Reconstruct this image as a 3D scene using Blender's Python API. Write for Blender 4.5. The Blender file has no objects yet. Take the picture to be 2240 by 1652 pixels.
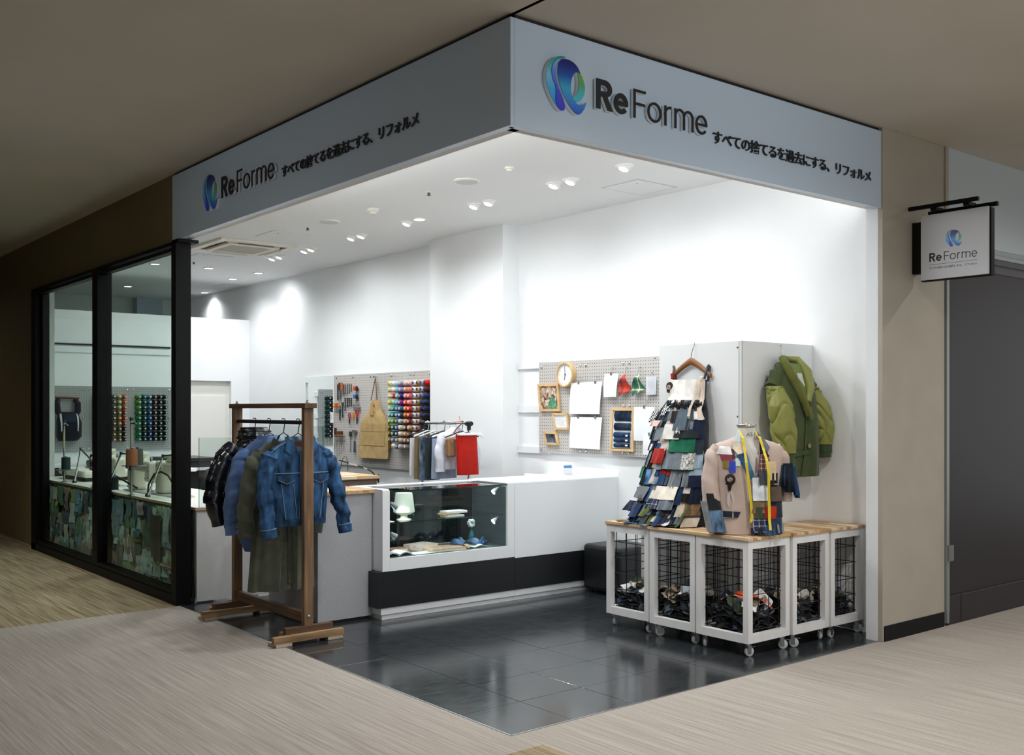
import bpy, bmesh, math, random
from mathutils import Vector, Matrix
from mathutils.geometry import tessellate_polygon
random.seed(7)
SC = bpy.context.scene
COL = SC.collection
PI = math.pi

# ---------------------------------------------------------------- camera, world, exposure
cam_d = bpy.data.cameras.new('camera')
cam = bpy.data.objects.new('camera', cam_d)
COL.objects.link(cam)
cam.location = (-2.9673, -3.6709, 1.5)
cam.rotation_euler = (PI / 2, 0, math.radians(-39.0))
cam_d.sensor_width = 36
cam_d.lens = 36.112
cam_d.shift_y = 0.03125
cam_d.clip_start = 0.05
SC.camera = cam
SC.view_settings.view_transform = 'Standard'
SC.view_settings.look = 'None'
SC.view_settings.gamma = 1
SC.view_settings.use_curve_mapping = False
SC.view_settings.exposure = 0.0
wd = bpy.data.worlds.new('world')
SC.world = wd
wd.use_nodes = True
wd.node_tree.nodes['Background'].inputs[0].default_value = (0.9, 0.9, 0.9, 1)
wd.node_tree.nodes['Background'].inputs[1].default_value = 0.68

def spot(name, loc, target, watts, size=120, blend=1.0, rad=0.05, col=(1, 1, 1)):
    d = bpy.data.lights.new(name, 'SPOT')
    d.energy = watts; d.spot_size = math.radians(size); d.spot_blend = blend
    d.shadow_soft_size = rad; d.color = col
    o = bpy.data.objects.new(name, d); COL.objects.link(o)
    o.location = loc
    o.rotation_euler = (Vector(target) - Vector(loc)).to_track_quat('-Z', 'Y').to_euler()
    return o

# shop downlights (x, y, tilt in x, tilt in y): the fittings are built further down at the same spots
DOWN = [(2.27, 2.28, .3, -.1), (2.28, 2.10, -.25, -.3), (2.28, 1.53, .2, -.2), (2.28, 3.32, .35, .1), (2.29, 3.13, -.2, -.45),
        (2.28, 4.36, .1, -.1), (2.29, 4.17, -.2, -.2), (2.30, 5.41, .35, .1), (2.31, 5.23, -.3, 0), (2.33, 6.47, .4, .1),
        (2.33, 6.31, -.3, .1), (2.31, 7.21, .1, .2), (2.31, 7.03, -.2, .1), (2.09, 8.51, 0, .5), (2.76, 9.33, 0, .05),
        (2.77, 8.56, .35, .2), (3.1, 11.1, 0, 0), (1.45, 8.57, 0, .45), (1.95, 11.03, 0, 0), (0.75, 2.2, 0, 0), (0.75, 4.6, 0, .1), (0.7, 6.6, 0, .2),
        (0.9, 0.9, .1, .1)]
for i, (x, y, tx, ty) in enumerate(DOWN):
    w = (90 if y < 4.8 else 100) if y < 8 else 44
    spot('downlight_lamp', (x, y, 3.225), (x + tx * 3, y + ty * 3, 0), w, 150, 1.0, .06, (0.955, 0.985, 1.0))
# corridor downlights (warm)
for x, y, w in [(-.5, -1.7, 165), (1.6, -1.6, 150), (4.6, -1.5, 112), (-1.5, 2.2, 34), (-2.1, 6.0, 60), (-3.8, -3.0, 55), (0.6, -4.2, 150), (-1.6, 10.0, 20), (7.5, -1.4, 90), (3.6, -4.0, 90)]:
    spot('corridor_lamp', (x, y, 3.28), (x, y, 0), w, 165, 1.0, .08, (1.0, 0.985, 0.96))

for yy in (4.9, 6.9): spot('swatch_fill', (-1.7, yy, 3.27), (0.1, yy + .1, .35), 75, 64, 1., .1, (1., .99, .96))  # added spots without fittings, brightening the swatches behind the glass
spot('fascia_fill', (1.2, -3.6, 3.27), (1.1, 0, 3.0), 150, 75, 1., .45, (.95, .98, 1.))  # added fill without a fitting, lifts the right fascia
spot('fascia_fill', (-3.4, 3.2, 3.27), (0, 2.4, 3.0), 52, 80, 1., .4, (.9, .96, 1.))  # extra unseen spot that brightens the left fascia
# unseen fill strips added behind the fascia to brighten the shop ceiling
for loc, sx, aim, pw in (((.16, 2.0, 2.93), 3.6, (1., 0, .55), 26), ((1.65, .16, 2.93), 2.9, (0, 1., .55), 9)):
    d = bpy.data.lights.new('cove_strip', 'AREA'); d.shape = 'RECTANGLE'; d.size = sx; d.size_y = .05; d.energy = pw; d.color = (.96, .985, 1.)
    o = bpy.data.objects.new('cove_strip', d); COL.objects.link(o); o.location = loc
    z = -Vector(aim).normalized(); x = Vector((0, 1, 0)) if aim[0] else Vector((1, 0, 0)); y = z.cross(x)
    o.rotation_euler = Matrix((x, y, z)).transposed().to_euler()

# ---------------------------------------------------------------- helpers
def s2l(c):
    return c / 12.92 if c <= .04045 else ((c + .055) / 1.055) ** 2.4
def col(h):
    h = h.lstrip('#')
    return tuple(s2l(int(h[i:i + 2], 16) / 255) for i in (0, 2, 4)) + (1,)
_MC = {}
def nt_new(name):
    m = bpy.data.materials.new(name); m.use_nodes = True
    nt = m.node_tree
    return m, nt, nt.nodes['Principled BSDF']
def mat(h, rough=.5, metal=0., name=None, var=0., vscale=8., bump=0., bscale=120., stretch=None, spec=.5, coat=0., sheen=0.):
    key = (h, rough, metal, name, var, vscale, bump, bscale, stretch, spec, coat, sheen)
    if key in _MC: return _MC[key]
    m, nt, p = nt_new(name or 'paint')
    c = col(h)
    p.inputs['Base Color'].default_value = c
    p.inputs['Roughness'].default_value = rough
    p.inputs['Metallic'].default_value = metal
    p.inputs['Specular IOR Level'].default_value = spec
    p.inputs['Coat Weight'].default_value = coat
    p.inputs['Sheen Weight'].default_value = sheen
    m.diffuse_color = c
    if var or bump:
        tc = nt.nodes.new('ShaderNodeTexCoord'); mp = nt.nodes.new('ShaderNodeMapping')
        nt.links.new(tc.outputs['Object'], mp.inputs[0])
        if stretch: mp.inputs['Scale'].default_value = stretch
    if var:
        n = nt.nodes.new('ShaderNodeTexNoise'); n.inputs['Scale'].default_value = vscale; n.inputs['Detail'].default_value = 6
        nt.links.new(mp.outputs[0], n.inputs['Vector'])
        r = nt.nodes.new('ShaderNodeValToRGB')
        r.color_ramp.elements[0].position = .3; r.color_ramp.elements[1].position = .7
        r.color_ramp.elements[0].color = tuple(max(0, x * (1 - var)) for x in c[:3]) + (1,)
        r.color_ramp.elements[1].color = tuple(min(1, x * (1 + var)) for x in c[:3]) + (1,)
        nt.links.new(n.outputs['Fac'], r.inputs[0]); nt.links.new(r.outputs[0], p.inputs['Base Color'])
    if bump:
        n2 = nt.nodes.new('ShaderNodeTexNoise'); n2.inputs['Scale'].default_value = bscale; n2.inputs['Detail'].default_value = 4
        nt.links.new(mp.outputs[0], n2.inputs['Vector'])
        b = nt.nodes.new('ShaderNodeBump'); b.inputs['Strength'].default_value = bump; b.inputs['Distance'].default_value = .004
        nt.links.new(n2.outputs['Fac'], b.inputs['Height']); nt.links.new(b.outputs[0], p.inputs['Normal'])
    _MC[key] = m
    return m
def fab(h, var=.22, rough=.85):
    return mat(h, rough, 0, 'fabric', var, 14., .35, 260., spec=.2, sheen=.15)
def denim(h):
    return mat(h, .85, 0, 'denim', .85, 13., .5, 320., stretch=(1.6, 1.6, .7), spec=.2)
def wood(h, var=.4, axis=(1, 1, .06), rough=.55, sc=26.):
    return mat(h, rough, 0, 'wood', var, sc, .15, 60., stretch=axis)
def emit(h, s):
    key = ('e', h, s)
    if key in _MC: return _MC[key]
    m, nt, p = nt_new('lamp_glow')
    p.inputs['Base Color'].default_value = col(h)
    p.inputs['Emission Color'].default_value = col(h); p.inputs['Emission Strength'].default_value = s
    _MC[key] = m; return m
def glassm(tint, refl=.7, name='glass'):
    key = ('g', tint, refl)
    if key in _MC: return _MC[key]
    m = bpy.data.materials.new(name); m.use_nodes = True; nt = m.node_tree; nt.nodes.clear()
    o = nt.nodes.new('ShaderNodeOutputMaterial'); mx = nt.nodes.new('ShaderNodeMixShader')
    t = nt.nodes.new('ShaderNodeBsdfTransparent'); t.inputs[0].default_value = col(tint)
    g = nt.nodes.new('ShaderNodeBsdfGlossy'); g.inputs['Roughness'].default_value = .01
    f = nt.nodes.new('ShaderNodeFresnel'); f.inputs[0].default_value = 1.45
    k = nt.nodes.new('ShaderNodeMath'); k.operation = 'MULTIPLY'; k.inputs[1].default_value = refl
    ge = nt.nodes.new('ShaderNodeNewGeometry'); iv = nt.nodes.new('ShaderNodeMath'); iv.operation = 'SUBTRACT'; iv.inputs[0].default_value = 1
    k2 = nt.nodes.new('ShaderNodeMath'); k2.operation = 'MULTIPLY'
    nt.links.new(ge.outputs['Backfacing'], iv.inputs[1]); nt.links.new(f.outputs[0], k.inputs[0]); nt.links.new(k.outputs[0], k2.inputs[0]); nt.links.new(iv.outputs[0], k2.inputs[1])
    nt.links.new(k2.outputs[0], mx.inputs[0])
    nt.links.new(t.outputs[0], mx.inputs[1]); nt.links.new(g.outputs[0], mx.inputs[2]); nt.links.new(mx.outputs[0], o.inputs[0])
    _MC[key] = m; return m

class B:
    def __init__(s): s.v = []; s.f = []; s.sm = []; s.mi = []; s.cm = 0
    def add(s, vs, fs, smooth=False):
        o = len(s.v); s.v += [tuple(v) for v in vs]
        s.f += [tuple(i + o for i in f) for f in fs]
        s.sm += [smooth] * len(fs); s.mi += [s.cm] * len(fs); return s
    def box(s, a, b):
        x0, y0, z0 = (min(a[i], b[i]) for i in range(3)); x1, y1, z1 = (max(a[i], b[i]) for i in range(3))
        return s.add([(x0, y0, z0), (x1, y0, z0), (x1, y1, z0), (x0, y1, z0), (x0, y0, z1), (x1, y0, z1), (x1, y1, z1), (x0, y1, z1)],
              [(0, 3, 2, 1), (4, 5, 6, 7), (0, 1, 5, 4), (1, 2, 6, 5), (2, 3, 7, 6), (3, 0, 4, 7)])
    def obox(s, c, ax, ay, az):
        c, ax, ay, az = map(Vector, (c, ax, ay, az))
        vs = [c + i * ax + j * ay + k * az for k in (-1, 1) for j in (-1, 1) for i in (-1, 1)]
        return s.add(vs, [(0, 2, 3, 1), (4, 5, 7, 6), (0, 1, 5, 4), (1, 3, 7, 5), (3, 2, 6, 7), (2, 0, 4, 6)])
    def bar(s, p, q, w, t, up=(0, 0, 1)):
        p, q = Vector(p), Vector(q); d = (q - p); L = d.length; d.normalize()
        sx = d.cross(Vector(up))
        if sx.length < 1e-4: sx = d.cross(Vector((1, 0, 0)))
        sx.normalize(); u = sx.cross(d)
        return s.obox((p + q) / 2, d * L / 2, sx * w / 2, u * t / 2)
    def tube(s, pts, r, n=8, caps=True, closed=False):
        pts = [Vector(p) for p in pts]; m = len(pts)
        rs = r if isinstance(r, (list, tuple)) else [r] * m
        rings = []; up = None
        for i, p in enumerate(pts):
            if closed: d = pts[(i + 1) % m] - pts[i - 1]
            else: d = pts[min(i + 1, m - 1)] - pts[max(i - 1, 0)]
            d.normalize()
            if up is None:
                up = Vector((0, 0, 1)) if abs(d.z) < .9 else Vector((1, 0, 0))
            a = d.cross(up)
            if a.length < 1e-5: a = d.cross(Vector((0, 1, 0)))
            a.normalize(); b = a.cross(d); up = b
            rings.append([p + (a * math.cos(2 * PI * k / n) + b * math.sin(2 * PI * k / n)) * rs[i] for k in range(n)])
        return s.loft(rings, caps and not closed, closed)
    def loft(s, rings, caps=True, wrap=False, smooth=True):
        n = len(rings[0]); vs = [v for r in rings for v in r]; fs = []
        m = len(rings)
        for i in range(m if wrap else m - 1):
            j = (i + 1) % m
            for k in range(n):
                l = (k + 1) % n
                fs.append((i * n + k, i * n + l, j * n + l, j * n + k))
        s.add(vs, fs, smooth)
        if caps:
            o = len(s.v) - len(vs)
            s.f += [tuple(o + k for k in reversed(range(n))), tuple(o + (m - 1) * n + k for k in range(n))]
            s.sm += [False] * 2; s.mi += [s.cm] * 2
        return s
    def lathe(s, prof, c, axis=(0, 0, 1), n=20, caps=True):
        c = Vector(c); ax = Vector(axis).normalized()
        a = ax.orthogonal().normalized(); b = ax.cross(a)
        return s.loft([[c + ax * h + (a * math.cos(2 * PI * k / n) + b * math.sin(2 * PI * k / n)) * max(r, 1e-4) for k in range(n)] for r, h in prof], caps)
    def ext(s, pts, vec):
        pts = [Vector(p) for p in pts]; v = Vector(vec); n = len(pts)
        t = tessellate_polygon([pts])
        nn = Vector((0, 0, 0))
        for i in range(n): nn += pts[i].cross(pts[(i + 1) % n])
        fs = []
        for tri in t:
            a, b, c = (pts[i] for i in tri)
            tt = tri if (b - a).cross(c - a).dot(v) < 0 else (tri[0], tri[2], tri[1])
            fs.append(tuple(tt)); fs.append(tuple(i + n for i in reversed(tt)))
        for i in range(n):
            j = (i + 1) % n
            fs.append((i, j, j + n, i + n) if nn.dot(v) < 0 else (j, i, i + n, j + n))
        return s.add(pts + [p + v for p in pts], fs)
    def grid(s, fn, nu, nv, th=(0, 0, 0), smooth=True):
        th = Vector(th); A = [Vector(fn(i / nu, j / nv)) for j in range(nv + 1) for i in range(nu + 1)]
        n = len(A); w = nu + 1; fs = []
        for j in range(nv):
            for i in range(nu):
                a = j * w + i; fs.append((a, a + 1, a + 1 + w, a + w))
        if th.length:
            fs += [tuple(n + k for k in reversed(f)) for f in fs[:]]
            rim = [i for i in range(nu)] + [nu + j * w for j in range(nv)] + [nv * w + nu - i for i in range(nu)] + [(nv - j) * w for j in range(nv)]
            for k in range(len(rim)):
                a, b = rim[k], rim[(k + 1) % len(rim)]
                fs.append((b, a, a + n, b + n))
            A = A + [p + th for p in A]
        return s.add(A, fs, smooth)
    def build(s, name, m, parent=None, world=True, bevel=0., kind=None, sub=0, solid=0.):
        me = bpy.data.meshes.new(name)
        off = Vector((0, 0, 0))
        if parent is not None and world:
            r = parent
            while r.parent: r = r.parent
            off = r.location
        me.from_pydata([tuple(Vector(v) - off) for v in s.v], [], s.f)
        ms = m if isinstance(m, (list, tuple)) else [m]
        for x in ms: me.materials.append(x)
        me.polygons.foreach_set('use_smooth', s.sm)
        me.polygons.foreach_set('material_index', s.mi)
        me.update()
        if any(s.sm): me.set_sharp_from_angle(angle=math.radians(50))
        o = bpy.data.objects.new(name, me); COL.objects.link(o)
        if parent is not None: o.parent = parent
        if solid:
            md = o.modifiers.new('solid', 'SOLIDIFY'); md.thickness = solid
        if sub:
            md = o.modifiers.new('sub', 'SUBSURF'); md.levels = sub; md.render_levels = sub
        if bevel:
            md = o.modifiers.new('bevel', 'BEVEL'); md.width = bevel; md.segments = 2; md.limit_method = 'ANGLE'; md.angle_limit = math.radians(40)
        if kind: o['kind'] = kind
        return o
def tag(o, label, cat, group=None, kind=None):
    o['label'] = label; o['category'] = cat
    if group: o['group'] = group
    if kind: o['kind'] = kind
    return o
def thing(name, label, cat, loc=(0, 0, 0), rz=0., group=None):
    o = bpy.data.objects.new(name, None); COL.objects.link(o)
    o.empty_display_size = .1
    o.location = loc; o.rotation_euler = (0, 0, rz)
    return tag(o, label, cat, group)
def struct(o, label):
    o['kind'] = 'structure'; o['label'] = label; o['category'] = o.name.split('_')[0].split('.')[0]
    return o
def dup(root, loc, rz=None, label=None, group=None):
    r = root.copy(); COL.objects.link(r); r.location = loc
    if rz is not None: r.rotation_euler = (0, 0, rz)
    if label: r['label'] = label
    if group: r['group'] = group
    for c in list(root.children):
        cc = c.copy(); COL.objects.link(cc); cc.parent = r
        for g in list(c.children):
            gg = g.copy(); COL.objects.link(gg); gg.parent = cc
    return r
def lerp(a, b, t): return a + (b - a) * t

# shared materials
WHITE = mat('#f1f3f4', .6, name='white_wall', var=.012, vscale=3, bump=.03, bscale=300)
CEIL = mat('#f0f0ef', .8, name='white_ceiling')
GLOSSW = mat('#eceff1', .28, name='white_laminate')
BEIGE = mat('#aca597', .55, name='beige_panel', var=.05, vscale=4, bump=.05, bscale=200)
TAUPE = mat('#c9c1b3', .75, name='taupe_ceiling', var=.03, vscale=2)
BLACK = mat('#090b0d', .5, spec=.2, name='black_frame')
BLK = mat('#101113', .5, name='black_plastic')
CHROME = mat('#d7dadd', .15, 1., name='chrome')
STEEL = mat('#9ea3a6', .35, 1., name='steel')
LAMIN = mat('#15181b', .42, name='dark_laminate', var=.25, vscale=20, stretch=(.05, 1, 1))
# ---------------------------------------------------------------- setting
def carpet(name, c1, c2, sc):
    m, nt, p = nt_new(name)
    tc = nt.nodes.new('ShaderNodeTexCoord'); mp = nt.nodes.new('ShaderNodeMapping')
    nt.links.new(tc.outputs['Object'], mp.inputs[0]); mp.inputs['Scale'].default_value = (sc, 1.3, 1)
    n = nt.nodes.new('ShaderNodeTexNoise'); n.inputs['Scale'].default_value = 1.; n.inputs['Detail'].default_value = 4; n.inputs['Roughness'].default_value = .7
    nt.links.new(mp.outputs[0], n.inputs['Vector'])
    n2 = nt.nodes.new('ShaderNodeTexNoise'); n2.inputs['Scale'].default_value = 190.; n2.inputs['Detail'].default_value = 2
    nt.links.new(tc.outputs['Object'], n2.inputs['Vector'])
    a = nt.nodes.new('ShaderNodeMath'); a.operation = 'MULTIPLY_ADD'; a.inputs[1].default_value = .35
    nt.links.new(n2.outputs['Fac'], a.inputs[0]); nt.links.new(n.outputs['Fac'], a.inputs[2])
    r = nt.nodes.new('ShaderNodeValToRGB'); r.color_ramp.elements[0].position = .45; r.color_ramp.elements[1].position = .9
    r.color_ramp.elements[0].color = col(c1); r.color_ramp.elements[1].color = col(c2)
    nt.links.new(a.outputs[0], r.inputs[0]); nt.links.new(r.outputs[0], p.inputs['Base Color'])
    b = nt.nodes.new('ShaderNodeBump'); b.inputs['Strength'].default_value = .5; b.inputs['Distance'].default_value = .006
    nt.links.new(a.outputs[0], b.inputs['Height']); nt.links.new(b.outputs[0], p.inputs['Normal'])
    p.inputs['Roughness'].default_value = .95; p.inputs['Specular IOR Level'].default_value = .1
    return m
CARPET = carpet('grey_carpet', '#8f8880', '#b8b0a7', 75.)
CARPET2 = carpet('brown_carpet', '#66573f', '#b8a98c', 48.)
b = B().box((-9, -9, -.05), (0, 4.004, 0)).box((0, -9, -.05), (12, 0, 0))
struct(b.build('floor', CARPET), 'grey beige corridor carpet with fine lengthwise streaks')
struct(B().box((-9, 4.004, -.05), (0, 18, 0)).build('floor', CARPET2), 'browner streaked carpet along the shop window')
struct(B().box((-.46, -.62, 0), (.033, -.193, .003)).build('floor', CARPET2), 'single brown carpet tile in front of the shop corner')
# dark vinyl tiles of the shop
fl = B().box((0.0, 0.0, -.06), (3.25, 14, -.003)).build('floor', mat('#0b0d0f', .6, name='joint'))
struct(fl, 'dark slate tile floor of the shop')
m, nt, p = nt_new('slate_tile')
tc = nt.nodes.new('ShaderNodeTexCoord'); mp = nt.nodes.new('ShaderNodeMapping'); mp.inputs['Scale'].default_value = (3, 22, 1)
n = nt.nodes.new('ShaderNodeTexNoise'); n.inputs['Scale'].default_value = 2.2; n.inputs['Detail'].default_value = 8
r = nt.nodes.new('ShaderNodeValToRGB'); r.color_ramp.elements[0].position = .35; r.color_ramp.elements[1].position = .75
r.color_ramp.elements[0].color = col('#24272a'); r.color_ramp.elements[1].color = col('#383c3f')
nt.links.new(tc.outputs['Object'], mp.inputs[0]); nt.links.new(mp.outputs[0], n.inputs['Vector']); nt.links.new(n.outputs['Fac'], r.inputs[0])
nt.links.new(r.outputs[0], p.inputs['Base Color'])
r2 = nt.nodes.new('ShaderNodeMapRange'); r2.inputs[3].default_value = .10; r2.inputs[4].default_value = .22; p.inputs['Specular IOR Level'].default_value = .85
nt.links.new(n.outputs['Fac'], r2.inputs[0]); nt.links.new(r2.outputs[0], p.inputs['Roughness'])
SLATE = m
xs = [0] + [.385 + .427 * k for k in range(7)] + [3.25]
ys = [.405 * k for k in range(12)]
cache = {}
for i in range(len(xs) - 1):
    for j in range(len(ys) - 1):
        w = round(xs[i + 1] - xs[i], 4)
        if w not in cache:
            o = B().box((0.0012, 0.0012, -.004), (w - .0012, .405 - .0012, 0)).build('floor_tile', SLATE, fl, bevel=.0008)
            cache[w] = o
        else:
            o = cache[w].copy(); COL.objects.link(o)
        o.location = (xs[i], ys[j], random.uniform(-.0004, .0004))
B().box((0, 4.455, -.005), (3.25, 13, 0)).build('floor_tile', SLATE, fl, kind='stuff')
B().box((-.004, 0, -.01), (.004, 4.03, .0025)).box((0, -.004, -.01), (3.055, .004, .0025)).build('edge_strip', STEEL, fl)

# corridor ceiling and shop ceiling
struct(B().box((-9, -9, 3.32), (.02, 18, 3.4)).box((0, -9, 3.32), (12, .02, 3.4)).build('ceiling', TAUPE), 'taupe corridor ceiling')
struct(B().box((0.02, 0.02, 3.245), (3.35, 14, 3.3)).build('ceiling', CEIL), 'white ceiling inside the shop')
struct(B().box((-7.2, -9, 0), (-7, 18, 3.4)).build('wall_far', mat('#2f2a24', .8, name='far_wall')), 'dark corridor wall opposite the window side')
struct(B().box((-7, 18, 0), (0, 18.2, 3.4)).build('wall_end', BEIGE), 'beige end wall of the corridor')
# fascia
FAS = mat('#c2d4e6', .3, name='fascia_panel')
f = B().box((-.02, -.02, 2.8), (.005, 4.128, 3.297)).box((0, -.02, 2.8), (3.16, .005, 3.297)).build('trim_1', FAS, bevel=.002)
struct(f, 'white corner fascia over the shop opening')
B().box((.005, .005, 2.815), (.105, 4.1, 3.245)).box((.005, .005, 2.815), (3.25, .105, 3.245)).build('bulkhead', mat('#d9d6d2', .6, name='soffit'), f)
B().box((.005, .0052, 2.803), (.03, 4.1, 2.812)).box((.005, .005, 2.803), (3.1, .03, 2.812)).build('lip', FAS, f)
B().box((.0, .0, 3.297), (.02, 4.12, 3.32)).box((0, 0, 3.297), (3.15, .02, 3.32)).build('shadow_gap', BLK, f)  # black strip stands in for the shade between fascia and ceiling
# shop walls
struct(B().box((3.25, .0, 0), (3.4, 14, 3.3)).build('wall_right', WHITE), 'long white shop wall carrying the pegboards')
struct(B().box((3.055, 3.903, 0), (3.25, 5.11, 3.245)).build('wall_pier', WHITE), 'white pier standing out of the long shop wall')
# pillar on the right
struct(B().box((3.055, .004, 0), (3.25, .09, 2.815)).build('wall_reveal', mat('#e9eef1', .45, name='reveal')), 'white reveal at the right end of the opening')
struct(B().box((3.055, -.03, 0), (3.835, .004, 3.32)).box((3.26, .004, 0), (3.835, .4, 3.32)).build('wall_pillar', BEIGE, bevel=.003), 'beige pillar to the right of the opening')
struct(B().box((3.07, -.036, 0), (3.82, -.03, .1)).build('baseboard_pillar', BLACK), 'black baseboard of the beige pillar')
# shuttered neighbour
DARK = mat('#1b181d', .35, name='dark_shutter', var=.1, vscale=2)
nb = B().box((3.88, -.02, .0), (9, .05, 2.54)).build('wall_neighbour', DARK)
struct(nb, 'dark closed shopfront panel beyond the pillar')
B().box((3.87, -.035, .0), (4.05, -.02, .2)).box((4.056, -.035, 0), (9, -.02, .2)).build('plinth', mat('#241f27', .3, name='plinth'), nb, bevel=.004)
B().box((3.84, -.045, 0.02), (3.87, 0, 2.55)).build('jamb', mat('#9fa7aa', .3, .6, name='aluminium'), nb)
B().box((3.845, -.06, .45), (3.905, -.03, .56)).box((3.86, -.04, .1), (3.885, -.03, .45)).build('latch', STEEL, nb)
B().box((3.87, -.03, 2.5), (9, .02, 2.56)).box((3.87, -.05, 2.56), (9, .02, 2.6)).build('head_rail', mat('#59595f', .3, .5, name='dark_aluminium'), nb)
B().box((3.87, -.06, 2.6), (9, .02, 2.625)).box((3.87, -.035, 2.64), (9, .02, 2.672)).build('head_trim', mat('#aab4b6', .3, .4, name='pale_aluminium'), nb)
struct(B().box((3.87, -.03, 2.675), (9, .05, 3.32)).build('trim_2', mat('#c3cfd6', .4, name='neighbour_fascia')), 'pale blue white fascia above the dark shopfront')
struct(B().box((3.83, -.04, 2.6), (3.87, 0, 3.32)).build('trim_3', BEIGE), 'beige strip beside the pale fascia')
# left side: wall beyond the window and bulkhead above it
struct(B().box((0, 8.19, 0), (.12, 18, 3.32)).box((0, 4.128, 2.79), (.12, 8.19, 3.32)).build('wall_left', mat('#7a6c4a', .55, name='olive_wall', var=.06, vscale=5, bump=.05, bscale=150)), 'olive beige wall around the shop window')
struct(B().box((-.008, 8.19, 0), (0, 18, .02)).build('baseboard_left', mat('#b09c78', .5, name='skirting')), 'thin skirting below the olive wall')
# window
w1 = B().box((-.03, 4.03, 0), (.088, 4.11, 2.79)).box((-.03, 3.98, 2.775), (.13, 4.11, 2.8)).build('window_1', BLACK)
struct(w1, 'tall black framed shop window of two panes')
FR = mat('#070809', .5, spec=.2, name='frame_black')
def part(bb, name, m, par=w1, **k): return bb.build(name, m, par, world=False, **k)
part(B().box((-.03, 4.11, 0), (.04, 8.19, .075)).box((-.02, 4.11, .075), (.06, 8.19, .113)), 'sill', FR, bevel=.003)
part(B().box((-.03, 4.11, 2.765), (.04, 8.19, 2.79)).box((-.02, 4.11, 2.72), (.05, 8.19, 2.75)), 'head', FR, bevel=.003)
part(B().box((-.03, 5.93, .113), (.1, 6.08, 2.765)), 'mullion', FR, bevel=.004)
part(B().box((-.03, 8.02, 0), (.02, 8.19, 2.79)).box((.02, 7.93, .113), (.09, 8.19, 2.75)), 'jamb', FR, bevel=.004)
part(B().box((-.02, 4.11, .113), (.06, 4.15, 2.765)), 'jamb', FR)
WG = glassm('#e4ede8', .5, 'window_glass')
part(B().box((.016, 4.13, .1), (.022, 5.95, 2.74)), 'pane', WG)
part(B().box((.016, 6.06, .1), (.022, 8.05, 2.74)), 'pane', WG)
# far partition with door recess
PY = 9.88
dx0, dx1, dz = 2.30, 2.985, 1.895
struct(B().box((.0, PY, 0), (dx0, PY + .12, 2.755)).box((dx0, PY, dz), (dx1, PY + .12, 2.755)).box((dx1, PY, 0), (3.25, PY + .12, 2.755)).build('wall_back', WHITE), 'white partition at the back of the shop')
d1 = B().box((dx0, PY + .07, 0), (dx1, PY + .11, dz)).build('door_1', mat('#e3e2db', .5, name='door_white'))
struct(d1, 'flush off white door in the back partition')
B().box((dx0 + .09, PY + .062, .1), (dx1 - .06, PY + .07, dz - .2)).build('door_panel', mat('#e9e8e2', .5, name='door_white2'), d1, bevel=.003)
B().box((dx1 - .05, PY + .03, .92), (dx1 - .03, PY + .07, 1.04)).build('handle', STEEL, d1, bevel=.004)
struct(B().box((0, 12.6, 0), (2.55, 12.7, 3.3)).build('wall_rear', mat('#d0d6d0', .7, name='rear_wall')), 'grey green rear wall seen above the partition')
struct(B().box((2.55, 12.4, 0), (2.95, 12.6, 3.3)).build('trim_4', mat('#b9c6d2', .6, name='blue_grey')), 'blue grey post on the rear wall')
struct(B().box((2.95, 12.5, 0), (3.25, 12.6, 3.3)).build('wall_rear_end', WHITE), 'white end of the rear wall')
struct(B().box((.12, 8.62, 0), (.325, PY, 3.245)).build('wall_stub', mat('#d6dad9', .6, name='stub')), 'pale return wall inside the left end of the window')
# rails on the partition
rl = B().box((.2, PY - .03, 2.315), (2.12, PY, 2.335)).build('trim_5', BLK); struct(rl, 'black picture rail along the partition')
rl = B().box((.2, PY - .02, 2.22), (2.12, PY, 2.3)).build('trim_6', GLOSSW, bevel=.003); struct(rl, 'white batten below the black rail')
for z, n in ((1.69, 7), (1.37, 8), (1.08, 9)):
    struct(B().box((2.05, PY - .02, z), (2.2, PY, z + .07)).build('trim_%d' % n, GLOSSW, bevel=.003), 'short white batten beside the far pegboard')
for k, zz in enumerate((1.88, 1.47, 1.09)):
    struct(B().box((3.228, 3.45, zz), (3.25, 3.9, zz + .065)).build('trim_%d' % (10 + k), GLOSSW, bevel=.003), 'white wall batten left of the paper pegboard')

# ceiling fittings
RING = mat('#f4f4f2', .4, name='light_ring')
GLOW = emit('#ffffff', 9.)
GLOW2 = emit('#ffffff', 2.2)
def downlight(tilt):
    t = thing('downlight', '', 'ceiling light', (0, 0, 3.245), 0, 'downlights of the shop ceiling')
    B().lathe([(.066, 0), (.066, -.006), (.05, -.009), (.048, -.004), (.048, 0)], (0, 0, 0), n=24, caps=False).build('ring', RING, t, world=False)
    if tilt:
        ax = Vector((-.35, .1, -1)).normalized()
        B().lathe([(.047, -.03), (.047, .02), (.036, .026)], (0, 0, -.004), ax, 24).build('eyeball', RING, t, world=False)
        B().lathe([(.034, .024), (.034, .029)], (0, 0, -.004), ax, 20).build('lens', GLOW, t, world=False)
    else:
        B().lathe([(.047, -.006), (.047, -.002)], (0, 0, 0), n=20).build('lens', GLOW, t, world=False)
    return t
P1 = downlight(True); P2 = downlight(False)
u1 = u2 = False
names = ['near the pegboard of papers', 'over the table crates', 'nearest the right fascia', 'over the white counter', 'over the glass display', 'third pair, left', 'third pair, right', 'fourth pair, left', 'fourth pair, right',
         'fifth pair, left', 'fifth pair, right', 'sixth pair, left', 'sixth pair, right', 'single one beyond the air conditioner', 'in the far corner above the door', 'single one along the long wall',
         'behind the partition beside the long wall', 'seen through the right window pane', 'behind the partition seen through the window', 'over the clothes rack', 'over the sewing bench, near end', 'over the sewing bench, middle', 'just inside the shop corner']
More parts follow.
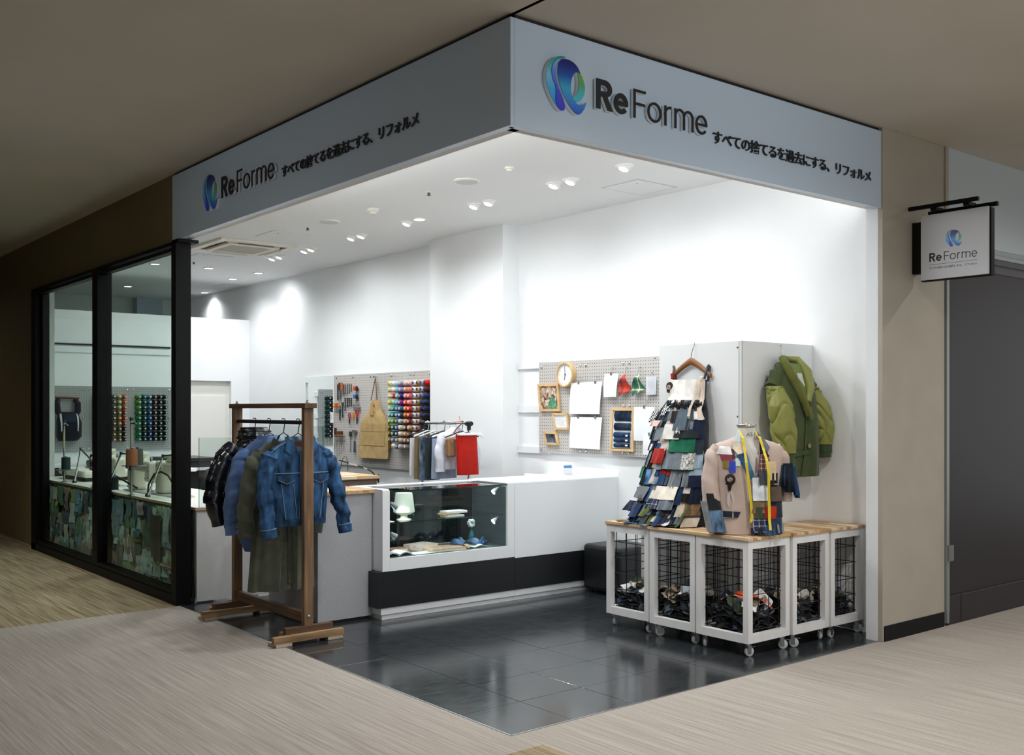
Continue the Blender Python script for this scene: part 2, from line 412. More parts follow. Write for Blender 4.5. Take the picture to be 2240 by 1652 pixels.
for i, (x, y, tx, ty) in enumerate(DOWN):
    tl = i < 13 and i not in (6,)
    pr = P1 if tl else P2
    lab = 'round white recessed downlight, ' + names[i]
    if tl and not u1: u1 = True; pr.location = (x, y, 3.245); pr['label'] = lab
    elif not tl and not u2: u2 = True; pr.location = (x, y, 3.245); pr['label'] = lab
    else: dup(pr, (x, y, 3.245), None, lab)
for i, (x, y) in enumerate([(1.69, 2.63), (1.705, 4.79)]):
    t = thing('ceiling_speaker', 'round %s ceiling speaker %s' % (('grey', 'near the opening') if i == 0 else ('cream', 'deeper in the shop')), 'speaker', (x, y, 3.245), 0, 'ceiling speakers')
    B().lathe([(.1, 0), (.1, -.008), (.085, -.012)], (0, 0, 0), n=28).build('rim', mat('#efede6', .5, name='rim'), t, world=False)
    B().lathe([(.084, -.0121), (.084, -.015)], (0, 0, 0), n=28).build('grille', mat('#d3d4d2', .6, name='grille', var=.2, vscale=400), t, world=False)
for i, (x, y, z) in enumerate([(1.711,4.033,3.245),(1.673,2.09,3.245)]):
    t = thing('smoke_detector', 'white smoke detector dome %s on the shop ceiling' % ('with dark slots' if i == 0 else 'nearest the fascia corner'), 'smoke detector', (x, y, 3.245), 0, 'smoke detectors')
    k = 1 if i == 0 else .6
    B().lathe([(.055 * k, 0), (.055 * k, -.025 * k), (.035 * k, -.03 * k), (.033 * k, -.045 * k), (.02 * k, -.05 * k)], (0, 0, 0), n=20).build('body', mat('#ece9df', .5, name='cream'), t, world=False)
    B().lathe([(.0335 * k, -.033 * k), (.0335 * k, -.04 * k)], (0, 0, 0), n=20).build('slot', BLK, t, world=False)
for i, (x, y) in enumerate([(1.708, 3.165), (1.709, 5.218), (1.75, 8.13)]):
    t = thing('sprinkler_head', 'small dark sprinkler head on the white ceiling, %s' % ('between speaker and smoke detector', 'beside the ceiling hatch', 'beyond the air conditioner')[i], 'sprinkler', (x, y, 3.245), 0, 'sprinkler heads')
    B().lathe([(.03, 0), (.03, -.003)], (0, 0, 0), n=16).build('plate', RING, t, world=False)
    B().lathe([(.012, -.003), (.01, -.02), (.016, -.022), (.016, -.026)], (0, 0, 0), n=12).build('nozzle', mat('#55504a', .4, .7, name='nozzle'), t, world=False)
for i, (x0, y0, x1, y1) in enumerate([(2.66, 1.77, 3.11, 2.17), (1.52, 5.56, 1.91, 5.98), (1.53, 7.45, 1.95, 7.85), (2.9, 9.9, 3.2, 10.3)]):
    t = thing('ceiling_hatch', 'flush square ceiling hatch with grey joint, %s' % ('near the right fascia', 'in front of the air conditioner', 'behind the air conditioner', 'above the back partition')[i], 'hatch', ((x0 + x1) / 2, (y0 + y1) / 2, 3.245), 0, 'ceiling hatches')
    g = .018 if i == 0 else .008
    B().box((x0, y0, 3.2435), (x1, y1, 3.245)).build('joint', mat('#c2c6c6', .6, name='hatch_joint'), t)
    B().box((x0 + g, y0 + g, 3.2405), (x1 - g, y1 - g, 3.2435)).build('panel', CEIL, t)
    B().lathe([(.007, 0), (.007, -.003)], (x0 + .1, y0 + .1, 3.2405), n=10).build('screw', STEEL, t)
# air conditioner cassette
t = thing('air_conditioner', 'cream ceiling cassette air conditioner with grey grille', 'air conditioner', (1.72, 6.7, 3.245))
CRM = mat('#ece6d8', .5, name='ac_cream')
def sq(b, cx, cy, r0, r1, z0, z1):
    b.box((cx - r1, cy - r1, z0), (cx - r0, cy + r1, z1)).box((cx + r0, cy - r1, z0), (cx + r1, cy + r1, z1))
    return b.box((cx - r0, cy - r1, z0), (cx + r0, cy - r0, z1)).box((cx - r0, cy + r0, z0), (cx + r0, cy + r1, z1))
sq(B(), 1.72, 6.7, .35, .43, 3.222, 3.245).build('surround', CRM, t, bevel=.004)
sq(B(), 1.72, 6.7, .23, .29, 3.212, 3.245).build('inner_frame', CRM, t, bevel=.004)
sq(B(), 1.72, 6.7, .29, .35, 3.235, 3.244).build('air_slot', mat('#4a4238', .7, name='slot'), t)
for a, (dx, dy) in enumerate([(1, 0), (-1, 0), (0, 1), (0, -1)]):
    lx, ly = (.022, .2) if dx else (.2, .022)
    B().obox((1.72 + dx * .32, 6.7 + dy * .32, 3.222), (lx, 0, -.012 * dx), (0, ly, -.012 * dy), (0, 0, .003)).build('louvre', mat('#cfc6b4', .5, name='louvre'), t)
g = B().box((1.49, 6.47, 3.222), (1.95, 6.93, 3.24))
g.build('grille_panel', mat('#8f897c', .6, name='grille_dark'), t)
g = B()
for k in range(24):
    y = 6.48 + k * .0195; g.box((1.49, y, 3.212), (1.95, y + .008, 3.222))
g.build('grille_slat', mat('#c9c2b3', .5, name='grille_slat'), t, kind='stuff')
# ---------------------------------------------------------------- lettering and emblem
def arc(cx, cy, rx, ry, a0, a1, n=20):
    return [(cx + rx * math.cos(math.radians(a0 + (a1 - a0) * k / n)), cy + ry * math.sin(math.radians(a0 + (a1 - a0) * k / n))) for k in range(n + 1)]
def ribbon(pts, w):
    n = len(pts); L = []; R = []
    for i in range(n):
        p0 = pts[max(i - 1, 0)]; p1 = pts[min(i + 1, n - 1)]
        d = Vector((p1[0] - p0[0], p1[1] - p0[1])); d.normalize(); nx, ny = -d.y * w / 2, d.x * w / 2
        L.append((pts[i][0] + nx, pts[i][1] + ny)); R.append((pts[i][0] - nx, pts[i][1] - ny))
    return L + R[::-1]
def rect(a, b, c, d): return [(a, b), (c, b), (c, d), (a, d)]
def letter(ch, x0, x1, w):                                   # outlines of one letter in metres, baseline at 0
    H, xh = .146, .104
    if ch == 'R':
        rb = (H - .062) / 2
        return [rect(x0, 0, x0 + w, H), ribbon([(x0 + w * .5, H - w / 2), (x0 + .055, H - w / 2)] + arc(x0 + .055, H - .042, .05 - w / 2, .042 - w / 2, 90, -90) + [(x0 + w * .5, H - .084 + w / 2)], w),
                [(x0 + .04, .068), (x0 + .04 + w * 1.2, .068), (x1 + .004, 0), (x1 + .004 - w * 1.2, 0)]]
    if ch == 'F':
        return [rect(x0, 0, x0 + w, H), rect(x0 + w * .4, H - w, x1, H - .0006), rect(x0 + w * .4, .066, x1 - .006, .066 + w)]
    cx, cy, rx = (x0 + x1) / 2, xh / 2, (x1 - x0) / 2
    if ch == 'o':
        return [ribbon(arc(cx, cy, rx - w / 2, cy - w / 2, 0, 180), w), ribbon(arc(cx, cy, rx - w / 2, cy - w / 2, 180, 360), w)]
    if ch == 'e':
        return [ribbon(arc(cx, cy, rx - w / 2, cy - w / 2, -6, 180, 26), w), ribbon(arc(cx, cy, rx - w / 2, cy - w / 2, 180, 322, 22), w), rect(x0 + w * .6, cy - w * .45, x1 - w * .3, cy + w * .45)]
    if ch == 'r':
        return [rect(x0, 0, x0 + w, xh), ribbon(arc(x1 - .004, xh - .045, .04, .045 - w / 2, 180, 82), w)]
    if ch == 'm':
        h = (x1 - x0 - w) / 2
        o = [rect(x0, 0, x0 + w, xh)]
        for k in range(2):
            c = x0 + w / 2 + h * (k + .5)
            o.append(ribbon(arc(c, xh - h / 2 - w / 2 + .006, h / 2, h / 2 - .003, 178, 0) + [(c + h / 2, 0)], w))
        return o
LET = [('R', .499, .604, .027), ('e', .618, .717, .024), ('F', .757, .843, .0135), ('o', .858, .960, .013), ('r', .985, 1.033, .013), ('m', 1.061, 1.207, .013), ('e', 1.226, 1.319, .013)]
def smooth(pts, k=5):
    out = []; n = len(pts)
    for i in range(n):
        p0, p1, p2, p3 = (Vector(pts[(i + j - 1) % n]) for j in range(4))
        for t in range(k):
            u = t / k
            out.append(tuple(.5 * ((2 * p1) + (p2 - p0) * u + (2 * p0 - 5 * p1 + 4 * p2 - p3) * u * u + (3 * p1 - p0 - 3 * p2 + p3) * u ** 3)))
    return out
E_L = [(.5, 1), (.36, .995), (.2, .93), (.08, .81), (.015, .64), (.02, .46), (.085, .3), (.18, .16), (.28, .055), (.36, .005), (.43, .01), (.455, .08), (.43, .17), (.36, .3), (.29, .42), (.24, .56), (.225, .71), (.26, .84), (.36, .94)]
E_L2 = [(.36, .94), (.22, .87), (.14, .73), (.15, .57), (.225, .42), (.24, .31), (.235, .16), (.28, .06), (.36, .008), (.43, .012), (.453, .08), (.43, .17), (.36, .3), (.29, .42), (.24, .56), (.225, .71), (.26, .84)]
E_M = [(.53, .97), (.4, .95), (.32, .86), (.29, .71), (.32, .54), (.4, .36), (.51, .2), (.63, .08), (.74, .01), (.83, .01), (.91, .08), (.97, .17), (.995, .26), (.91, .21), (.8, .19), (.72, .22), (.65, .3), (.615, .42), (.62, .56), (.66, .69), (.73, .77), (.79, .785), (.85, .77), (.78, .88), (.66, .95)]
E_C = [(.79, .785), (.86, .765), (.93, .66), (.965, .53), (.95, .41), (.88, .3), (.79, .235), (.72, .235), (.655, .29), (.74, .34), (.8, .46), (.815, .6), (.8, .72)]
def gradm(stops, ax, lo, hi, rough=.35):
    m, nt, p = nt_new('emblem_print')
    tc = nt.nodes.new('ShaderNodeTexCoord'); sx = nt.nodes.new('ShaderNodeSeparateXYZ'); mr = nt.nodes.new('ShaderNodeMapRange')
    nt.links.new(tc.outputs['Generated'], sx.inputs[0]); nt.links.new(sx.outputs[ax], mr.inputs[0])
    mr.inputs[1].default_value = lo; mr.inputs[2].default_value = hi
    r = nt.nodes.new('ShaderNodeValToRGB'); el = r.color_ramp.elements
    while len(el) < len(stops): el.new(.5)
    for e, (q, c) in zip(el, stops): e.position = q; e.color = col(c)
    nt.links.new(mr.outputs[0], r.inputs[0]); nt.links.new(r.outputs[0], p.inputs['Base Color']); p.inputs['Roughness'].default_value = rough
    return m
G_L = gradm([(0, '#3aa0f0'), (.35, '#46b4f2'), (.6, '#7fd0ee'), (.85, '#3fa8a4'), (1, '#2a8f94')], 2, 0, 1)
G_L2 = gradm([(0, '#3a3ad8'), (.35, '#4656e0'), (.7, '#5a86e8'), (1, '#8cc2ee')], 2, 0, 1)
G_M = gradm([(0, '#2f55d8'), (.22, '#3d8ee0'), (.45, '#35aede'), (.68, '#1d55b4'), (.9, '#0d1f7e'), (1, '#0c1a70')], 2, 0, 1)
G_C = gradm([(0, '#46c8e8'), (.35, '#4cc0c8'), (.6, '#55b06c'), (1, '#7fae46')], 2, 0, 1)
INK = mat('#14181d', .45, name='black_face')
SIDE = mat('#f0f3f5', .35, name='white_acrylic')
JP = '\u3059\u3079\u3066\u306e\u6368\u3066\u308b\u3092\u904e\u53bb\u306b\u3059\u308b\u3001\u30ea\u30d5\u30a9\u30eb\u30e1'
def jp_text(origin, rot, width, height, depth, parent, off=.012):
    ms = []
    for i, ch in enumerate(JP):                              # every character a part of its own
        cu = bpy.data.curves.new('t', 'FONT'); cu.body = ch; cu.size = 1.; cu.extrude = 0.5; cu.offset = off; cu.resolution_u = 3
        o = bpy.data.objects.new('t', cu); COL.objects.link(o); bpy.context.view_layer.update()
        me = bpy.data.meshes.new_from_object(o.evaluated_get(bpy.context.evaluated_depsgraph_get())); bpy.data.objects.remove(o)
        for v in me.vertices: v.co.x += i * .92
        ms.append(me)
    xs = [v.co.x for me in ms for v in me.vertices]; ys = [v.co.y for me in ms for v in me.vertices]
    x0, x1, y0, y1 = min(xs), max(xs), min(ys), max(ys)
    M = Matrix.Translation(Vector(origin) - Vector(parent.location)) @ rot
    for me in ms:
        for v in me.vertices:
            v.co = M @ Vector(((v.co.x - x0) / (x1 - x0) * width, (v.co.y - y0) / (y1 - y0) * height, v.co.z * depth))
        me.materials.clear(); me.materials.append(INK); me.name = 'character'
        ob = bpy.data.objects.new('character', me); COL.objects.link(ob); ob.parent = parent
def sign_set(f, n, label, place, origin, rot, loc):
    # f(X, Z, D): X along the fascia, Z up, D outwards
    t = thing('shop_lettering', label, 'sign', loc, 0, 'raised lettering on the fascia')
    for k, (nm, o, g) in enumerate((('emblem_leaf', E_L, G_L), ('emblem_stripe', E_L2, G_L2), ('emblem_band', E_M, G_M), ('emblem_crescent', E_C, G_C))):
        pts = smooth(o)
        h = 2.913; H = .258
        if k != 1:
            B().ext([f(.171 + x * .259, h + z * H, .0) for x, z in pts], Vector(f(0, 0, .020)) - Vector(f(0, 0, 0))).build('emblem_side', SIDE, t)
        d = .0205 if k != 1 else .0245
        B().ext([f(.171 + x * .259, h + z * H, d) for x, z in pts], Vector(f(0, 0, .004)) - Vector(f(0, 0, 0))).build(nm, g, t)
    for ch, x0, x1, w in LET:
        s = B(); q = B()
        for pk, poly in enumerate(letter(ch, x0, x1, w)):
            s.ext([f(x, 2.968 + z, 0.004) for x, z in poly], Vector(f(0, 0, .015 + .0002 * pk)) - Vector(f(0, 0, 0)))
            q.ext([f(x, 2.968 + z, .0200 + .0004 * pk) for x, z in poly], Vector(f(0, 0, .005)) - Vector(f(0, 0, 0)))
        so = s.build('letter', SIDE, t); q.build('letter_face', INK, so)
    jp_text(origin, rot, 1.54, .074, .006, t)
    return t
RX = Matrix.Rotation(PI / 2, 4, 'X')
sign_set(lambda X, Z, D: (X, -.021 - D, Z), 0, 'raised black lettering with blue green swirl emblem on the right fascia', '', (1.388, -.026, 2.945), RX, (.9, -.021, 2.97))
sign_set(lambda X, Z, D: (-.021 - D, 3.65 - X, Z), 1, 'raised black lettering with blue green swirl emblem on the left fascia', '', (-.026, 3.65 - 1.388, 2.958), Matrix.Rotation(-PI / 2, 4, 'Z') @ RX, (-.021, 2.7, 2.97))

# projecting blade sign on the pillar
t = thing('blade_sign', 'square white hanging sign with swirl emblem on black bracket, beside the dark shopfront', 'sign', (3.42, -.03, 2.35))
B().box((3.405, -.545, 2.352), (3.425, -.095, 2.778)).build('panel', mat('#d5d8de', .4, name='sign_white'), t, bevel=.002)
B().box((3.425, -.555, 2.345), (3.47, -.085, 2.772)).build('back_panel', BLACK, t, bevel=.002)
B().box((3.41, -.095, 2.4), (3.465, -.03, 2.74)).build('wall_plate', BLACK, t)
B().box((3.36, -.5, 2.815), (3.385, -.03, 2.84)).build('upper_bar', BLACK, t, bevel=.002)
B().box((3.45, -.58, 2.782), (3.475, -.12, 2.808)).build('lower_bar', BLACK, t, bevel=.002)
for y in (-.2, -.42):
    B().box((3.37, y - .02, 2.795), (3.465, y + .02, 2.818)).build('cross_piece', BLACK, t, bevel=.002)
    B().box((3.42, y - .012, 2.76), (3.46, y + .012, 2.8)).build('clamp', BLACK, t, bevel=.002)
fb = lambda a, z, d: (3.405 - d, -.32 - (a - .5) * .11, 2.55 + .11 * z)
for nm, o, g, d in (('emblem_leaf', E_L, G_L, .0), ('emblem_stripe', E_L2, G_L2, .0012), ('emblem_band', E_M, G_M, 0), ('emblem_crescent', E_C, G_C, 0)):
    B().ext([fb(x, z, d) for x, z in smooth(o)], (-.001, 0, 0)).build(nm, g, t)
for ch, x0, x1, w in LET:
    q = B()
    for poly in letter(ch, x0, x1, w):
        q.ext([(3.405, -.155 - (x - .499) * .39, 2.468 + z * .39) for x, z in poly], (-.001, 0, 0))
    q.build('letter', INK, t)
B().box((3.4045, -.475, 2.447), (3.405, -.155, 2.449)).build('rule', INK, t)
jp_text((3.4045, -.155, 2.418), Matrix.Rotation(-PI / 2, 4, 'Z') @ RX, .318, .0155, .0006, t, off=0)
# small hook under the end of the fascia
t = thing('corner_hook', 'small metal hook under the right end of the fascia', 'hook', (3.08, -.02, 2.8))
B().tube([(3.08, -.01, 2.8), (3.08, -.01, 2.785), (3.085, -.012, 2.775), (3.095, -.012, 2.772), (3.1, -.012, 2.78)], .004).build('hook', STEEL, t)

# ---------------------------------------------------------------- white display counter
CX0, CX1, CY0, CY1 = .905, 3.25, 2.57, 3.04
OX0, OX1 = .966, 2.041
t = thing('display_counter', 'long white counter with lit glass display and black band', 'counter', ((CX0 + CX1) / 2, CY0, 0))
B().box((CX0, CY0, .345), (OX0, CY1, .922)).build('side_panel', GLOSSW, t, bevel=.002)
B().box((OX0, CY0, .345), (2.112, CY1, .435)).build('lower_panel', GLOSSW, t, bevel=.001)
B().box((OX1, CY0, .435), (2.112, CY1, .922)).build('side_panel', GLOSSW, t, bevel=.001)
B().box((2.115, CY0, .335), (CX1 - .002, CY1, .922)).build('front_panel', GLOSSW, t, bevel=.001)
B().box((2.03, CY0 + .01, .9225), (CX1 - .002, CY1 + .0, .93)).build('countertop', GLOSSW, t, bevel=.002)
B().box((CX0, CY1 - .09, .9225), (2.03, CY1, .93)).box((CX0, CY0 + .01, .9225), (OX0, CY1 - .09, .93)).build('top_rim', GLOSSW, t, bevel=.002)
B().box((CX0, CY0 - .004, .088), (2.113, CY1, .344)).box((CX0 - .04, CY0 - .004, .088), (CX0, 2.695, .344)).build('black_band', LAMIN, t)
B().box((2.115, CY0 - .004, .088), (CX1 - .002, CY1, .334)).build('black_band', LAMIN, t)
B().box((CX0 - .01, CY0 + .005, .038), (2.113, CY1, .087)).build('kick_board', GLOSSW, t, bevel=.002)
B().box((2.115, CY0 + .005, .038), (CX1 - .002, CY1, .087)).build('kick_board', GLOSSW, t, bevel=.002)
B().box((CX0 + .005, CY0 + .02, .001), (2.113, CY1 - .03, .034)).build('lower_kick', GLOSSW, t)
B().box((2.115, CY0 + .02, .001), (CX1 - .002, CY1 - .03, .034)).build('lower_kick', GLOSSW, t)
INT = mat('#566166', .35, name='grey_laminate', var=.2, vscale=22, stretch=(1, .1, 1))
B().box((OX0, CY0 + .02, .436), (OX0 + .004, CY1 - .02, .9)).box((OX1 - .004, CY0 + .02, .436), (OX1, CY1 - .02, .9)).build('inner_side', INT, t)
B().box((OX0, CY0 + .02, .4355), (OX1, CY1 - .02, .437)).build('display_floor', mat('#5d6668', .3, name='display_floor'), t)
DG = mat('#141a1c', .06, 0, name='dark_glass_door', spec=.9)
B().box((OX0 + .005, CY1 - .03, .44), (1.32, CY1 - .022, .9)).build('sliding_door', DG, t)
B().box((1.30, CY1 - .02, .44), (OX1 - .005, CY1 - .012, .9)).build('sliding_door', DG, t)
B().box((1.30, CY1 - .035, .44), (1.325, CY1 - .03, .9)).build('door_rail', mat('#3a4042', .3, .7, name='door_rail'), t)
GL = glassm('#f6fbfa', 1., 'display_glass')
B().box((OX0, CY0 + .004, .437), (OX1, CY0 + .010, .908)).build('front_glass', GL, t)
B().box((OX0, CY0 + .004, .909), (OX1, CY1 - .09, .917)).build('top_glass', GL, t)
B().box((OX0, CY0 + .0035, .9085), (OX1, CY0 + .004, .9175)).build('glass_edge', mat('#0f2a2a', .2, name='glass_edge'), t)
B().box((OX0 + .005, CY0 + .05, .676), (OX1 - .005, CY1 - .06, .684)).build('glass_shelf', GL, t)
B().box((OX0 + .005, CY0 + .0495, .676), (OX1 - .005, CY0 + .05, .684)).build('shelf_edge', mat('#1c3434', .2, name='glass_edge2'), t)
for (x, y, z, dx) in [(OX1 - .06, 2.66, .86, -1), (OX1 - .06, 2.66, .63, -1), (OX0 + .085, 2.64, .80, 1), (OX0 + .08, 2.64, .585, 1)]:
    ax = Vector((dx * .8, .1, -.55)).normalized()
    ll = B(); c = Vector((x, y, z))
    ll.lathe([(.011, -.045), (.016, -.03), (.024, 0), (.026, .01), (.024, .012)], c, ax, 18)
    ll.tube([c - ax * .04, c - Vector((dx * .05, 0, -.03)), (OX1 - .004 if dx < 0 else OX0 + .004, y, z + .03)], .004)
    l = ll.build('spotlight', CHROME, t)
    B().lathe([(.02, .012), (.02, .0135)], c, ax, 16).build('bulb', emit('#ffffff', 10.), l)
    spot('display_spot', c + ax * .03, c + ax * .5 + Vector((0, .02, -.1)), 1.5, 110, 1., .015)
# contents of the display
def on(z): return z + .0015
t = thing('table_lamp', 'small white ribbed table lamp on the glass shelf', 'lamp', (1.195, 2.74, .684))
B().lathe([(.028, .036), (.055, .044), (.08, .06), (.079, .07), (.062, .198), (.06, .2), (.0, .197)], (1.195, 2.74, .684), n=32).build('lamp_shade', mat('#f1f4e6', .6, name='lamp_shade', bump=.3, bscale=40, stretch=(.1, .1, 4)), t)
B().lathe([(.056, 0.001), (.053, .007), (.03, .014), (.025, .022), (.028, .036)], (1.195, 2.74, .684), n=28).build('lamp_base', mat('#d8dcc8', .3, name='lamp_base'), t)
t = thing('glass_vase', 'clear cylindrical glass vase next to the white lamp', 'vase', (1.335, 2.86, .684))
B().lathe([(.03, 0.001), (.031, .01), (.031, .17), (.028, .17), (.028, .012), (0, .012)], (1.335, 2.86, .684), n=24, caps=False).build('glass_body', glassm('#e8f0f0', 2.2, 'vase_glass'), t)
B().lathe([(.027, .014), (.027, .11)], (1.335, 2.86, .684), n=20).build('filling', mat('#5a6a6c', .2, name='beads', var=.7, vscale=90), t)
for k, (dx, dy, z, c, h, w) in enumerate([(0, 0, .684, '#e9ebea', .012, .16), (-.03, .01, .6975, '#cfa06e', .009, .14), (.02, .01, .708, '#f4f5f4', .018, .19)]):
    x, y = 1.62 + dx, 2.72 + dy
    tag(B().box((x - w / 2, y - .05, z + .001), (x + w / 2, y + .05, z + h)).build('flat_box', mat(c, .5), None, bevel=.002),
        ['pale flat box at the bottom of the small stack on the glass shelf', 'tan flat box in the middle of the stack on the glass shelf', 'white flat box on top of the stack on the glass shelf'][k], 'box', 'flat boxes on the glass shelf')
tag(B().box((.975, 2.64, .6855), (1.05, 2.76, .69)).build('card', mat('#f6f6f4', .6), None), 'white card lying at the left end of the glass shelf', 'card')
def book(name, label, x, y, z, w, d, h, rz, cover, pages='#eee8dd', curve=0.):
    t = thing(name, label, 'book', (x, y, z), rz, 'books and magazines in the display')
    B().box((-w / 2, -d / 2, .001), (w / 2, d / 2, .004)).box((-w / 2, -d / 2, h - .003), (w / 2, d / 2, h)).box((-w / 2, -d / 2, .004), (-w / 2 + .003, d / 2, h - .003)).build('cover', cover, t, world=False)
    B().box((-w / 2 + .003, -d / 2 + .003, .004), (w / 2 - .003, d / 2 - .003, h - .003)).build('pages', mat(pages, .8), t, world=False)
    return t
PINKP = mat('#d9b39a', .5, name='floral_cover', var=.35, vscale=60)
PINKQ = mat('#e8cfc2', .5, name='floral_cover2', var=.3, vscale=50)
book('book', 'thick pink patterned book lying flat in the display', 1.52, 2.70, .437, .30, .20, .022, -.1, PINKP)
book('book', 'pale patterned book leaning behind the thick pink one', 1.42, 2.85, .437, .22, .16, .04, .25, PINKQ)
book('book', 'small red and cream book behind the open magazine', 1.20, 2.86, .437, .16, .1, .024, .1, mat('#b98a7a', .5, name='redcover', var=.4, vscale=40))
book('book', 'thin tan booklet behind the magazine', 1.17, 2.79, .437, .16, .08, .012, 0, mat('#d7b99b', .5, name='tancover', var=.3, vscale=70))
t = thing('magazine', 'open white magazine with blue pictures at the left of the display floor', 'magazine', (1.08, 2.68, .437))
mg = B()
for s in (-1, 1):
    for k in range(4):
        mg.grid(lambda u, v, s=s, k=k: (1.08 + s * u * .11, 2.62 + v * .14, .44 + k * .004 + .022 * math.sin(u * PI) * (1 - k * .1)), 8, 2, (0, 0, -.002))
mg.build('pages', mat('#e9eef3', .5, name='magazine_page', var=.25, vscale=16), t)
tag(B().box((1.2, 2.6, .4385), (1.38, 2.72, .441)).build('leaflet', mat('#eef3f1', .5), None), 'white leaflet between the magazine and the pink book', 'leaflet')
def cloth(name, label, c, rx, ry, rz, h, seed, cat='cloth', wrap=2.2, group=None, p=None):
    rnd = random.Random(seed); ph = [rnd.uniform(0, 6.3) for _ in range(6)]
    def fn(u, v):
        a = (u - .5) * 2; b = (v - .5) * 2
        z = h * (.5 + .5 * math.sin(wrap * a * 2 + ph[0] + b) * math.cos(wrap * b + ph[1])) * (1 - .3 * abs(a))
        x = rx * a * (.8 + .2 * math.sin(3 * b + ph[2])); y = ry * b * (.8 + .25 * math.sin(3 * a + ph[3]))
        return (c[0] + x * math.cos(rz) - y * math.sin(rz), c[1] + x * math.sin(rz) + y * math.cos(rz), c[2] + .004 + z)
    o = B().grid(fn, 12, 10, (0, 0, -.0025)).build(name, p, None)
    return tag(o, label, cat, group)
cloth('folded_scarf', 'crumpled blue and white scarf in the display', (1.76, 2.76, .437), .12, .07, -.3, .08, 3, p=mat('#4c6c96', .7, name='scarf', var=.8, vscale=14))
cloth('fabric_strip', 'white crumpled cloth in front of the scarf', (1.80, 2.66, .437), .09, .035, .1, .02, 5, p=fab('#f0f2f2'))
cloth('denim_strip', 'blue denim strip curling up at the right of the display', (1.93, 2.74, .437), .07, .03, .4, .07, 8, p=denim('#3c5e8c'))
cloth('fabric_strip', 'tan cloth band lying under the blue scarf', (1.70, 2.69, .437), .09, .03, -.4, .03, 9, p=fab('#b99a78'))
t = thing('flower_vase', 'small vase with one round white bloom in the display', 'vase', (1.90, 2.85, .437))
B().lathe([(.022, .001), (.03, .03), (.02, .08), (.012, .1), (.016, .115)], (1.90, 2.85, .437), n=18).build('vase_body', mat('#2e6f78', .25, name='glaze', var=.7, vscale=25), t)
B().tube([(1.90, 2.85, .53), (1.898, 2.85, .585)], .003, 6).build('stem', mat('#8a9a80', .6), t)
bl = B()
for k in range(26):
    a = random.uniform(0, 6.28); ph = random.uniform(-1, 1.2)
    c = Vector((1.898 + .022 * math.cos(a) * math.cos(ph), 2.85 + .022 * math.sin(a) * math.cos(ph), .60 + .026 * math.sin(ph)))
    bl.lathe([(.002, -.01), (.013, -.003), (.012, .006), (.003, .012)], c, c - Vector((1.898, 2.85, .595)), 8)
bl.build('bloom', mat('#f4f5f4', .7), t)

# white goods behind the counter: desk, card stand
t = thing('white_desk', 'white desk behind the counter against the long wall', 'desk', (2.9, 3.4, 0))
B().box((2.35, 3.1, .86), (3.24, 3.5, .9)).build('desktop', GLOSSW, t, bevel=.003)
for x, y in ((2.38, 3.13), (2.38, 3.47), (3.2, 3.13), (3.2, 3.47)):
    B().box((x - .02, y - .02, .001), (x + .02, y + .02, .86)).build('leg', GLOSSW, t)
t = thing('card_stand', 'white stand with a blue label behind the counter', 'card stand', (3.0, 2.9, .93))
B().box((2.93, 2.88, .9305), (3.05, 2.95, .94)).build('base', GLOSSW, t, bevel=.002)
B().obox((2.99, 2.92, .962), (.05, 0, 0), (0, .008, .02), (0, .004, -.0015)).build('wedge', mat('#d9dee0', .3), t)
B().box((2.985, 2.935, .94), (2.995, 2.945, 1.0)).build('post', GLOSSW, t)
B().obox((3.0, 2.935, 1.005), (.055, 0, 0), (0, .004, .02), (0, .003, -.0006)).build('plate', GLOSSW, t)
B().obox((3.0, 2.931, 1.005), (.045, 0, 0), (0, .0022, .011), (0, .0008, -.0002)).build('blue_label', mat('#5b86c4', .5), t)
t = thing('tray', 'thin white tray lying on the desk behind the counter', 'tray', (3.05, 3.3, .9))
B().box((2.9, 3.2, .9015), (3.2, 3.4, .915)).box((2.9, 3.2, .915), (2.91, 3.4, .93)).build('tray_body', GLOSSW, t, bevel=.002)

# ---------------------------------------------------------------- grey cash pod with butcher block top
GREYP = mat('#a7a9ad', .6, name='grey_laminate_pale', var=.06, vscale=60)
t = thing('cash_pod', 'pale grey counter block with a butcher block top behind the clothes rack', 'counter', (.68, 3.05, 0))
B().box((.462, 2.70, .022), (.895, 3.46, .9)).build('body', GREYP, t, bevel=.002)
B().box((.48, 2.72, .001), (.88, 3.44, .02)).build('plinth', BLK, t)
WOODS = ['#e0c8a6', '#d6b98f', '#c8a477', '#e8d6b8', '#b98f62', '#dcc19a', '#d0ae84']
def planks(parent, x0, x1, y0, y1, z0, z1, along, w=.042, world=True, rnd=random.Random(3)):
    n = max(1, int(round(((x1 - x0) if along == 'y' else (y1 - y0)) / w)))
    for k in range(n):
        a0 = (x0 if along == 'y' else y0) + ((x1 - x0) if along == 'y' else (y1 - y0)) * k / n
        a1 = (x0 if along == 'y' else y0) + ((x1 - x0) if along == 'y' else (y1 - y0)) * (k + 1) / n - .0006
        L0, L1 = (y0, y1) if along == 'y' else (x0, x1)
        cuts = [L0] + sorted(rnd.uniform(L0 + .08, L1 - .08) for _ in range(1 if L1 - L0 < .6 else 2)) + [L1]
        for j in range(len(cuts) - 1):
            p, q = cuts[j], cuts[j + 1] - (.0005 if j < len(cuts) - 2 else 0)
            c = rnd.choice(WOODS); dz = rnd.uniform(0, .0006)
            bb = B().box((a0, p, z0), (a1, q, z1 - dz)) if along == 'y' else B().box((p, a0, z0), (q, a1, z1 - dz))
            bb.build('plank', wood(c, .22, (1, .06, 1) if along == 'y' else (.06, 1, 1), sc=40), parent, world=world)
tp = B().box((.45, 2.683, .9), (.905, 3.47, .903)).build('worktop', wood('#c39766'), t)
planks(tp, .45, .905, 2.682, 3.47, .903, .926, 'y', .045)
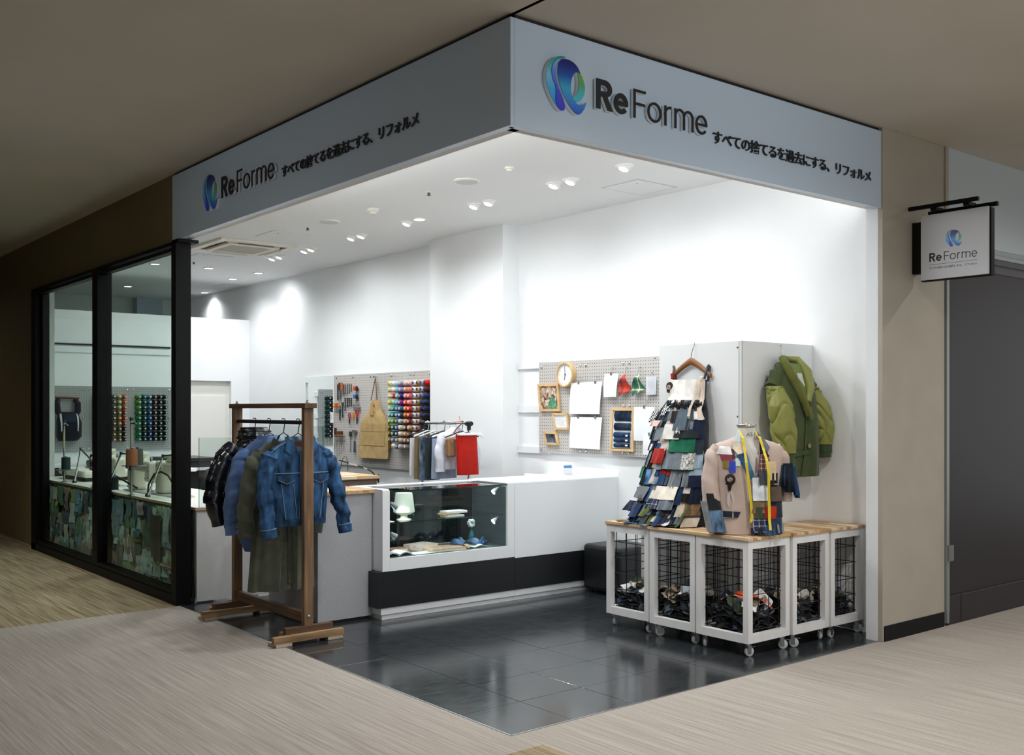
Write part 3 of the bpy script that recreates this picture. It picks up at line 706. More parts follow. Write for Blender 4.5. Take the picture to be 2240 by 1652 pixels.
# second wooden table behind
t = thing('wood_top_table', 'wooden top work table behind the cash pod', 'table', (1.45, 4.6, 0))
tp = B().box((1.0, 4.3, .875), (1.95, 5.0, .88)).build('worktop', wood('#a98560'), t)
planks(tp, 1.0, 1.95, 4.3, 5.0, .88, .905, 'x', .05)
B().box((1.02, 4.32, .80), (1.93, 4.98, .875)).build('apron', mat('#6d5c50', .6, name='apron', var=.2), t)
B().box((1.02, 4.32, .60), (1.45, 4.9, .80)).build('drawer', mat('#7d6b5f', .6, name='drawer', var=.2), t, bevel=.004)
for x, y in ((1.04, 4.35), (1.9, 4.35), (1.04, 4.95), (1.9, 4.95)):
    B().box((x - .02, y - .02, .001), (x + .02, y + .02, .80)).build('leg', mat('#6d5c50', .6), t)
t = thing('faucet', 'slim black gooseneck faucet with chrome middle over the work table', 'faucet', (1.4, 4.0, .93))
pts = [(1.997,4.4,0.831),(1.987,4.4,0.856),(1.968,4.4,0.886),(1.949,4.4,0.912),(1.92,4.4,0.938),(1.876,4.4,0.961),(1.838,4.4,0.975),(1.776,4.4,0.993)]
p0 = pts[0]
B().tube(pts[:6], .006, 8).build('neck', BLK, t)
B().tube(pts[5:7], .006, 8).build('chrome_collar', CHROME, t)
B().tube(pts[6:], .006, 8).build('arm', BLK, t)
B().tube([(1.776,4.4,0.993),(1.683,4.4,1.021)], .0055, 8).build('chrome_collar', CHROME, t)
B().tube([(1.683,4.4,1.021),(1.59,4.4,1.048)], .006, 8).build('spout', BLK, t)
B().tube([(p0[0], p0[1], .9055), p0], .007, 8).build('base', BLK, t)
t = thing('wire_hoop', 'thin grey wire hoop standing on the work table', 'wire hoop', (1.1, 4.5, .905))
B().tube([(1.66,4.5,0.964),(1.67,4.5,1.022),(1.684,4.5,1.058),(1.702,4.5,1.074),(1.721,4.5,1.065),(1.731,4.5,1.028),(1.735,4.5,0.945)], .004, 6).build('wire', mat('#5a5d60', .4, .8), t)
tag(B().lathe([(.018, 0), (.02, .03), (.014, .07), (.008, .1)], (1.12, 4.72, .906), n=14).build('spray_bottle', mat('#eef0f0', .4), None), 'small white bottle on the work table behind the denim jacket', 'bottle')
# acrylic screens standing on the counters
AC = glassm('#f0f5f4', .9, 'acrylic')
t = thing('acrylic_screen', 'clear acrylic screen with a slot above the grey cash pod', 'screen', (.95, 3.5, .93))
p = [(1.02,3.776,1.356),(1.02,2.282,1.376)]
B().box((.93, 3.5, .927), (.936, 4.4, 1.37)).build('sheet', AC, t)
B().box((.93, 3.48, .9265), (.94, 3.5, 1.37)).build('edge', glassm('#d5e5e0', 1.5, 'acrylic_edge'), t)
t = thing('acrylic_screen', 'clear acrylic screen at the rack end of the sewing bench', 'screen', (.2, 4.06, .735))
B().box((.16, 4.05, .737), (.80, 4.056, 1.28)).build('sheet', AC, t)
B().box((.159, 4.049, .737), (.164, 4.057, 1.28)).build('edge', glassm('#cfdcd8', 1.5, 'acrylic_edge2'), t)

# ---------------------------------------------------------------- ottoman
t = thing('ottoman', 'black leatherette cube ottoman behind the crates', 'ottoman', (3.0, 2.3, 0))
B().box((2.80, 2.10, .03), (3.22, 2.53, .4)).build('cushion', mat('#15181a', .38, name='leatherette', bump=.15, bscale=200), t, bevel=.03)
for x, y in ((2.85, 2.15), (3.17, 2.15), (2.85, 2.48), (3.17, 2.48)):
    B().lathe([(.018, .001), (.018, .05)], (x, y, 0), n=12).build('leg', BLK, t)
# ---------------------------------------------------------------- sewing bench by the window
BT = .742
t = thing('sewing_bench', 'long plywood sewing bench with pale panels along the shop window', 'bench', (.45, 4.02, 0))
B().box((.12, 4.02, BT - .022), (.86, 8.6, BT - .003)).build('plywood_core', mat('#c8a884', .6, name='plywood', var=.15, vscale=30, stretch=(.2, .2, 6)), t)
B().box((.12, 4.02, BT - .003), (.86, 8.6, BT)).build('bench_top', mat('#f2f0ea', .35, name='bench_white'), t)
PALE = mat('#d3d2d0', .6, name='pale_panel', var=.03, vscale=40)
B().box((.135, 4.035, .012), (.84, 4.06, BT - .022)).build('end_panel', PALE, t)
B().box((.125, 4.03, .005), (.135, 4.065, BT - .022)).build('corner_trim', mat('#8d9094', .4, .6, name='trim_alu'), t)
B().box((.14, 4.06, .01), (.16, 8.6, BT - .022)).build('front_panel', mat('#4f5a50', .6, name='bench_front'), t)
tag(B().lathe([(.012, 0), (.014, .02), (.006, .03), (.006, .05)], (.11, 4.0, .001), n=12).build('floor_bolt', STEEL, None), 'small steel floor bolt at the foot of the window post', 'bolt')
# swatches of cloth hung on the bench front behind the glass
t = thing('swatch_display', 'dense collage of hanging cloth scraps on the bench front behind the window glass', 'fabric display', (.1, 6.1, .1))
B().box((.128, 4.14, .05), (.139, 8.15, .72)).build('backing', mat('#55604f', .8, name='backing', var=.5, vscale=9), t)
pal = ['#7f8f86', '#5c6f78', '#8fa3ad', '#b9c2c0', '#4d6a52', '#6f8a5a', '#a9a08e', '#c9bfae', '#7a6a58', '#9a7f78', '#b79a97', '#3e4f5e', '#2f3d4a', '#9fb6c2', '#d8d6cc',
       '#5f7a86', '#475a4c', '#8a9a7e', '#c8b7a4', '#6b7f94', '#374638', '#adb8b0', '#8aa5a8', '#58504a']
def paler(h): return '#' + ''.join('%02x' % min(240, int(int(h[k:k + 2], 16) * 1.15 + 38)) for k in (1, 3, 5))
pal = [paler(c) for c in pal]
rnd = random.Random(21)
def swatch(y0, y1, z0, z1, x, c, ph):
    fn = lambda u, v: (x + .010 * math.sin(u * 9 + ph) * (1.1 - v * .5) + .006 * math.sin(v * 7 + ph), lerp(y0, y1, u) + (v < .01) * .006 * math.sin(u * 20 + ph), lerp(z0, z1, v) - .012 * math.sin(u * PI) * (v > .9))
    B().grid(fn, 5, 4).build('fabric_swatch', fab(c, .3), t)
zrow = [(.50, .72), (.38, .58), (.24, .46), (.13, .34), (.05, .22)]
for r, (za, zb) in enumerate(zrow):
    y = 4.14
    while y < 8.05:
        w = rnd.uniform(.09, .27)
        if rnd.random() < .94:
            h = (zb - za) * rnd.uniform(.7, 1.15)
            swatch(y, min(y + w, 8.12), zb - h, zb - rnd.uniform(0, .03), .112 - .012 * rnd.random() - (.012 if rnd.random() < .4 else 0), rnd.choice(pal), rnd.uniform(0, 6))
        y += w * rnd.uniform(.6, .95)
q = [(0.075,4.892,0.638),(0.075,4.63,0.249)]; swatch(q[0][1], q[1][1], q[1][2], q[0][2], .075, '#4c4233', 1.)
q = [(0.078,4.607,0.723),(0.078,4.437,0.425)]; swatch(q[0][1], q[1][1], q[1][2], q[0][2], .078, '#c9cdc8', 2.)
q = [(0.078,4.658,0.268),(0.078,4.329,0.219)]; swatch(q[0][1], q[1][1], q[1][2], q[0][2], .078, '#b6a893', 3.)
q = [(0.08,5.227,0.718),(0.08,5.059,0.601)]; swatch(q[0][1], q[1][1], q[1][2], q[0][2], .08, '#c4aeb6', .4)
q = [(0.08,7.366,0.706),(0.08,7.207,0.48)]; swatch(q[0][1], q[1][1], q[1][2], q[0][2], .08, '#a9878a', 1.4)
q = [(0.08,6.885,0.617),(0.08,6.737,0.48)]; swatch(q[0][1], q[1][1], q[1][2], q[0][2], .08, '#6fa3bb', 2.4)
q = [(0.08,5.238,0.485),(0.08,5.125,0.405)]; swatch(q[0][1], q[1][1], q[1][2], q[0][2], .08, '#3f8aa0', 2.9)
q = [(0.08,7.662,0.564),(0.08,7.562,0.495)]; swatch(q[0][1], q[1][1], q[1][2], q[0][2], .08, '#d6c040', 2.9)
q = [(0.08,5.319,0.394),(0.08,5.137,0.353)]; swatch(q[0][1], q[1][1], q[1][2], q[0][2], .08, '#70803f', 2.2)

IVORY = mat('#e9e4d3', .35, name='machine_ivory')
def machine(x, y, label):
    t = thing('sewing_machine', label, 'sewing machine', (x, y, BT), 0, 'sewing machines on the window bench')
    def p(b, n, m, bev=.008, par=None): return b.build(n, m, par or t, world=False, bevel=bev)
    p(B().box((-.09, -.30, .001), (.09, .27, .012)), 'bed', mat('#d9dbd8', .25, .3, name='bed'), .003)
    p(B().box((-.065, .08, .012), (.07, .25, .30)), 'pillar', IVORY, .02)
    p(B().box((-.055, -.26, .19), (.06, .12, .29)), 'arm', IVORY, .018)
    p(B().box((-.05, -.285, .10), (.055, -.17, .28)), 'head', IVORY, .014)
    p(B().tube([(0, -.22, .12), (0, -.22, .03)], .006, 8).box((-.012, -.24, .014), (.012, -.205, .022)), 'needle_bar', STEEL, 0)
    p(B().lathe([(.05, .25), (.055, .255), (.055, .275), (.03, .28)], (0.005, 0, .24), (0, 1, 0), 20), 'handwheel', mat('#2b2d2f', .4), 0)
    p(B().obox((-.01, -.02, .325), (.03, 0, 0), (0, .085, -.035), (0, .006, .014)), 'control_box', IVORY, .008)
    p(B().lathe([(.012, 0), (.012, .035), (.006, .04)], (-.02, -.27, .29), n=12), 'tension_knob', STEEL, 0)
    p(B().box((-.066, .10, .05), (-.064, .22, .2)), 'side_cover', mat('#ded9c8', .35, name='cover'), .004)
    dots = B()
    for yy, zz in ((-.27, .14), (-.2, .13), (-.27, .2), (-.19, .23), (.1, .24), (.2, .26), (.22, .04)):
        dots.lathe([(.006, 0), (.006, .004)], (-.052 if yy < 0 else -.067, yy, zz), (-1, 0, 0), 8)
    p(dots, 'screws', BLK, 0)
    p(B().box((.02, -.25, .22), (.12, -.05, .25)), 'light_bar', mat('#f3f4f4', .3), .005)
    return t
mp0 = machine(.36, 5.86, 'ivory sewing machine in the middle of the bench, behind the right pane')
dup(mp0, (.40, 5.24, BT), 0, 'ivory sewing machine at the near end of the bench beside the window post')
dup(mp0, (.36, 6.78, BT), 0, 'ivory sewing machine partly hidden behind the window mullion')
def tube_lamp(pts, label):
    t = thing('lamp_arm', label, 'lamp arm', pts[0], 0, 'bent tube arms on the sewing bench')
    B().tube(pts[:2], .009, 8).build('lower_arm', CHROME, t)
    B().lathe([(.014, -.015), (.014, .015)], pts[1], n=12).build('joint', STEEL, t)
    B().tube(pts[1:], .009, 8).build('upper_arm', CHROME, t)
    B().lathe([(.022, 0.0005), (.02, .02), (.01, .03)], pts[0], n=12).build('clamp', BLK, t)
def fixb(pts): return [(pts[0][0], pts[0][1], BT)] + pts[1:]
tube_lamp(fixb([(0.2,7.427,0.734),(0.2,7.208,1.1),(0.2,6.792,0.977)]), 'chrome bent tube arm behind the left pane')
tube_lamp(fixb([(0.19,6.342,0.796),(0.19,5.951,1.096),(0.19,5.548,1.093)]), 'chrome bent tube arm by the brown thread spools')
tube_lamp(fixb([(0.19,5.26,0.741),(0.19,4.891,1.108),(0.19,4.594,1.133)]), 'chrome bent tube arm nearest the window post')
def stand(base, z1, label, shelf=None):
    x, y = base
    t = thing('thread_stand', label, 'thread stand', (x, y, BT), 0, 'thread stands on the sewing bench')
    B().tube([(x, y, BT), (x, y, z1)], .010, 10).build('pole', mat('#b8b6ac', .35, .6, name='pole'), t)
    B().lathe([(.03, 0.0005), (.03, .006), (.014, .01)], (x, y, BT), n=14).build('foot', STEEL, t)
    B().lathe([(.014, 0), (.016, .02), (.008, .03)], (x, y, z1), n=12).build('cap', BLK, t)
    B().box((x - .008, y - .13, z1 - .03), (x + .008, y + .01, z1 - .02)).tube([(x, y - .12, z1 - .025), (x - .02, y - .12, z1 - .0)], .004, 6).build('guide_bar', STEEL, t)
    if shelf:
        B().lathe([(.11, 0), (.11, .006)], (x + .02, y - .03, shelf), n=22).build('spool_plate', mat('#9a9a94', .4, .4), t)
        B().tube([(x, y, shelf - .04), (x, y, shelf)], .02, 10).build('bracket', STEEL, t)
    return t
stand((.152, 7.62), [(0.152,7.611,1.362)][0][2], 'tall grey thread stand at the left end of the bench', [(0.152,7.578,0.866)][0][2])
stand((.16, 6.66), [(0.16,6.646,1.393)][0][2], 'tall grey thread stand beside the window mullion')
stand((.13, 5.50), [(0.13,5.49,1.403)][0][2], 'tall grey thread stand carrying the brown spools', [(0.13,5.466,1.001)][0][2])
for x, y, lab in ((.145, 7.60, 'yellow paper tag on the left thread stand'), (.153, 6.64, 'yellow paper tag on the middle thread stand')):
    tag(B().box((x - .012, y - .035, 1.10), (x - .009, y - .005, 1.27)).build('paper_tag', mat('#e3d9a4', .6), None), lab, 'tag')
def spool(name, x, y, z, r, h, c, label, cap=None, par=None):
    t = thing(name, label, 'thread spool', (x, y, z), 0)
    B().lathe([(r, .004), (r * 1.0, h * .1), (r * .97, h * .9), (r * .94, h)], (x, y, z), n=20).build('thread', mat(c, .6, name='thread', bump=.4, bscale=60, stretch=(.1, .1, 8)), t)
    B().lathe([(r * 1.15, 0.0005), (r * 1.15, .004)], (x, y, z), n=20).lathe([(.012, h), (.012, h + .012)], (x, y, z), n=10).build('core', mat(cap or '#5a4a8a', .5), t)
sz = [(0.13,5.466,1.001)][0][2] + .0065
spool('thread_spool', .10, 5.40, sz, .05, .145, '#a0603a', 'rust brown thread spool on the thread stand plate')
spool('thread_spool', .19, 5.52, sz, .05, .145, '#4f5048', 'dark olive thread spool beside the rust brown one', '#4a3a9a')
sz2 = [(0.152,7.578,0.866)][0][2] + .0065
spool('thread_spool', .15, 7.55, sz2, .045, .13, '#14252a', 'black thread spool with teal rims on the left stand', '#22a596')
spool('thread_spool', .22, 6.24, BT, .04, .12, '#12161a', 'black thread spool with teal foot on the bench by the mullion', '#22a596')
for k, (pl, lab) in enumerate([([(0.25,6.519,0.708),(0.25,6.519,0.841),(0.25,6.424,0.881),(0.25,6.173,0.854),(0.25,5.699,0.788)], 'black cable looping beside the mullion'), ([(0.24,5.402,0.733),(0.24,5.379,0.839),(0.24,5.233,0.939),(0.24,5.08,0.966),(0.24,4.91,0.943),(0.24,4.724,0.838)], 'black cable arching over the nearest machine')]):
    tag(B().tube(pl, .009, 8).build('cable', BLK, None), lab, 'cable', 'cables on the sewing bench')
tag(B().lathe([(.018, 0), (.02, .1), (.018, .14)], (.42, 7.62, .875), (0, -1, -.15), 12).build('iron_handle', mat('#5a1c1c', .4), None), 'dark red tool handle lying at the far end of the bench', 'tool')
t = thing('steam_iron', 'black steam iron standing on the white board behind the left pane', 'iron', (.55, 8.0, .86))
B().box((.50, 7.9, .861), (.60, 8.1, .875)).build('sole', STEEL, t, bevel=.005)
B().obox((.55, 8.0, .91), (.045, 0, 0), (0, .085, 0), (0, .0, .036)).build('body', mat('#16181b', .35), t, bevel=.02)
B().tube([(.55, 7.93, .95), (.55, 7.94, .99), (.55, 8.04, 1.0), (.55, 8.08, .95)], .012, 8).build('handle', BLK, t)
t = thing('ironing_table', 'white padded ironing table behind the left pane', 'table', (.55, 7.9, BT))
B().box((.30, 7.45, BT + .04), (.84, 8.4, BT + .115)).build('pad', mat('#ece9e1', .8, name='pad', bump=.2, bscale=60), t, bevel=.03)
B().box((.34, 7.5, BT + .0005), (.80, 8.35, BT + .04)).build('base', mat('#3a3532', .6), t)
# things further in: black chair back, printer
t = thing('office_chair', 'black office chair behind the near end of the bench', 'chair', (1.12, 5.9, 0))
cb = B()
cb.loft([[(1.12 + .19 * math.copysign(abs(math.cos(a)) ** .7, math.cos(a)) * s, 5.9 + .035 * math.sin(a) + .03 * (1 - s), z) for a in [2 * PI * k / 20 for k in range(20)]] for z, s in ((.56, .7), (.62, .95), (.75, 1.), (.86, .92), (.92, .7), (.935, .4))])
cb.build('backrest', mat('#15191a', .55), t)
B().box((.92, 5.88, .42), (1.32, 6.30, .49)).build('seat', mat('#15191a', .6), t, bevel=.02)
B().tube([(1.12, 6.1, .06), (1.12, 6.1, .42)], .025, 10).tube([(1.12, 5.94, .6), (1.12, 6.05, .44)], .02, 8).build('column', BLK, t)
for k in range(5):
    a = k * 2 * PI / 5
    B().tube([(1.12, 6.1, .08), (1.12 + .27 * math.cos(a), 6.1 + .27 * math.sin(a), .05)], .016, 8).lathe([(.024, -.012), (.024, .012)], (1.12 + .27 * math.cos(a), 6.1 + .27 * math.sin(a), .0245), (-math.sin(a), math.cos(a), 0), 12).build('leg', BLK, t)
t = thing('printer_cabinet', 'black machine with white tray beside the window post', 'printer', (1.25, 7.1, 0))
B().box((1.0, 6.9, .001), (1.45, 7.4, .95)).build('body', mat('#17191b', .4), t, bevel=.006)
B().box((.98, 6.86, .95), (1.48, 7.42, .99)).build('lid', mat('#17191b', .4), t, bevel=.006)
B().box((1.1, 6.78, .86), (1.46, 6.90, .885)).build('tray', mat('#e9ebec', .4), t)
# low black counter under the far pegboard
t = thing('back_counter', 'low dark cabinet with white top below the far pegboard', 'cabinet', (1.2, 9.6, 0))
B().box((.4, 9.35, .001), (2.2, 9.87, .8)).build('body', mat('#1b1c1e', .5), t)
B().box((.4, 9.33, .8), (2.2, 9.87, .83)).build('top', GLOSSW, t)
for k in range(3):
    d = B().box((.42 + k * .595, 9.335, .05), (.99 + k * .595, 9.35, .78)).build('door', mat('#232427', .5), t, bevel=.002)
    B().box((.93 + k * .595, 9.32, .6), (.945 + k * .595, 9.335, .72)).build('handle', STEEL, d)

# ---------------------------------------------------------------- rolling crates
CW = mat('#e6e6e6', .55, name='white_stain', var=.06, vscale=10, stretch=(1, 1, .3), bump=.1, bscale=60)
WIRE = mat('#0e0f11', .45, name='black_wire')
CLW = mat('#c9cdd0', .3, name='wheel_plastic')
ZT = .725
def crate(x0, y0, x1, y1, label, mesh_sides, along):
    t = thing('rolling_crate', label, 'crate', ((x0 + x1) / 2, (y0 + y1) / 2, 0), 0, 'rolling crates of cloth scraps')
    z0, z1 = .085, ZT - .02
    p = .042
    for cx in (x0, x1 - p):
        for cy in (y0, y1 - p):
            B().box((cx, cy, z0), (cx + p, cy + p, z1)).build('post', CW, t, bevel=.0015)
    for zz0, zz1, nm in ((z0, z0 + .05, 'lower_rail'), (z1 - .05, z1, 'upper_rail')):
        for cy in (y0, y1 - p):
            B().box((x0 + p, cy + .001, zz0), (x1 - p, cy + p - .001, zz1)).build(nm, CW, t)
        for cx in (x0, x1 - p):
            B().box((cx + .001, y0 + p, zz0), (cx + p - .001, y1 - p, zz1)).build(nm, CW, t)
    B().box((x0 + p, y0 + p, z0 + .01), (x1 - p, y1 - p, z0 + .022)).build('bottom_board', mat('#7d7468', .7), t)
    for sd in mesh_sides:
        w = B(); r = .0028
        if sd in 'LR':
            X = x0 + p + .004 if sd == 'L' else x1 - p - .004
            for k in range(4): y = lerp(y0 + p + .01, y1 - p - .01, k / 3); w.tube([(X, y, z0 + .04), (X, y, z1 - .005)], r, 5)
            for k in range(5): z = z0 + .065 + k * .108; w.tube([(X - .004, y0 + p - .012, z), (X - .004, y1 - p + .012, z)], r, 5)
        else:
            Y = y0 + p + .004 if sd == 'F' else y1 - p - .004
            for k in range(4): x = lerp(x0 + p + .01, x1 - p - .01, k / 3); w.tube([(x, Y, z0 + .04), (x, Y, z1 - .005)], r, 5)
            for k in range(5): z = z0 + .065 + k * .108; w.tube([(x0 + p - .012, Y - .004, z), (x1 - p + .012, Y - .004, z)], r, 5)
        w.build('wire_grid', WIRE, t, kind='stuff')
    tp = B().box((x0 - .008, y0 - .008, z1), (x1 + .002, y1 + .002, z1 + .003)).build('tabletop', wood('#c39766'), t)
    planks(tp, x0 - .009, x1 + .003, y0 - .009, y1 + .003, z1 + .003, ZT, along, .042)
    for cx, cy in ((x0 + .04, y0 + .04), (x1 - .04, y0 + .04), (x0 + .04, y1 - .04), (x1 - .04, y1 - .04)):
        a = random.uniform(-.9, .9); d = Vector((math.cos(a), math.sin(a), 0)); s = Vector((-d.y, d.x, 0))
        c = Vector((cx, cy, .03)) + d * .014
        k = B().box((cx - .025, cy - .025, z0 - .004), (cx + .025, cy + .025, z0)).lathe([(.014, .065), (.014, .081)], (cx, cy, 0), n=12)
        for e in (-1, 1): k.obox(c + s * e * .014 + Vector((-d.x * .007, -d.y * .007, .016)), d * .013, s * .0015, Vector((0, 0, .026)))
        k.lathe([(.004, -.018), (.004, .018)], c, s, 8)
        k.obox(c + d * .028 + Vector((0, 0, .028)), d * .012, s * .01, Vector((0, 0, .002)))
        cs = k.build('caster', STEEL, t)
        B().lathe([(.022, -.011), (.0295, -.008), (.0295, .008), (.022, .011)], c, s, 20).build('wheel', CLW, cs)
    return t
CR = [((2.025, .235, 2.435, .645), 'corner crate of dark scraps with an orange cloth on top', 'LFRK', 'y'),
      ((2.03, .66, 2.435, 1.052), 'second crate from the counter with denim scraps on the left side', 'LRFK', 'y'),
      ((2.045, 1.073, 2.435, 1.475), 'leftmost crate nearest the black ottoman', 'LRFK', 'y'),
      ((2.45, .222, 2.838, .622), 'middle crate of the right row, second from the beige pillar', 'FLRK', 'y'),
      ((2.856, .218, 3.235, .618), 'rightmost crate against the white reveal', 'FLRK', 'y')]
for (x0, y0, x1, y1), lab, ms, al in CR: crate(x0, y0, x1, y1, lab, ms, al)
def scrapsheet(b, c, s, rnd, lift=1.):
    ax = Vector((rnd.gauss(0, 1), rnd.gauss(0, 1), rnd.gauss(0, .45))).normalized()
    ay = ax.cross(Vector((rnd.gauss(0, .5), rnd.gauss(0, .5), 1))).normalized(); az = ax.cross(ay)
    ph = [rnd.uniform(0, 6.3) for _ in range(4)]; k1, k2 = rnd.uniform(1.5, 4), rnd.uniform(1, 3)
    def fn(u, v):
        a, q = (u - .5) * s, (v - .5) * s * .8
        w = s * .15 * (math.sin(k1 * u * 2 + ph[0]) * math.cos(k2 * v * 2 + ph[1]) + .4 * math.sin(6 * u + ph[2] + 4 * v))
        p = Vector(c) + ax * a + ay * q + az * w * lift
        return p
    b.grid(fn, 5, 4)
SCR = [fab(c) for c in ('#1c1f23', '#15181b', '#262c33', '#2b2825', '#34475f', '#1b1e22', '#565d64', '#1c2636')]
SCL = ['#e9e6df', '#cdb99a', '#f1f1ee', '#54708c', '#b8a387', '#dcd3c6', '#2f4868', '#8a7a62', '#e2dcd0', '#7b868f', '#39414a', '#c98f6a', '#4d5a44', '#cfd8de']
LABC = {'#e9e6df': 'off white', '#cdb99a': 'beige', '#f1f1ee': 'white', '#54708c': 'pale blue', '#b8a387': 'tan', '#dcd3c6': 'cream', '#2f4868': 'denim blue', '#8a7a62': 'khaki', '#e2dcd0': 'ivory', '#7b868f': 'mid grey', '#39414a': 'charcoal', '#c98f6a': 'rust tan', '#4d5a44': 'moss green', '#cfd8de': 'ice grey'}
CN = ['the corner crate', 'the second crate of the left row', 'the leftmost crate', 'the middle crate of the right row', 'the rightmost crate']
for ci, ((x0, y0, x1, y1), lab, ms, al) in enumerate(CR):
    rnd = random.Random(100 + ci)
    hgt = [.21, .19, .17, .20, .16][ci]
    b = B()
    def hz(x, y):
        u, v = (x - x0) / (x1 - x0) * 2 - 1, (y - y0) / (y1 - y0) * 2 - 1
        return .112 + hgt * max(.18, 1 - .55 * (u * u + v * v) * .8)
    for k in range(130):
        x, y = rnd.uniform(x0 + .075, x1 - .075), rnd.uniform(y0 + .075, y1 - .075)
        b.cm = rnd.randrange(8)
        scrapsheet(b, (x, y, max(.135, hz(x, y) * rnd.uniform(.45, .96))), rnd.uniform(.08, .13), rnd)
    b.cm = 1
    b.grid(lambda u, v: (lerp(x0 + .05, x1 - .05, u), lerp(y0 + .05, y1 - .05, v), max(.112, hz(lerp(x0 + .05, x1 - .05, u), lerp(y0 + .05, y1 - .05, v)) - .05)), 8, 8)
    o = b.build('scrap_heap', SCR, None)
    for i in range(len(o.data.vertices)):
        v = o.data.vertices[i].co
        v.z = max(v.z, .111); v.x = min(max(v.x, x0 + .049), x1 - .049); v.y = min(max(v.y, y0 + .049), y1 - .049)
    tag(o, 'heap of dark cloth scraps in ' + CN[ci], 'scraps', None, 'stuff')
    used = {}
    for k in range(14):
        x, y = rnd.uniform(x0 + .09, x1 - .09), rnd.uniform(y0 + .09, y1 - .09)
        if ci < 3 and k < 7: x = rnd.uniform(x0 + .07, x0 + .14)
        if ci in (0, 3, 4) and k >= 7: y = rnd.uniform(y0 + .07, y0 + .14)
        c = SCL[(k * 3 + ci) % 14]; b = B()
        scrapsheet(b, (x, y, hz(x, y) + .012), rnd.uniform(.085, .135), rnd, .8)
        o = b.build('fabric_scrap', fab(c), None)
        for v in o.data.vertices:
            v.co.x = min(max(v.co.x, x0 + .047), x1 - .047); v.co.y = min(max(v.co.y, y0 + .047), y1 - .047); v.co.z = max(v.co.z, .112)
        tag(o, '%s crumpled cloth scrap on the heap in %s' % (LABC[c], CN[ci]), 'scrap', 'pale scraps in ' + CN[ci])
def drape(name, label, pts, m, th=.003, cat='cloth'):
    b = B(); n = len(pts)
    b.grid(lambda u, v: Vector(pts[min(int(v * (n - 1)), n - 2)][0]).lerp(Vector(pts[min(int(v * (n - 1)), n - 2) + 1][0]), v * (n - 1) - min(int(v * (n - 1)), n - 2)).lerp(
        Vector(pts[min(int(v * (n - 1)), n - 2)][1]).lerp(Vector(pts[min(int(v * (n - 1)), n - 2) + 1][1]), v * (n - 1) - min(int(v * (n - 1)), n - 2)), u), 6, 12, (0, 0, -th))
    return tag(b.build(name, m, None), label, cat)
drape('orange_cloth', 'bright orange cloth lying over the scraps in the corner crate', [((2.10, .40, .30), (2.14, .50, .31)), ((2.14, .35, .345), (2.2, .45, .36)), ((2.21, .31, .34), (2.26, .39, .35)), ((2.29, .285, .28), (2.33, .34, .29)), ((2.32, .283, .255), (2.36, .31, .26))], fab('#e8521c'))

# ---------------------------------------------------------------- boxed-out display wall behind the crates
bw = B().box((2.455, .632, 0), (3.25, 1.36, 1.955)).build('wall_display', mat('#f0f3f4', .35, name='display_panel'), None, bevel=.003)
struct(bw, 'white boxed out panel wall behind the crates')
B().box((2.4535, .642, .02), (2.455, .652, 1.95)).box((2.465, .6305, .02), (2.472, .632, 1.95)).build('edge_joint', mat('#c5cacc', .5), bw)
for p in [(2.455,1.398,1.866),(2.455,0.624,1.909),(2.455,0.627,1.452)]:
    B().lathe([(.006, -.003), (.006, .0)], (p[0], p[1] if p[1] > .66 else .66, p[2]), (-1, 0, 0), 10).build('screw', STEEL, bw)
# ---------------------------------------------------------------- garments
def spow(c, e): return math.copysign(abs(c) ** e, c)
class Body:
    """closed cloth shell: rings (z, cx, hx, hy, cy) from the bottom up, front towards -y"""
    def __init__(s, rings, p=2.4, fold=0., nf=7, ph=0., ftop=.1):
        s.r = sorted(rings); s.p = p; s.fold = fold; s.nf = nf; s.ph = ph; s.ft = ftop
        s.z0, s.z1 = s.r[0][0], s.r[-1][0]
    def at(s, z):
        r = s.r; z = min(max(z, s.z0), s.z1)
        for i in range(len(r) - 1):
            if z <= r[i + 1][0]:
                t = (z - r[i][0]) / max(1e-6, r[i + 1][0] - r[i][0])
                return [lerp(r[i][k], r[i + 1][k], t) for k in range(1, 5)]
        return r[-1][1:]
    def fd(s, x, z, cx, hx):
        h = (s.z1 - z) / (s.z1 - s.z0)
        return s.fold * min(1, s.ft + h) * math.sin(s.nf * (x - cx) / hx + s.ph + 1.3 * h) + s.fold * .5 * math.sin(s.nf * 2.3 * (x - cx) / hx + 2 * s.ph - 3 * h) * h
    def front(s, x, z, off=0.):
        cx, hx, hy, cy = s.at(z); t = min(.999, abs((x - cx) / hx))
        return cy - hy * (1 - t ** s.p) ** (1 / s.p) + s.fd(x, z, cx, hx) - off
    def shell(s, b, n=40, nz=26, caps=True):
        rings = []
        for j in range(nz + 1):
            z = lerp(s.z0, s.z1, j / nz); cx, hx, hy, cy = s.at(z); ring = []
            for k in range(n):
                a = 2 * PI * k / n
                x = cx + hx * spow(math.cos(a), 2 / s.p); y = cy + hy * spow(math.sin(a), 2 / s.p)
                w = abs(math.sin(a)) ** .5
                ring.append((x, y + s.fd(x, z, cx, hx) * w, z))
            rings.append(ring)
        return b.loft(rings, caps)
    def patch(s, q, off=.004, nx=6, nz=5, th=.003, ruffle=0., rn=4, b=None):
        """q: four (x, z) corners bl, br, tr, tl"""
        def fn(u, v):
            x = lerp(lerp(q[0][0], q[1][0], u), lerp(q[3][0], q[2][0], u), v)
            z = lerp(lerp(q[0][1], q[1][1], u), lerp(q[3][1], q[2][1], u), v)
            return (x, s.front(x, z, off + ruffle * (1 - v) * (1 + .6 * math.sin(rn * 2 * PI * u + q[0][0] * 40))), z)
        return (b or B()).grid(fn, nx, nz, (0, th, 0))
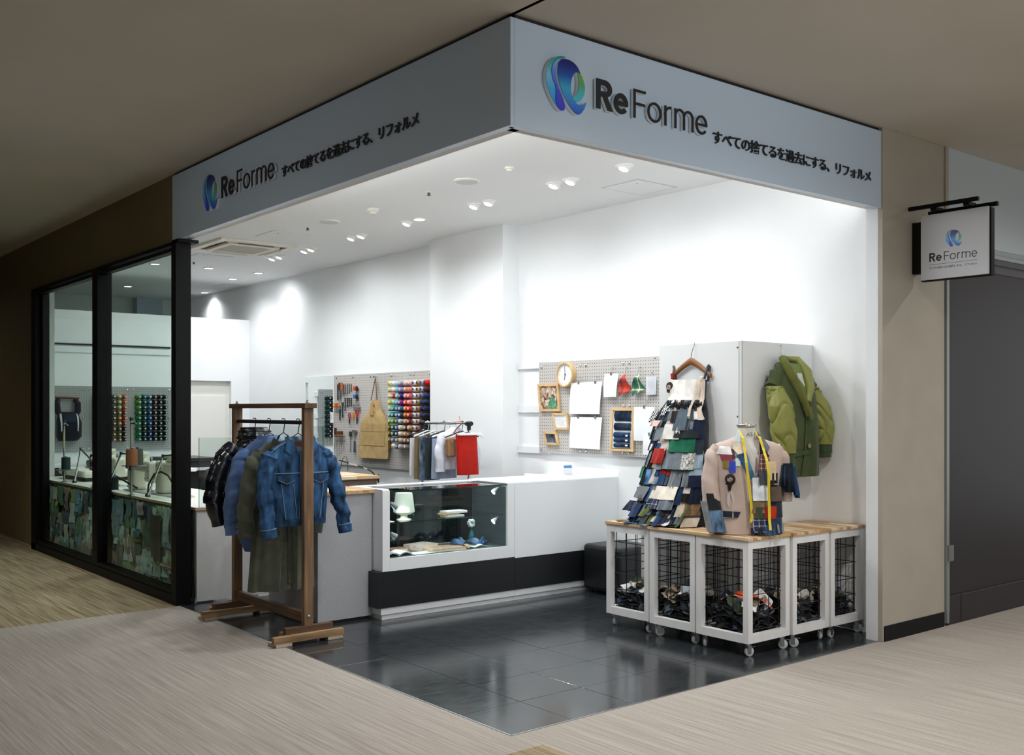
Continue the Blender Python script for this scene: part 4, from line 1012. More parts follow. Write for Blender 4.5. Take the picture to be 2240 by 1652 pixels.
def limb(b, pts, radii, n=28, fold=.004, k=5, ph=0., caps=True, m=9):
    """tapering sleeve: pts centre line, radii (rx, ry); refined with wrinkles"""
    P = []; R = []
    for i in range(len(pts) - 1):
        for j in range(m):
            t = j / m; P.append(Vector(pts[i]).lerp(Vector(pts[i + 1]), t)); R.append((lerp(radii[i][0], radii[i + 1][0], t), lerp(radii[i][1], radii[i + 1][1], t)))
    P.append(Vector(pts[-1])); R.append(radii[-1]); rings = []
    for i, p in enumerate(P):
        d = (P[min(i + 1, len(P) - 1)] - P[max(i - 1, 0)]).normalized()
        ax = Vector((0, 1, 0)).cross(d)
        ax = ax.normalized() if ax.length > .05 else Vector((1, 0, 0)); ay = d.cross(ax)
        ring = []
        for q in range(n):
            a = 2 * PI * q / n
            q_ = i * 5. / m; w = 1 + fold / max(R[i][0], .01) * (math.sin(q_ * 1.35 + ph + 2 * math.sin(a + ph)) + .5 * math.sin(k * a + q_ * .4) + .55 * math.sin(q_ * 3.3 + 2.6 * math.sin(a + 1.3 * ph) + ph))
            ring.append(p + ax * R[i][0] * math.cos(a) * w + ay * R[i][1] * math.sin(a) * w)
        rings.append(ring)
    return b.loft(rings, caps)

# clothes rack
t = thing('clothes_rack', 'rustic brown timber clothes rack with black rod standing at the shop edge', 'clothes rack', (.18, 2.85, 0))
RW = wood('#7d6145', .6, (1, 1, .06), sc=40); RWX = wood('#947653', .55, (.06, 1, 1), sc=40); RWY = wood('#634b34', .55, (1, .06, 1), sc=40)
NY, FY = 2.32, 3.40
for y in (NY, FY):
    ps = B().box((.15, y - .02, .04), (.217, y + .02, 1.51)).build('post', RW, t, bevel=.002)
    zf = .022
    x0, x1 = (-.08, .42) if y == NY else (-.1, .452)
    B().box((x0, y - .06, zf), (x1, y - .022, zf + .045)).build('foot_beam', RWX, t, bevel=.003)
    B().box((x0 + .09, y + .022, zf), (x1 - .05, y + .06, zf + .055)).build('foot_beam', RWX, t, bevel=.003)
    B().box((x0 + .10, y - .021, zf + .03), (x1 - .06, y + .021, zf + .085)).build('foot_block', wood('#5c4330', .4, (.08, 1, 1)), t, bevel=.003)
    for xx in (x0 + .015, x1 - .12):
        B().box((xx, y - .06, .0015), (xx + .11, y + .06, zf)).build('foot_pad', mat('#b7ab98', .8, name='pad_wood', var=.15), t, bevel=.001)
    B().lathe([(.011, -.004), (.011, .004), (.006, .008)], (.183, y - .02, .165), (0, -1, 0), 12).build('bolt', STEEL, ps)
B().box((.14, 2.275, 1.508), (.229, 3.445, 1.541)).build('top_beam', RWY, t, bevel=.003)
B().box((.165, NY + .02, .12), (.203, FY - .02, .185)).build('lower_rail', RWY, t, bevel=.002)
B().tube([(.183, NY + .01, 1.415), (.183, FY - .01, 1.415)], .0135, 14).build('rod', BLK, t)
for y in (2.32, 3.40):
    B().lathe([(.012, 0), (.012, .006), (.006, .01), (.006, .02)], (.183, y, 1.541), n=12).build('nut', STEEL, t)
RX0 = .183
def wire_hanger(y, label, w=.19, zs=1.262, m=BLK):
    t = thing('coat_hanger', label, 'hanger', (RX0, y, 1.43), 0, 'black hangers on the rack')
    hk = [(RX0 - .012, y, 1.432), (RX0 - .008, y, 1.437), (RX0, y, 1.4395), (RX0 + .010, y, 1.436), (RX0 + .014, y, 1.425), (RX0 + .008, y, 1.395), (RX0, y, 1.345)]
    B().tube(hk, .0032, 6).build('hook', m, t)
    B().tube([(RX0 - .03, y, 1.325), (RX0, y, 1.345), (RX0 + .03, y, 1.325)], .0034, 6).tube([(RX0 - w, y, zs - .055), (RX0 - .06, y, zs + .008), (RX0 - .03, y, 1.325)], .007, 8).tube([(RX0 + .03, y, 1.325), (RX0 + .06, y, zs + .008), (RX0 + w, y, zs - .055)], .007, 8).build('shoulders', m, t)
    return t
YD, YC, YS, YP = 2.45, 2.66, 2.88, 3.11
wire_hanger(YD, 'black hanger carrying the denim jacket')
wire_hanger(YC, 'black hanger carrying the olive coat')
wire_hanger(YS, 'black hanger carrying the blue shirt')
wire_hanger(YP, 'black hanger carrying the dark puffer jacket')

# denim jacket
DN = denim('#315379'); DN2 = denim('#294666'); DN3 = denim('#6d8ba4'); SEAM = mat('#6e8ea6', .8, name='seam')
t = thing('denim_jacket', 'faded blue denim jacket at the front of the rack', 'jacket', (RX0, YD, 0))
bd = Body([(.745, 0, .195, .06, 0), (.80, 0, .20, .068, 0), (1.0, 0, .212, .075, 0), (1.14, 0, .225, .07, 0), (1.215, 0, .222, .058, 0), (1.245, 0, .195, .05, 0), (1.27, 0, .145, .044, .0), (1.29, 0, .10, .04, .005), (1.30, 0, .085, .036, .008)], fold=.006, nf=6)
bd.shell(B()).build('body', DN, t, world=False)
for s, nm in ((-1, 'sleeve'), (1, 'sleeve')):
    b = B()
    pts = [(s * .176, .0, 1.226), (s * .222, -.003, 1.16), (s * (.243 if s < 0 else .268), -.02, .98), (s * (.238 if s < 0 else .308), -.035, .83), (s * (.222 if s < 0 else .328), -.045, .68)]
    limb(b, pts, [(.034, .046), (.053, .058), (.055, .054), (.047, .045), (.04, .036)], fold=.0065, ph=s)
    sl = b.build('sleeve', DN, t, world=False)
    b = B(); limb(b, [pts[-2], pts[-1]], [(.0535, .0485), (.0455, .040)], fold=.002, m=1); 
    p, q = Vector(pts[-1]), Vector(pts[-2]); d = (q - p).normalized()
    b = B(); limb(b, [p + d * .05, p - d * .004], [(.0505, .045), (.047, .0415)], fold=.001, m=3); b.build('cuff', DN2, sl, world=False)
    b = B(); limb(b, [p + d * .056, p + d * .05], [(.0525, .047), (.0515, .046)], fold=0, m=1); b.build('cuff_seam', SEAM, sl, world=False)
bd.patch([(-.193, .745), (.193, .745), (.198, .785), (-.198, .785)], .007, 18, 2).build('waistband', DN2, t, world=False)
bd.patch([(-.03, .785), (.014, .785), (.012, 1.21), (-.02, 1.235)], .008, 3, 14).build('placket', DN2, t, world=False)
for a, c in ((-.032, -.022), (.015, .013)):
    bd.patch([(a, .79), (a + .004, .79), (c + .004, 1.22), (c, 1.22)], .011, 1, 14, .001).build('seam', SEAM, t, world=False)
bd.patch([(-.222, 1.085), (.222, 1.085), (.222, 1.092), (-.222, 1.092)], .008, 16, 1, .002).build('yoke_seam', SEAM, t, world=False)
for s in (-1, 1):
    f = B().ext([(x, bd.front(s * .12, 1.05, .009), z) for x, z in ((s * .055, 1.075), (s * .185, 1.075), (s * .182, 1.045), (s * .12, 1.018), (s * .058, 1.045))], (0, -.006, 0)).build('pocket_flap', DN2, t, world=False)
    fs = B()
    for a, c in (((s * .06, 1.045), (s * .12, 1.02)), ((s * .12, 1.02), (s * .18, 1.045))):
        y = bd.front(s * .12, 1.05, .0155); fs.bar((a[0], y, a[1]), (c[0], y, c[1]), .003, .001, (0, 1, 0))
    fs.build('flap_seam', SEAM, f, world=False)
    B().lathe([(.008, 0), (.008, .003), (.004, .004)], (s * .12, bd.front(s * .12, 1.05, .015), 1.034), (0, -1, 0), 12).build('button', mat('#4a2f24', .4, .6), f, world=False)
    bd.patch([(s * .045 - .002, .79), (s * .045 + .002, .79), (s * .075 + .002, 1.02), (s * .075 - .002, 1.02)], .008, 1, 8, .002).build('seam', SEAM, t, world=False)
    bd.patch([(s * .12 - .002, .79), (s * .12 + .002, .79), (s * .15 + .002, 1.02), (s * .15 - .002, 1.02)], .008, 1, 8, .002).build('seam', SEAM, t, world=False)
    bd.patch([(s * .165 - .012, .80), (s * .165 + .012, .80), (s * .165 + .012, .93), (s * .165 - .012, .93)], .009, 2, 6).build('side_pocket', DN2, t, world=False)
    # shoulder seam line
    B().tube([(s * .085, -.035, 1.298), (s * .16, -.035, 1.262), (s * .215, -.03, 1.215)], .004, 6).build('shoulder_seam', SEAM, t, world=False)
    # collar wings
    B().ext([(s * .095, -.045, 1.325), (s * .125, -.06, 1.235), (s * .085, -.066, 1.205), (s * .035, -.06, 1.24)], (0, .008, 0)).build('collar', DN, t, world=False)
cl = B(); limb(cl, [(0, .012, 1.282), (0, .014, 1.322)], [(.10, .042), (.085, .038)], fold=.003, caps=False); cl.build('collar_band', DN3, t, world=False)
B().ext([(-.072, -.046, 1.30), (.072, -.046, 1.30), (.012, -.062, 1.19), (-.012, -.062, 1.19)], (0, .004, 0)).build('lining', mat('#57708c', .85, name='lining', var=.15), t, world=False)
B().box((-.045, -.052, 1.255), (.03, -.048, 1.29)).build('leather_label', mat('#6a3f2e', .6, name='leather'), t, world=False)
for z in (.765, .86, .95, 1.035, 1.115):
    B().lathe([(.008, 0), (.008, .003), (.004, .004)], (-.005, bd.front(-.005, z, .0105), z), (0, -1, 0), 12).build('button', mat('#4a2f24', .4, .6, name='copper'), t, world=False)

# olive long coat
OL = fab('#55584a', .18); OL2 = fab('#484b3e', .15)
t = thing('long_coat', 'long olive green coat second on the rack', 'coat', (RX0, YC, 0))
bd = Body([(.30, -.02, .235, .085, 0), (.55, -.01, .225, .085, 0), (.85, 0, .215, .08, 0), (1.1, 0, .215, .07, 0), (1.2, 0, .205, .058, 0), (1.255, 0, .155, .045, 0), (1.29, 0, .09, .038, .006)], fold=.028, nf=9, ph=.6, ftop=-.15)
bd.shell(B(), 60, 36).build('body', OL, t, world=False)
for s in (-1, 1):
    pts = [(s * .174, .0, 1.218), (s * .222, -.005, 1.13), (s * (.25 if s > 0 else .265), -.02, .95), (s * (.23 if s > 0 else .285), -.03, .79), (s * (.21 if s > 0 else .275), -.035, .665)]
    b = B(); limb(b, pts, [(.034, .046), (.054, .06), (.058, .055), (.052, .05), (.05, .045)], fold=.0042, ph=s + 2); sl = b.build('sleeve', OL, t, world=False)
    p, q = Vector(pts[-1]), Vector(pts[-2]); d = (q - p).normalized()
    b = B(); limb(b, [p + d * .1, p - d * .004], [(.0585, .0515), (.055, .048)], fold=.001, m=2); b.build('cuff', OL2, sl, world=False)
    B().ext([(s * .09, -.045, 1.315), (s * .13, -.058, 1.25), (s * .07, -.062, 1.19), (s * .03, -.058, 1.25)], (0, .008, 0)).build('collar', OL2, t, world=False)
bd.patch([(-.006, .34), (.03, .34), (.02, 1.2), (-.01, 1.2)], .008, 3, 24).build('placket', OL2, t, world=False)
for z in (.7, .85, 1.0, 1.13):
    B().lathe([(.009, 0), (.009, .003)], (.008, bd.front(.008, z, .011), z), (0, -1, 0), 12).build('button', mat('#3a3328', .5), t, world=False)
bd.patch([(-.19, .66), (-.08, .67), (-.08, .70), (-.19, .69)], .008, 6, 2).build('pocket_flap', OL2, t, world=False)

# blue shirt
BS = fab('#546f9c', .14); BS2 = fab('#627dab', .12)
t = thing('shirt', 'plain blue cotton shirt third on the rack', 'shirt', (RX0, YS, 0))
bd = Body([(.535, .02, .19, .06, 0), (.64, 0, .22, .07, 0), (.9, 0, .215, .07, 0), (1.12, 0, .215, .065, 0), (1.21, 0, .20, .055, 0), (1.27, 0, .14, .043, 0), (1.30, 0, .085, .036, .006)], fold=.014, nf=8, ph=1.9)
bd.shell(B(), 48, 30).build('body', BS, t, world=False)
for s in (-1, 1):
    pts = [(s * .174, .0, 1.23), (s * .22, -.005, 1.13), (s * (.21 if s > 0 else .265), -.015, .95), (s * (.2 if s > 0 else .285), -.03, .79), (s * (.19 if s > 0 else .275), -.035, .665)]
    b = B(); limb(b, pts, [(.034, .044), (.053, .055), (.057, .05), (.053, .045), (.049, .04)], fold=.0042, ph=s + 4); sl = b.build('sleeve', BS, t, world=False)
    p, q = Vector(pts[-1]), Vector(pts[-2]); d = (q - p).normalized()
    b = B(); limb(b, [p + d * .075, p - d * .003], [(.050, .042), (.0525, .042)], fold=.001, m=2); b.build('cuff', BS2, sl, world=False)
    for k in range(2): B().lathe([(.005, 0), (.005, .002)], p + d * (.02 + .03 * k) + Vector((.015, -.043, 0)), (0, -1, 0), 10).build('button', mat('#dfe4ea', .4), sl, world=False)
cl = B(); limb(cl, [(0, .008, 1.285), (0, .008, 1.322)], [(.095, .044), (.08, .038)], fold=.002, caps=False); cl.build('collar', BS2, t, world=False)
bd.patch([(-.016, .56), (.016, .56), (.014, 1.27), (-.014, 1.27)], .007, 2, 22).build('placket', BS2, t, world=False)

# puffer jacket
PU = mat('#0c1119', .24, name='puffer_nylon', bump=.25, bscale=24, spec=.6, coat=.3); PU2 = mat('#10151d', .3, name='puffer_nylon2')
t = thing('puffer_jacket', 'shiny black quilted puffer jacket at the back of the rack', 'jacket', (RX0, YP, 0))
rows = [.76 + .075 * k for k in range(8)]
rings = []
for j in range(65):
    z = lerp(.745, 1.29, j / 64); f = abs(math.sin(PI * (z - .745) / .078)) ** .6
    w = .215 if z < 1.15 else lerp(.215, .09, (z - 1.15) / .14)
    rings.append((z, 0, w + .012 * f, .07 + .028 * f, 0))
bd = Body(rings, fold=.004, nf=14)
bd.shell(B(), 44, 64).build('body', PU, t, world=False)
for s in (-1, 1):
    pts = [(s * .15, 0, 1.245), (s * .215, 0, 1.17), (s * (.2 if s > 0 else .28), -.01, 1.02), (s * (.2 if s > 0 else .305), -.02, .88), (s * (.18 if s > 0 else .275), -.03, .735)]
    P = []; R = []
    for i in range(len(pts) - 1):
        for j in range(18): P.append(Vector(pts[i]).lerp(Vector(pts[i + 1]), j / 14))
    P.append(Vector(pts[-1])); n = len(P)
    R = []
    for i in range(n):
        q = i / (n - 1); f = abs(math.sin(PI * q * 6.5)) ** .5
        r = lerp(.058, .072, min(1, q * 3)) if q < .7 else lerp(.072, .05, (q - .7) / .3)
        R.append((r * (.9 + .13 * f), r * (.9 + .13 * f)))
    b = B(); limb(b, P, R, n=24, fold=.0012, k=6, m=1, ph=s); sl = b.build('sleeve', PU, t, world=False)
    b = B(); limb(b, [P[-1] + Vector((0, 0, .035)), P[-1] - Vector((0, 0, .012))], [(.047, .042), (.043, .04)], fold=.003, k=12); b.build('cuff', PU2, sl, world=False)
cl = B(); limb(cl, [(0, 0, 1.255), (0, .0, 1.30), (0, .0, 1.345), (0, .0, 1.375)], [(.12, .065), (.13, .072), (.122, .068), (.095, .05)], n=40, fold=.006, k=9, caps=False, m=8)
cl.build('collar', PU, t, world=False)

# -------------------------------------------------- patchwork dress on the display wall
def wood_hanger(name, label, loc, rz, w, m, drop=.1):
    t = thing(name, label, 'hanger', loc, rz)
    B().tube([(0, -.004, .20), (.012, -.01, .205), (.016, -.012, .19), (.01, -.02, .165), (0, -.025, .13), (0, -.03, .085)], .0028, 6).build('hook', CHROME, t, world=False)
    b = B()
    L = []; n = 24
    for i in range(n + 1):
        u = i / n * 2 - 1; z = .09 - drop * 1.0 * abs(u) ** 1.25 - .012 * (1 - abs(u)) * 0
        hz = .026 * (1 - .35 * abs(u)); L.append([(u * w + .0, -.03 - .013 * math.cos(a) - .02 * (1 - u * u) * 0 - .03 * abs(u) ** 2 * 0, z - hz * .5 + hz * math.sin(a)) for a in [2 * PI * k / 10 for k in range(10)]])
    b.loft(L).build('shoulder_bar', m, t, world=False)
    return t
wood_hanger('wooden_hanger', 'brown wooden hanger carrying the patchwork dress', (2.455, 1.035, 1.755), math.radians(-90), .175, wood('#8a5a34', .15, (.1, 1, 1)), .11)
DRL = (2.455, 1.028, 0)
t = thing('patchwork_dress', 'long tiered patchwork dress on the wooden hanger, hem trailing on the crates', 'dress', DRL, math.radians(-90))
bd = Body([(.735, -.045, .275, .19, -.20), (.80, -.05, .27, .165, -.175), (1.0, -.06, .258, .12, -.13), (1.2, -.05, .238, .10, -.11), (1.38, -.035, .225, .085, -.095), (1.5, -.02, .19, .07, -.08), (1.58, -.01, .15, .05, -.06), (1.70, -.012, .155, .035, -.045)], fold=.014, nf=13, ph=.3, ftop=-.2)
bd.shell(B(), 64, 44).build('lining', fab('#2a3038'), t, world=False)
pal = dict(k='#17181b', n='#1a2742', d='#2b4a74', b='#4d7ba8', l='#a9c4d6', w='#ece8e2', c='#e4dac8', g='#5b646c', h='#8b959c', e='#1f6650', o='#5f6b3f', r='#a3261f', p='#d8b4a8', m='#4a3a32', t='#9a7f5c', y='#c9a961', s='#33404c', q='#6d7680')
tiers = [
 (1.545, 1.705, 0., 'cwwwwc', [1, 1, 1, 1, 1, 1]),
 (1.43, 1.565, .012, 'khgwhpkgqgm', None),
 (1.30, 1.46, .018, 'gwhkwpwgqhn', None),
 (1.215, 1.335, .02, 'gdnpwwsskss', None),
 (1.10, 1.25, .022, 'shmwnceeeel', None),
 (.99, 1.13, .024, 'kscwdrrhhhl', None),
 (.885, 1.03, .026, 'segdbhkgmndwn', None),
 (.80, .92, .028, 'hhoddhskmmnnct', None),
 (.745, .845, .03, 'wdtbmggoccccnhg', None),
]
rnd = random.Random(5)
for ti, (za, zb, ruf, cs, ws) in enumerate(tiers):
    n = len(cs); wts = [rnd.uniform(.7, 1.3) for _ in cs]; tot = sum(wts); acc = 0
    for i, ch in enumerate(cs):
        u0, u1 = acc / tot, (acc + wts[i]) / tot; acc += wts[i]
        cx0, hx0, _, _ = bd.at(za); cx1, hx1, _, _ = bd.at(zb)
        e = .985 + ruf * 1.6
        dzz = rnd.uniform(-.018, .012) if ti else 0
        q = [(cx0 + hx0 * e * (2 * u0 - 1), za + dzz), (cx0 + hx0 * e * (2 * u1 - 1), za + dzz), (cx1 + hx1 * .985 * (2 * u1 - 1), zb), (cx1 + hx1 * .985 * (2 * u0 - 1), zb)]
        mk = rnd.random() < .45 and ti > 0
        if mk:
            zm = lerp(za, zb, rnd.uniform(.35, .6)); v = (zm - za) / (zb - za)
            ml = (lerp(q[0][0], q[3][0], v), zm); mr = (lerp(q[1][0], q[2][0], v), zm)
            bd.patch([ml, mr, q[2], q[3]], .008 + .003 * ti % .004, 5, 4, .003, ruf * .55, 2).build('cloth_patch', fab(pal[ch], .2), t, world=False)
            bd.patch([q[0], q[1], mr, ml], .008 + ruf * .55 + .001, 5, 4, .003, ruf * .5, 2).build('cloth_patch', fab(pal[rnd.choice('kndswgmhbc')], .2), t, world=False)
        else:
            bd.patch(q, .008 + .003 * ti % .004, 6, 6, .003, ruf, 2).build('cloth_patch', fab(pal[ch], .2), t, world=False)
# specials: red, plaid, green, checks, blue strip
def checks(c1, c2, sc):
    m, nt, p = nt_new('checked_cloth'); tc = nt.nodes.new('ShaderNodeTexCoord'); c = nt.nodes.new('ShaderNodeTexChecker')
    mp = nt.nodes.new('ShaderNodeMapping'); mp.inputs['Location'].default_value = (.0013, .37, .0017)
    mp.inputs['Scale'].default_value = (1, 0.0001, 1)
    nt.links.new(tc.outputs['Object'], mp.inputs[0]); nt.links.new(mp.outputs[0], c.inputs[0]); c.inputs['Scale'].default_value = sc
    c.inputs[1].default_value = col(c1); c.inputs[2].default_value = col(c2); nt.links.new(c.outputs[0], p.inputs['Base Color']); p.inputs['Roughness'].default_value = .85
    return m
def plaid(base, l1, l2, per=.035):
    m, nt, p = nt_new('plaid_cloth'); tc = nt.nodes.new('ShaderNodeTexCoord'); sx = nt.nodes.new('ShaderNodeSeparateXYZ'); nt.links.new(tc.outputs['Object'], sx.inputs[0])
    last = None
    for ax, c, ofs in ((0, l1, 0.), (2, l1, .3), (0, l2, .5), (2, l2, .7)):
        a = nt.nodes.new('ShaderNodeMath'); a.operation = 'MULTIPLY_ADD'; a.inputs[1].default_value = 1 / per; a.inputs[2].default_value = ofs + 20
        nt.links.new(sx.outputs[ax], a.inputs[0])
        f = nt.nodes.new('ShaderNodeMath'); f.operation = 'FRACT'; nt.links.new(a.outputs[0], f.inputs[0])
        g = nt.nodes.new('ShaderNodeMath'); g.operation = 'LESS_THAN'; g.inputs[1].default_value = .12 if c == l1 else .3; nt.links.new(f.outputs[0], g.inputs[0])
        k = nt.nodes.new('ShaderNodeMath'); k.operation = 'MULTIPLY'; k.inputs[1].default_value = .75 if c == l1 else .5; nt.links.new(g.outputs[0], k.inputs[0])
        mx = nt.nodes.new('ShaderNodeMixRGB'); mx.inputs[2].default_value = col(c); nt.links.new(k.outputs[0], mx.inputs[0])
        if last is None: mx.inputs[1].default_value = col(base)
        else: nt.links.new(last, mx.inputs[1])
        last = mx.outputs[0]
    nt.links.new(last, p.inputs['Base Color']); p.inputs['Roughness'].default_value = .85
    return m
CHK = checks('#15161a', '#e9e9e9', 90.); LEO = mat('#b9b9b5', .85, name='spotted_cloth', var=.95, vscale=75)
PLN = plaid('#1b2440', '#c9c9d6', '#2c3352'); PLR = plaid('#4a4448', '#d8d2c8', '#a03430', .028)
def dp(x0, x1, z0, z1, m, off=.03, ruf=.01, sk=0.):
    return bd.patch([(x0 + sk, z0), (x1 + sk, z0), (x1, z1), (x0, z1)], off, 6, 5, .003, ruf, 2).build('cloth_patch', m, t, world=False)
RED = fab('#a8261c'); GRN = fab('#1f6a50')
dp(-.165, -.045, 1.135, 1.235, RED, .034, .012, -.02)
dp(-.03, .165, 1.215, 1.325, GRN, .034, .01); dp(-.045, .09, 1.10, 1.22, fab('#7b858e'), .032, .012); dp(.09, .17, 1.10, 1.21, LEO, .034, .012)
dp(-.28, -.21, 1.41, 1.49, CHK, .03, .008, -.03); dp(-.13, -.08, 1.46, 1.53, CHK, .026, .006, -.03)
dp(-.26, -.13, 1.385, 1.425, fab('#d8b4a8'), .036, .008, -.02); dp(-.08, .06, 1.30, 1.40, fab('#ece8e2'), .036, .01)
dp(.0, .1, 1.36, 1.50, fab('#566470'), .034, .012); dp(.02, .185, 1.31, 1.36, fab('#23292e'), .038, .012); dp(-.035, .02, 1.41, 1.49, fab('#1a1b1d'), .036, .008)
dp(-.08, .1, .90, .985, fab('#e2dacc'), .04, .012); dp(-.1, -.01, .835, .905, PLN, .046, .01); dp(.0, .1, .835, .90, fab('#6d7680'), .044, .01)
dp(-.26, -.13, .895, .975, mat('#6a7076', .85, name='corduroy', var=.3, vscale=120, stretch=(3, .1, .05)), .046, .014, -.02)
dp(-.34, -.25, 1.02, 1.10, GRN, .034, .01, -.02); dp(-.205, -.155, .99, 1.09, denim('#5b86b4'), .036, .01, -.01)
dp(-.12, -.06, .785, .86, fab('#5f6b3f'), .05, .01, -.03); dp(-.42, -.27, .79, .86, fab('#1c2338'), .04, .02, -.03); dp(-.27, -.16, .77, .86, fab('#24375c'), .044, .02, -.02)
dp(-.33, -.27, .885, .925, mat('#7c6a58', .9, name='tweed', var=.6, vscale=90), .04, .01, -.02); dp(-.36, -.3, .92, .955, denim('#27496f'), .04, .008)
# ruffle at the bust, straps, bow, rosette
b = B(); N = 44
for k in range(N):
    x = lerp(-.12, .17, k / (N - 1)); z = 1.545 + .012 * math.sin(k * 1.9) + .01 * math.sin(k * .7)
    b.tube([(x, bd.front(x, 1.54, .016 + .008 * math.sin(k * 2.3)), z), (x + .006, bd.front(x, 1.52, .024), z - .026)], [.005, .008], 6)
b.build('frill', fab('#1c1c1f', .5), t, world=False)
for s, c in ((-1, '#5d5350'), (1, '#3f4a52')):
    x = s * .15 - .01
    b = B().tube([(x + s * -.02, -.05, 1.69), (x + s * -.004, -.045, 1.74), (x, -.03, 1.79), (x + s * .006, -.03, 1.80), (x + s * .012, -.02, 1.79), (x + s * -.01, -.015, 1.69)], .009, 8)
    b.build('strap', fab(c, .7), t, world=False)
B().tube([(-.15, -.058, 1.72), (-.153, -.058, 1.75)], .013, 8).build('strap_patch', fab('#b3241b'), t, world=False)
b = B()
for k in range(3): b.tube([(.13 + .006 * math.sin(k * 2 + a), -.085 - .003 * k + .004 * math.cos(a), 1.705 + .013 * math.sin(a + k)) for a in [i * .5 for i in range(10)]], .008, 6)
for dx, z1, w in ((-.03, 1.455, .011), (.045, 1.43, .02)):
    b.grid(lambda u, v: (.13 + dx * v + (u - .5) * w * (1.2 + v) + .006 * math.sin(v * 7), min(-.09, bd.front(.13 + dx * v, lerp(1.70, z1, v), .035)) - .004 * math.sin(u * 6), lerp(1.705, z1, v)), 4, 12, (0, .002, 0))
b.build('ribbon_bow', fab('#dfcfc2', .1), t, world=False)
def rosette(parent, c, r, world=False, face=(0, -1, 0)):
    b = B(); c = Vector(c); f = Vector(face)
    a1 = f.orthogonal().normalized(); a2 = f.cross(a1)
    pts = []; rr = []
    for k in range(46):
        a = k * .42; q = r * (1 - k / 52.)
        pts.append(c + (a1 * math.cos(a) + a2 * math.sin(a)) * q + f * (k * .0004 + .003 * math.sin(k * 1.3))); rr.append(.011 * (1 - k / 80))
    b.tube(pts[:30], rr[:30], 7)
    o = b.build('rosette', fab('#33211c', .4), parent, world=world)
    B().tube(pts[26:], rr[26:], 7).build('rosette_centre', fab('#a89a92', .4), o, world=world)
    return o
rosette(t, (-.155, -.075, 1.655), .034)
b = B().tube([(-.13, -.07, 1.63), (-.12, -.072, 1.615)], [.014, .02], 8); b.build('rosette_leaf', fab('#2a1c18'), t, world=False)
for k, (dx, c) in enumerate(((-.205, '#241a17'),)):
    B().grid(lambda u, v: (dx + .05 * u - .02 * v, -.12 - .01 * math.sin(u * 5), 1.50 - .05 * v + .01 * math.sin(u * 6)), 5, 4, (0, .003, 0)).build('loose_frill', fab(c), t, world=False)
# trailing hem pieces on the table top
def tail(pts, w, c, seed):
    rr = random.Random(seed); n = len(pts)
    def fn(u, v):
        i = min(int(v * (n - 1)), n - 2); f = v * (n - 1) - i
        p = Vector(pts[i]).lerp(Vector(pts[i + 1]), f); d = (Vector(pts[i + 1]) - Vector(pts[i])); d.z = 0; d.normalize()
        s = Vector((-d.y, d.x, 0))
        return p + s * (u - .5) * w + Vector((0, 0, .006 * math.sin(u * 7 + v * 4) ** 2))
    B().grid(fn, 6, 12, (0, 0, -.002)).build('hem_strip', c, t, world=False)
tb = .7285
tail([(-.30, -.18, .80), (-.33, -.25, .75), (-.36, -.30, tb), (-.40, -.36, tb)], .10, fab('#8d8478'), 1)
tail([(-.2, -.22, .85), (-.22, -.32, .76), (-.24, -.37, tb), (-.22, -.425, tb)], .09, plaid('#27384f', '#b9c4cc', '#1b2740'), 2)
tail([(-.1, -.25, .9), (-.14, -.34, .78), (-.17, -.385, tb), (-.26, -.41, tb)], .055, fab('#2f6ea8'), 3)
tail([(-.03, -.27, .86), (-.06, -.36, .75), (-.08, -.395, tb), (-.12, -.425, tb)], .09, fab('#9fc0d8', .3), 4)
tail([(.02, -.28, .80), (.0, -.37, .745), (-.02, -.42, tb + .004)], .16, fab('#7a3a30'), 5)
tail([(.06, -.28, .84), (.06, -.36, .76), (.05, -.41, tb + .009)], .15, fab('#c4cdd0'), 6)
tail([(-.18, -.21, .80), (-.26, -.28, .755), (-.30, -.33, .735)], .09, fab('#c0a058'), 7)
for k, (x, c) in enumerate(((-.05, '#1d2f4c'), (.0, '#2b4f7c'), (.05, '#7c7268'), (.09, '#23282c'), (.13, '#8a8a88'), (-.12, '#20344f'), (.17, '#44543a'))):
    tail([(x, -.27, .86), (x - .006, -.33, .80), (x - .012, -.365, .745), (x - .015, -.385, .732)], .06, fab(c), 20 + k)

# -------------------------------------------------- quilted green coat
wood_hanger('wooden_hanger', 'dark wooden hanger carrying the green quilted coat', (2.865, .632, 1.735), 0, .17, wood('#4c2f22', .15, (.1, 1, 1)), .13)
t = thing('quilted_coat', 'green coat with quilted lime sleeves hanging on the white panel wall', 'coat', (2.865, .632, 0))
GC = fab('#46522f', .14, .7); QM = mat('#8d9149', .42, name='quilt_nylon', var=.12, vscale=10, bump=.2, bscale=30); GC2 = fab('#3f5030', .12); CORD = fab('#656a30', .15)
bd = Body([(1.045, .07, .235, .06, -.095), (1.2, .05, .225, .075, -.105), (1.4, .03, .215, .085, -.11), (1.6, .01, .215, .08, -.105), (1.70, .01, .20, .065, -.085), (1.77, .01, .14, .05, -.07), (1.82, .01, .09, .045, -.065)], fold=.012, nf=5, ph=1.1)
bd.shell(B(), 48, 36).build('body', GC, t, world=False)
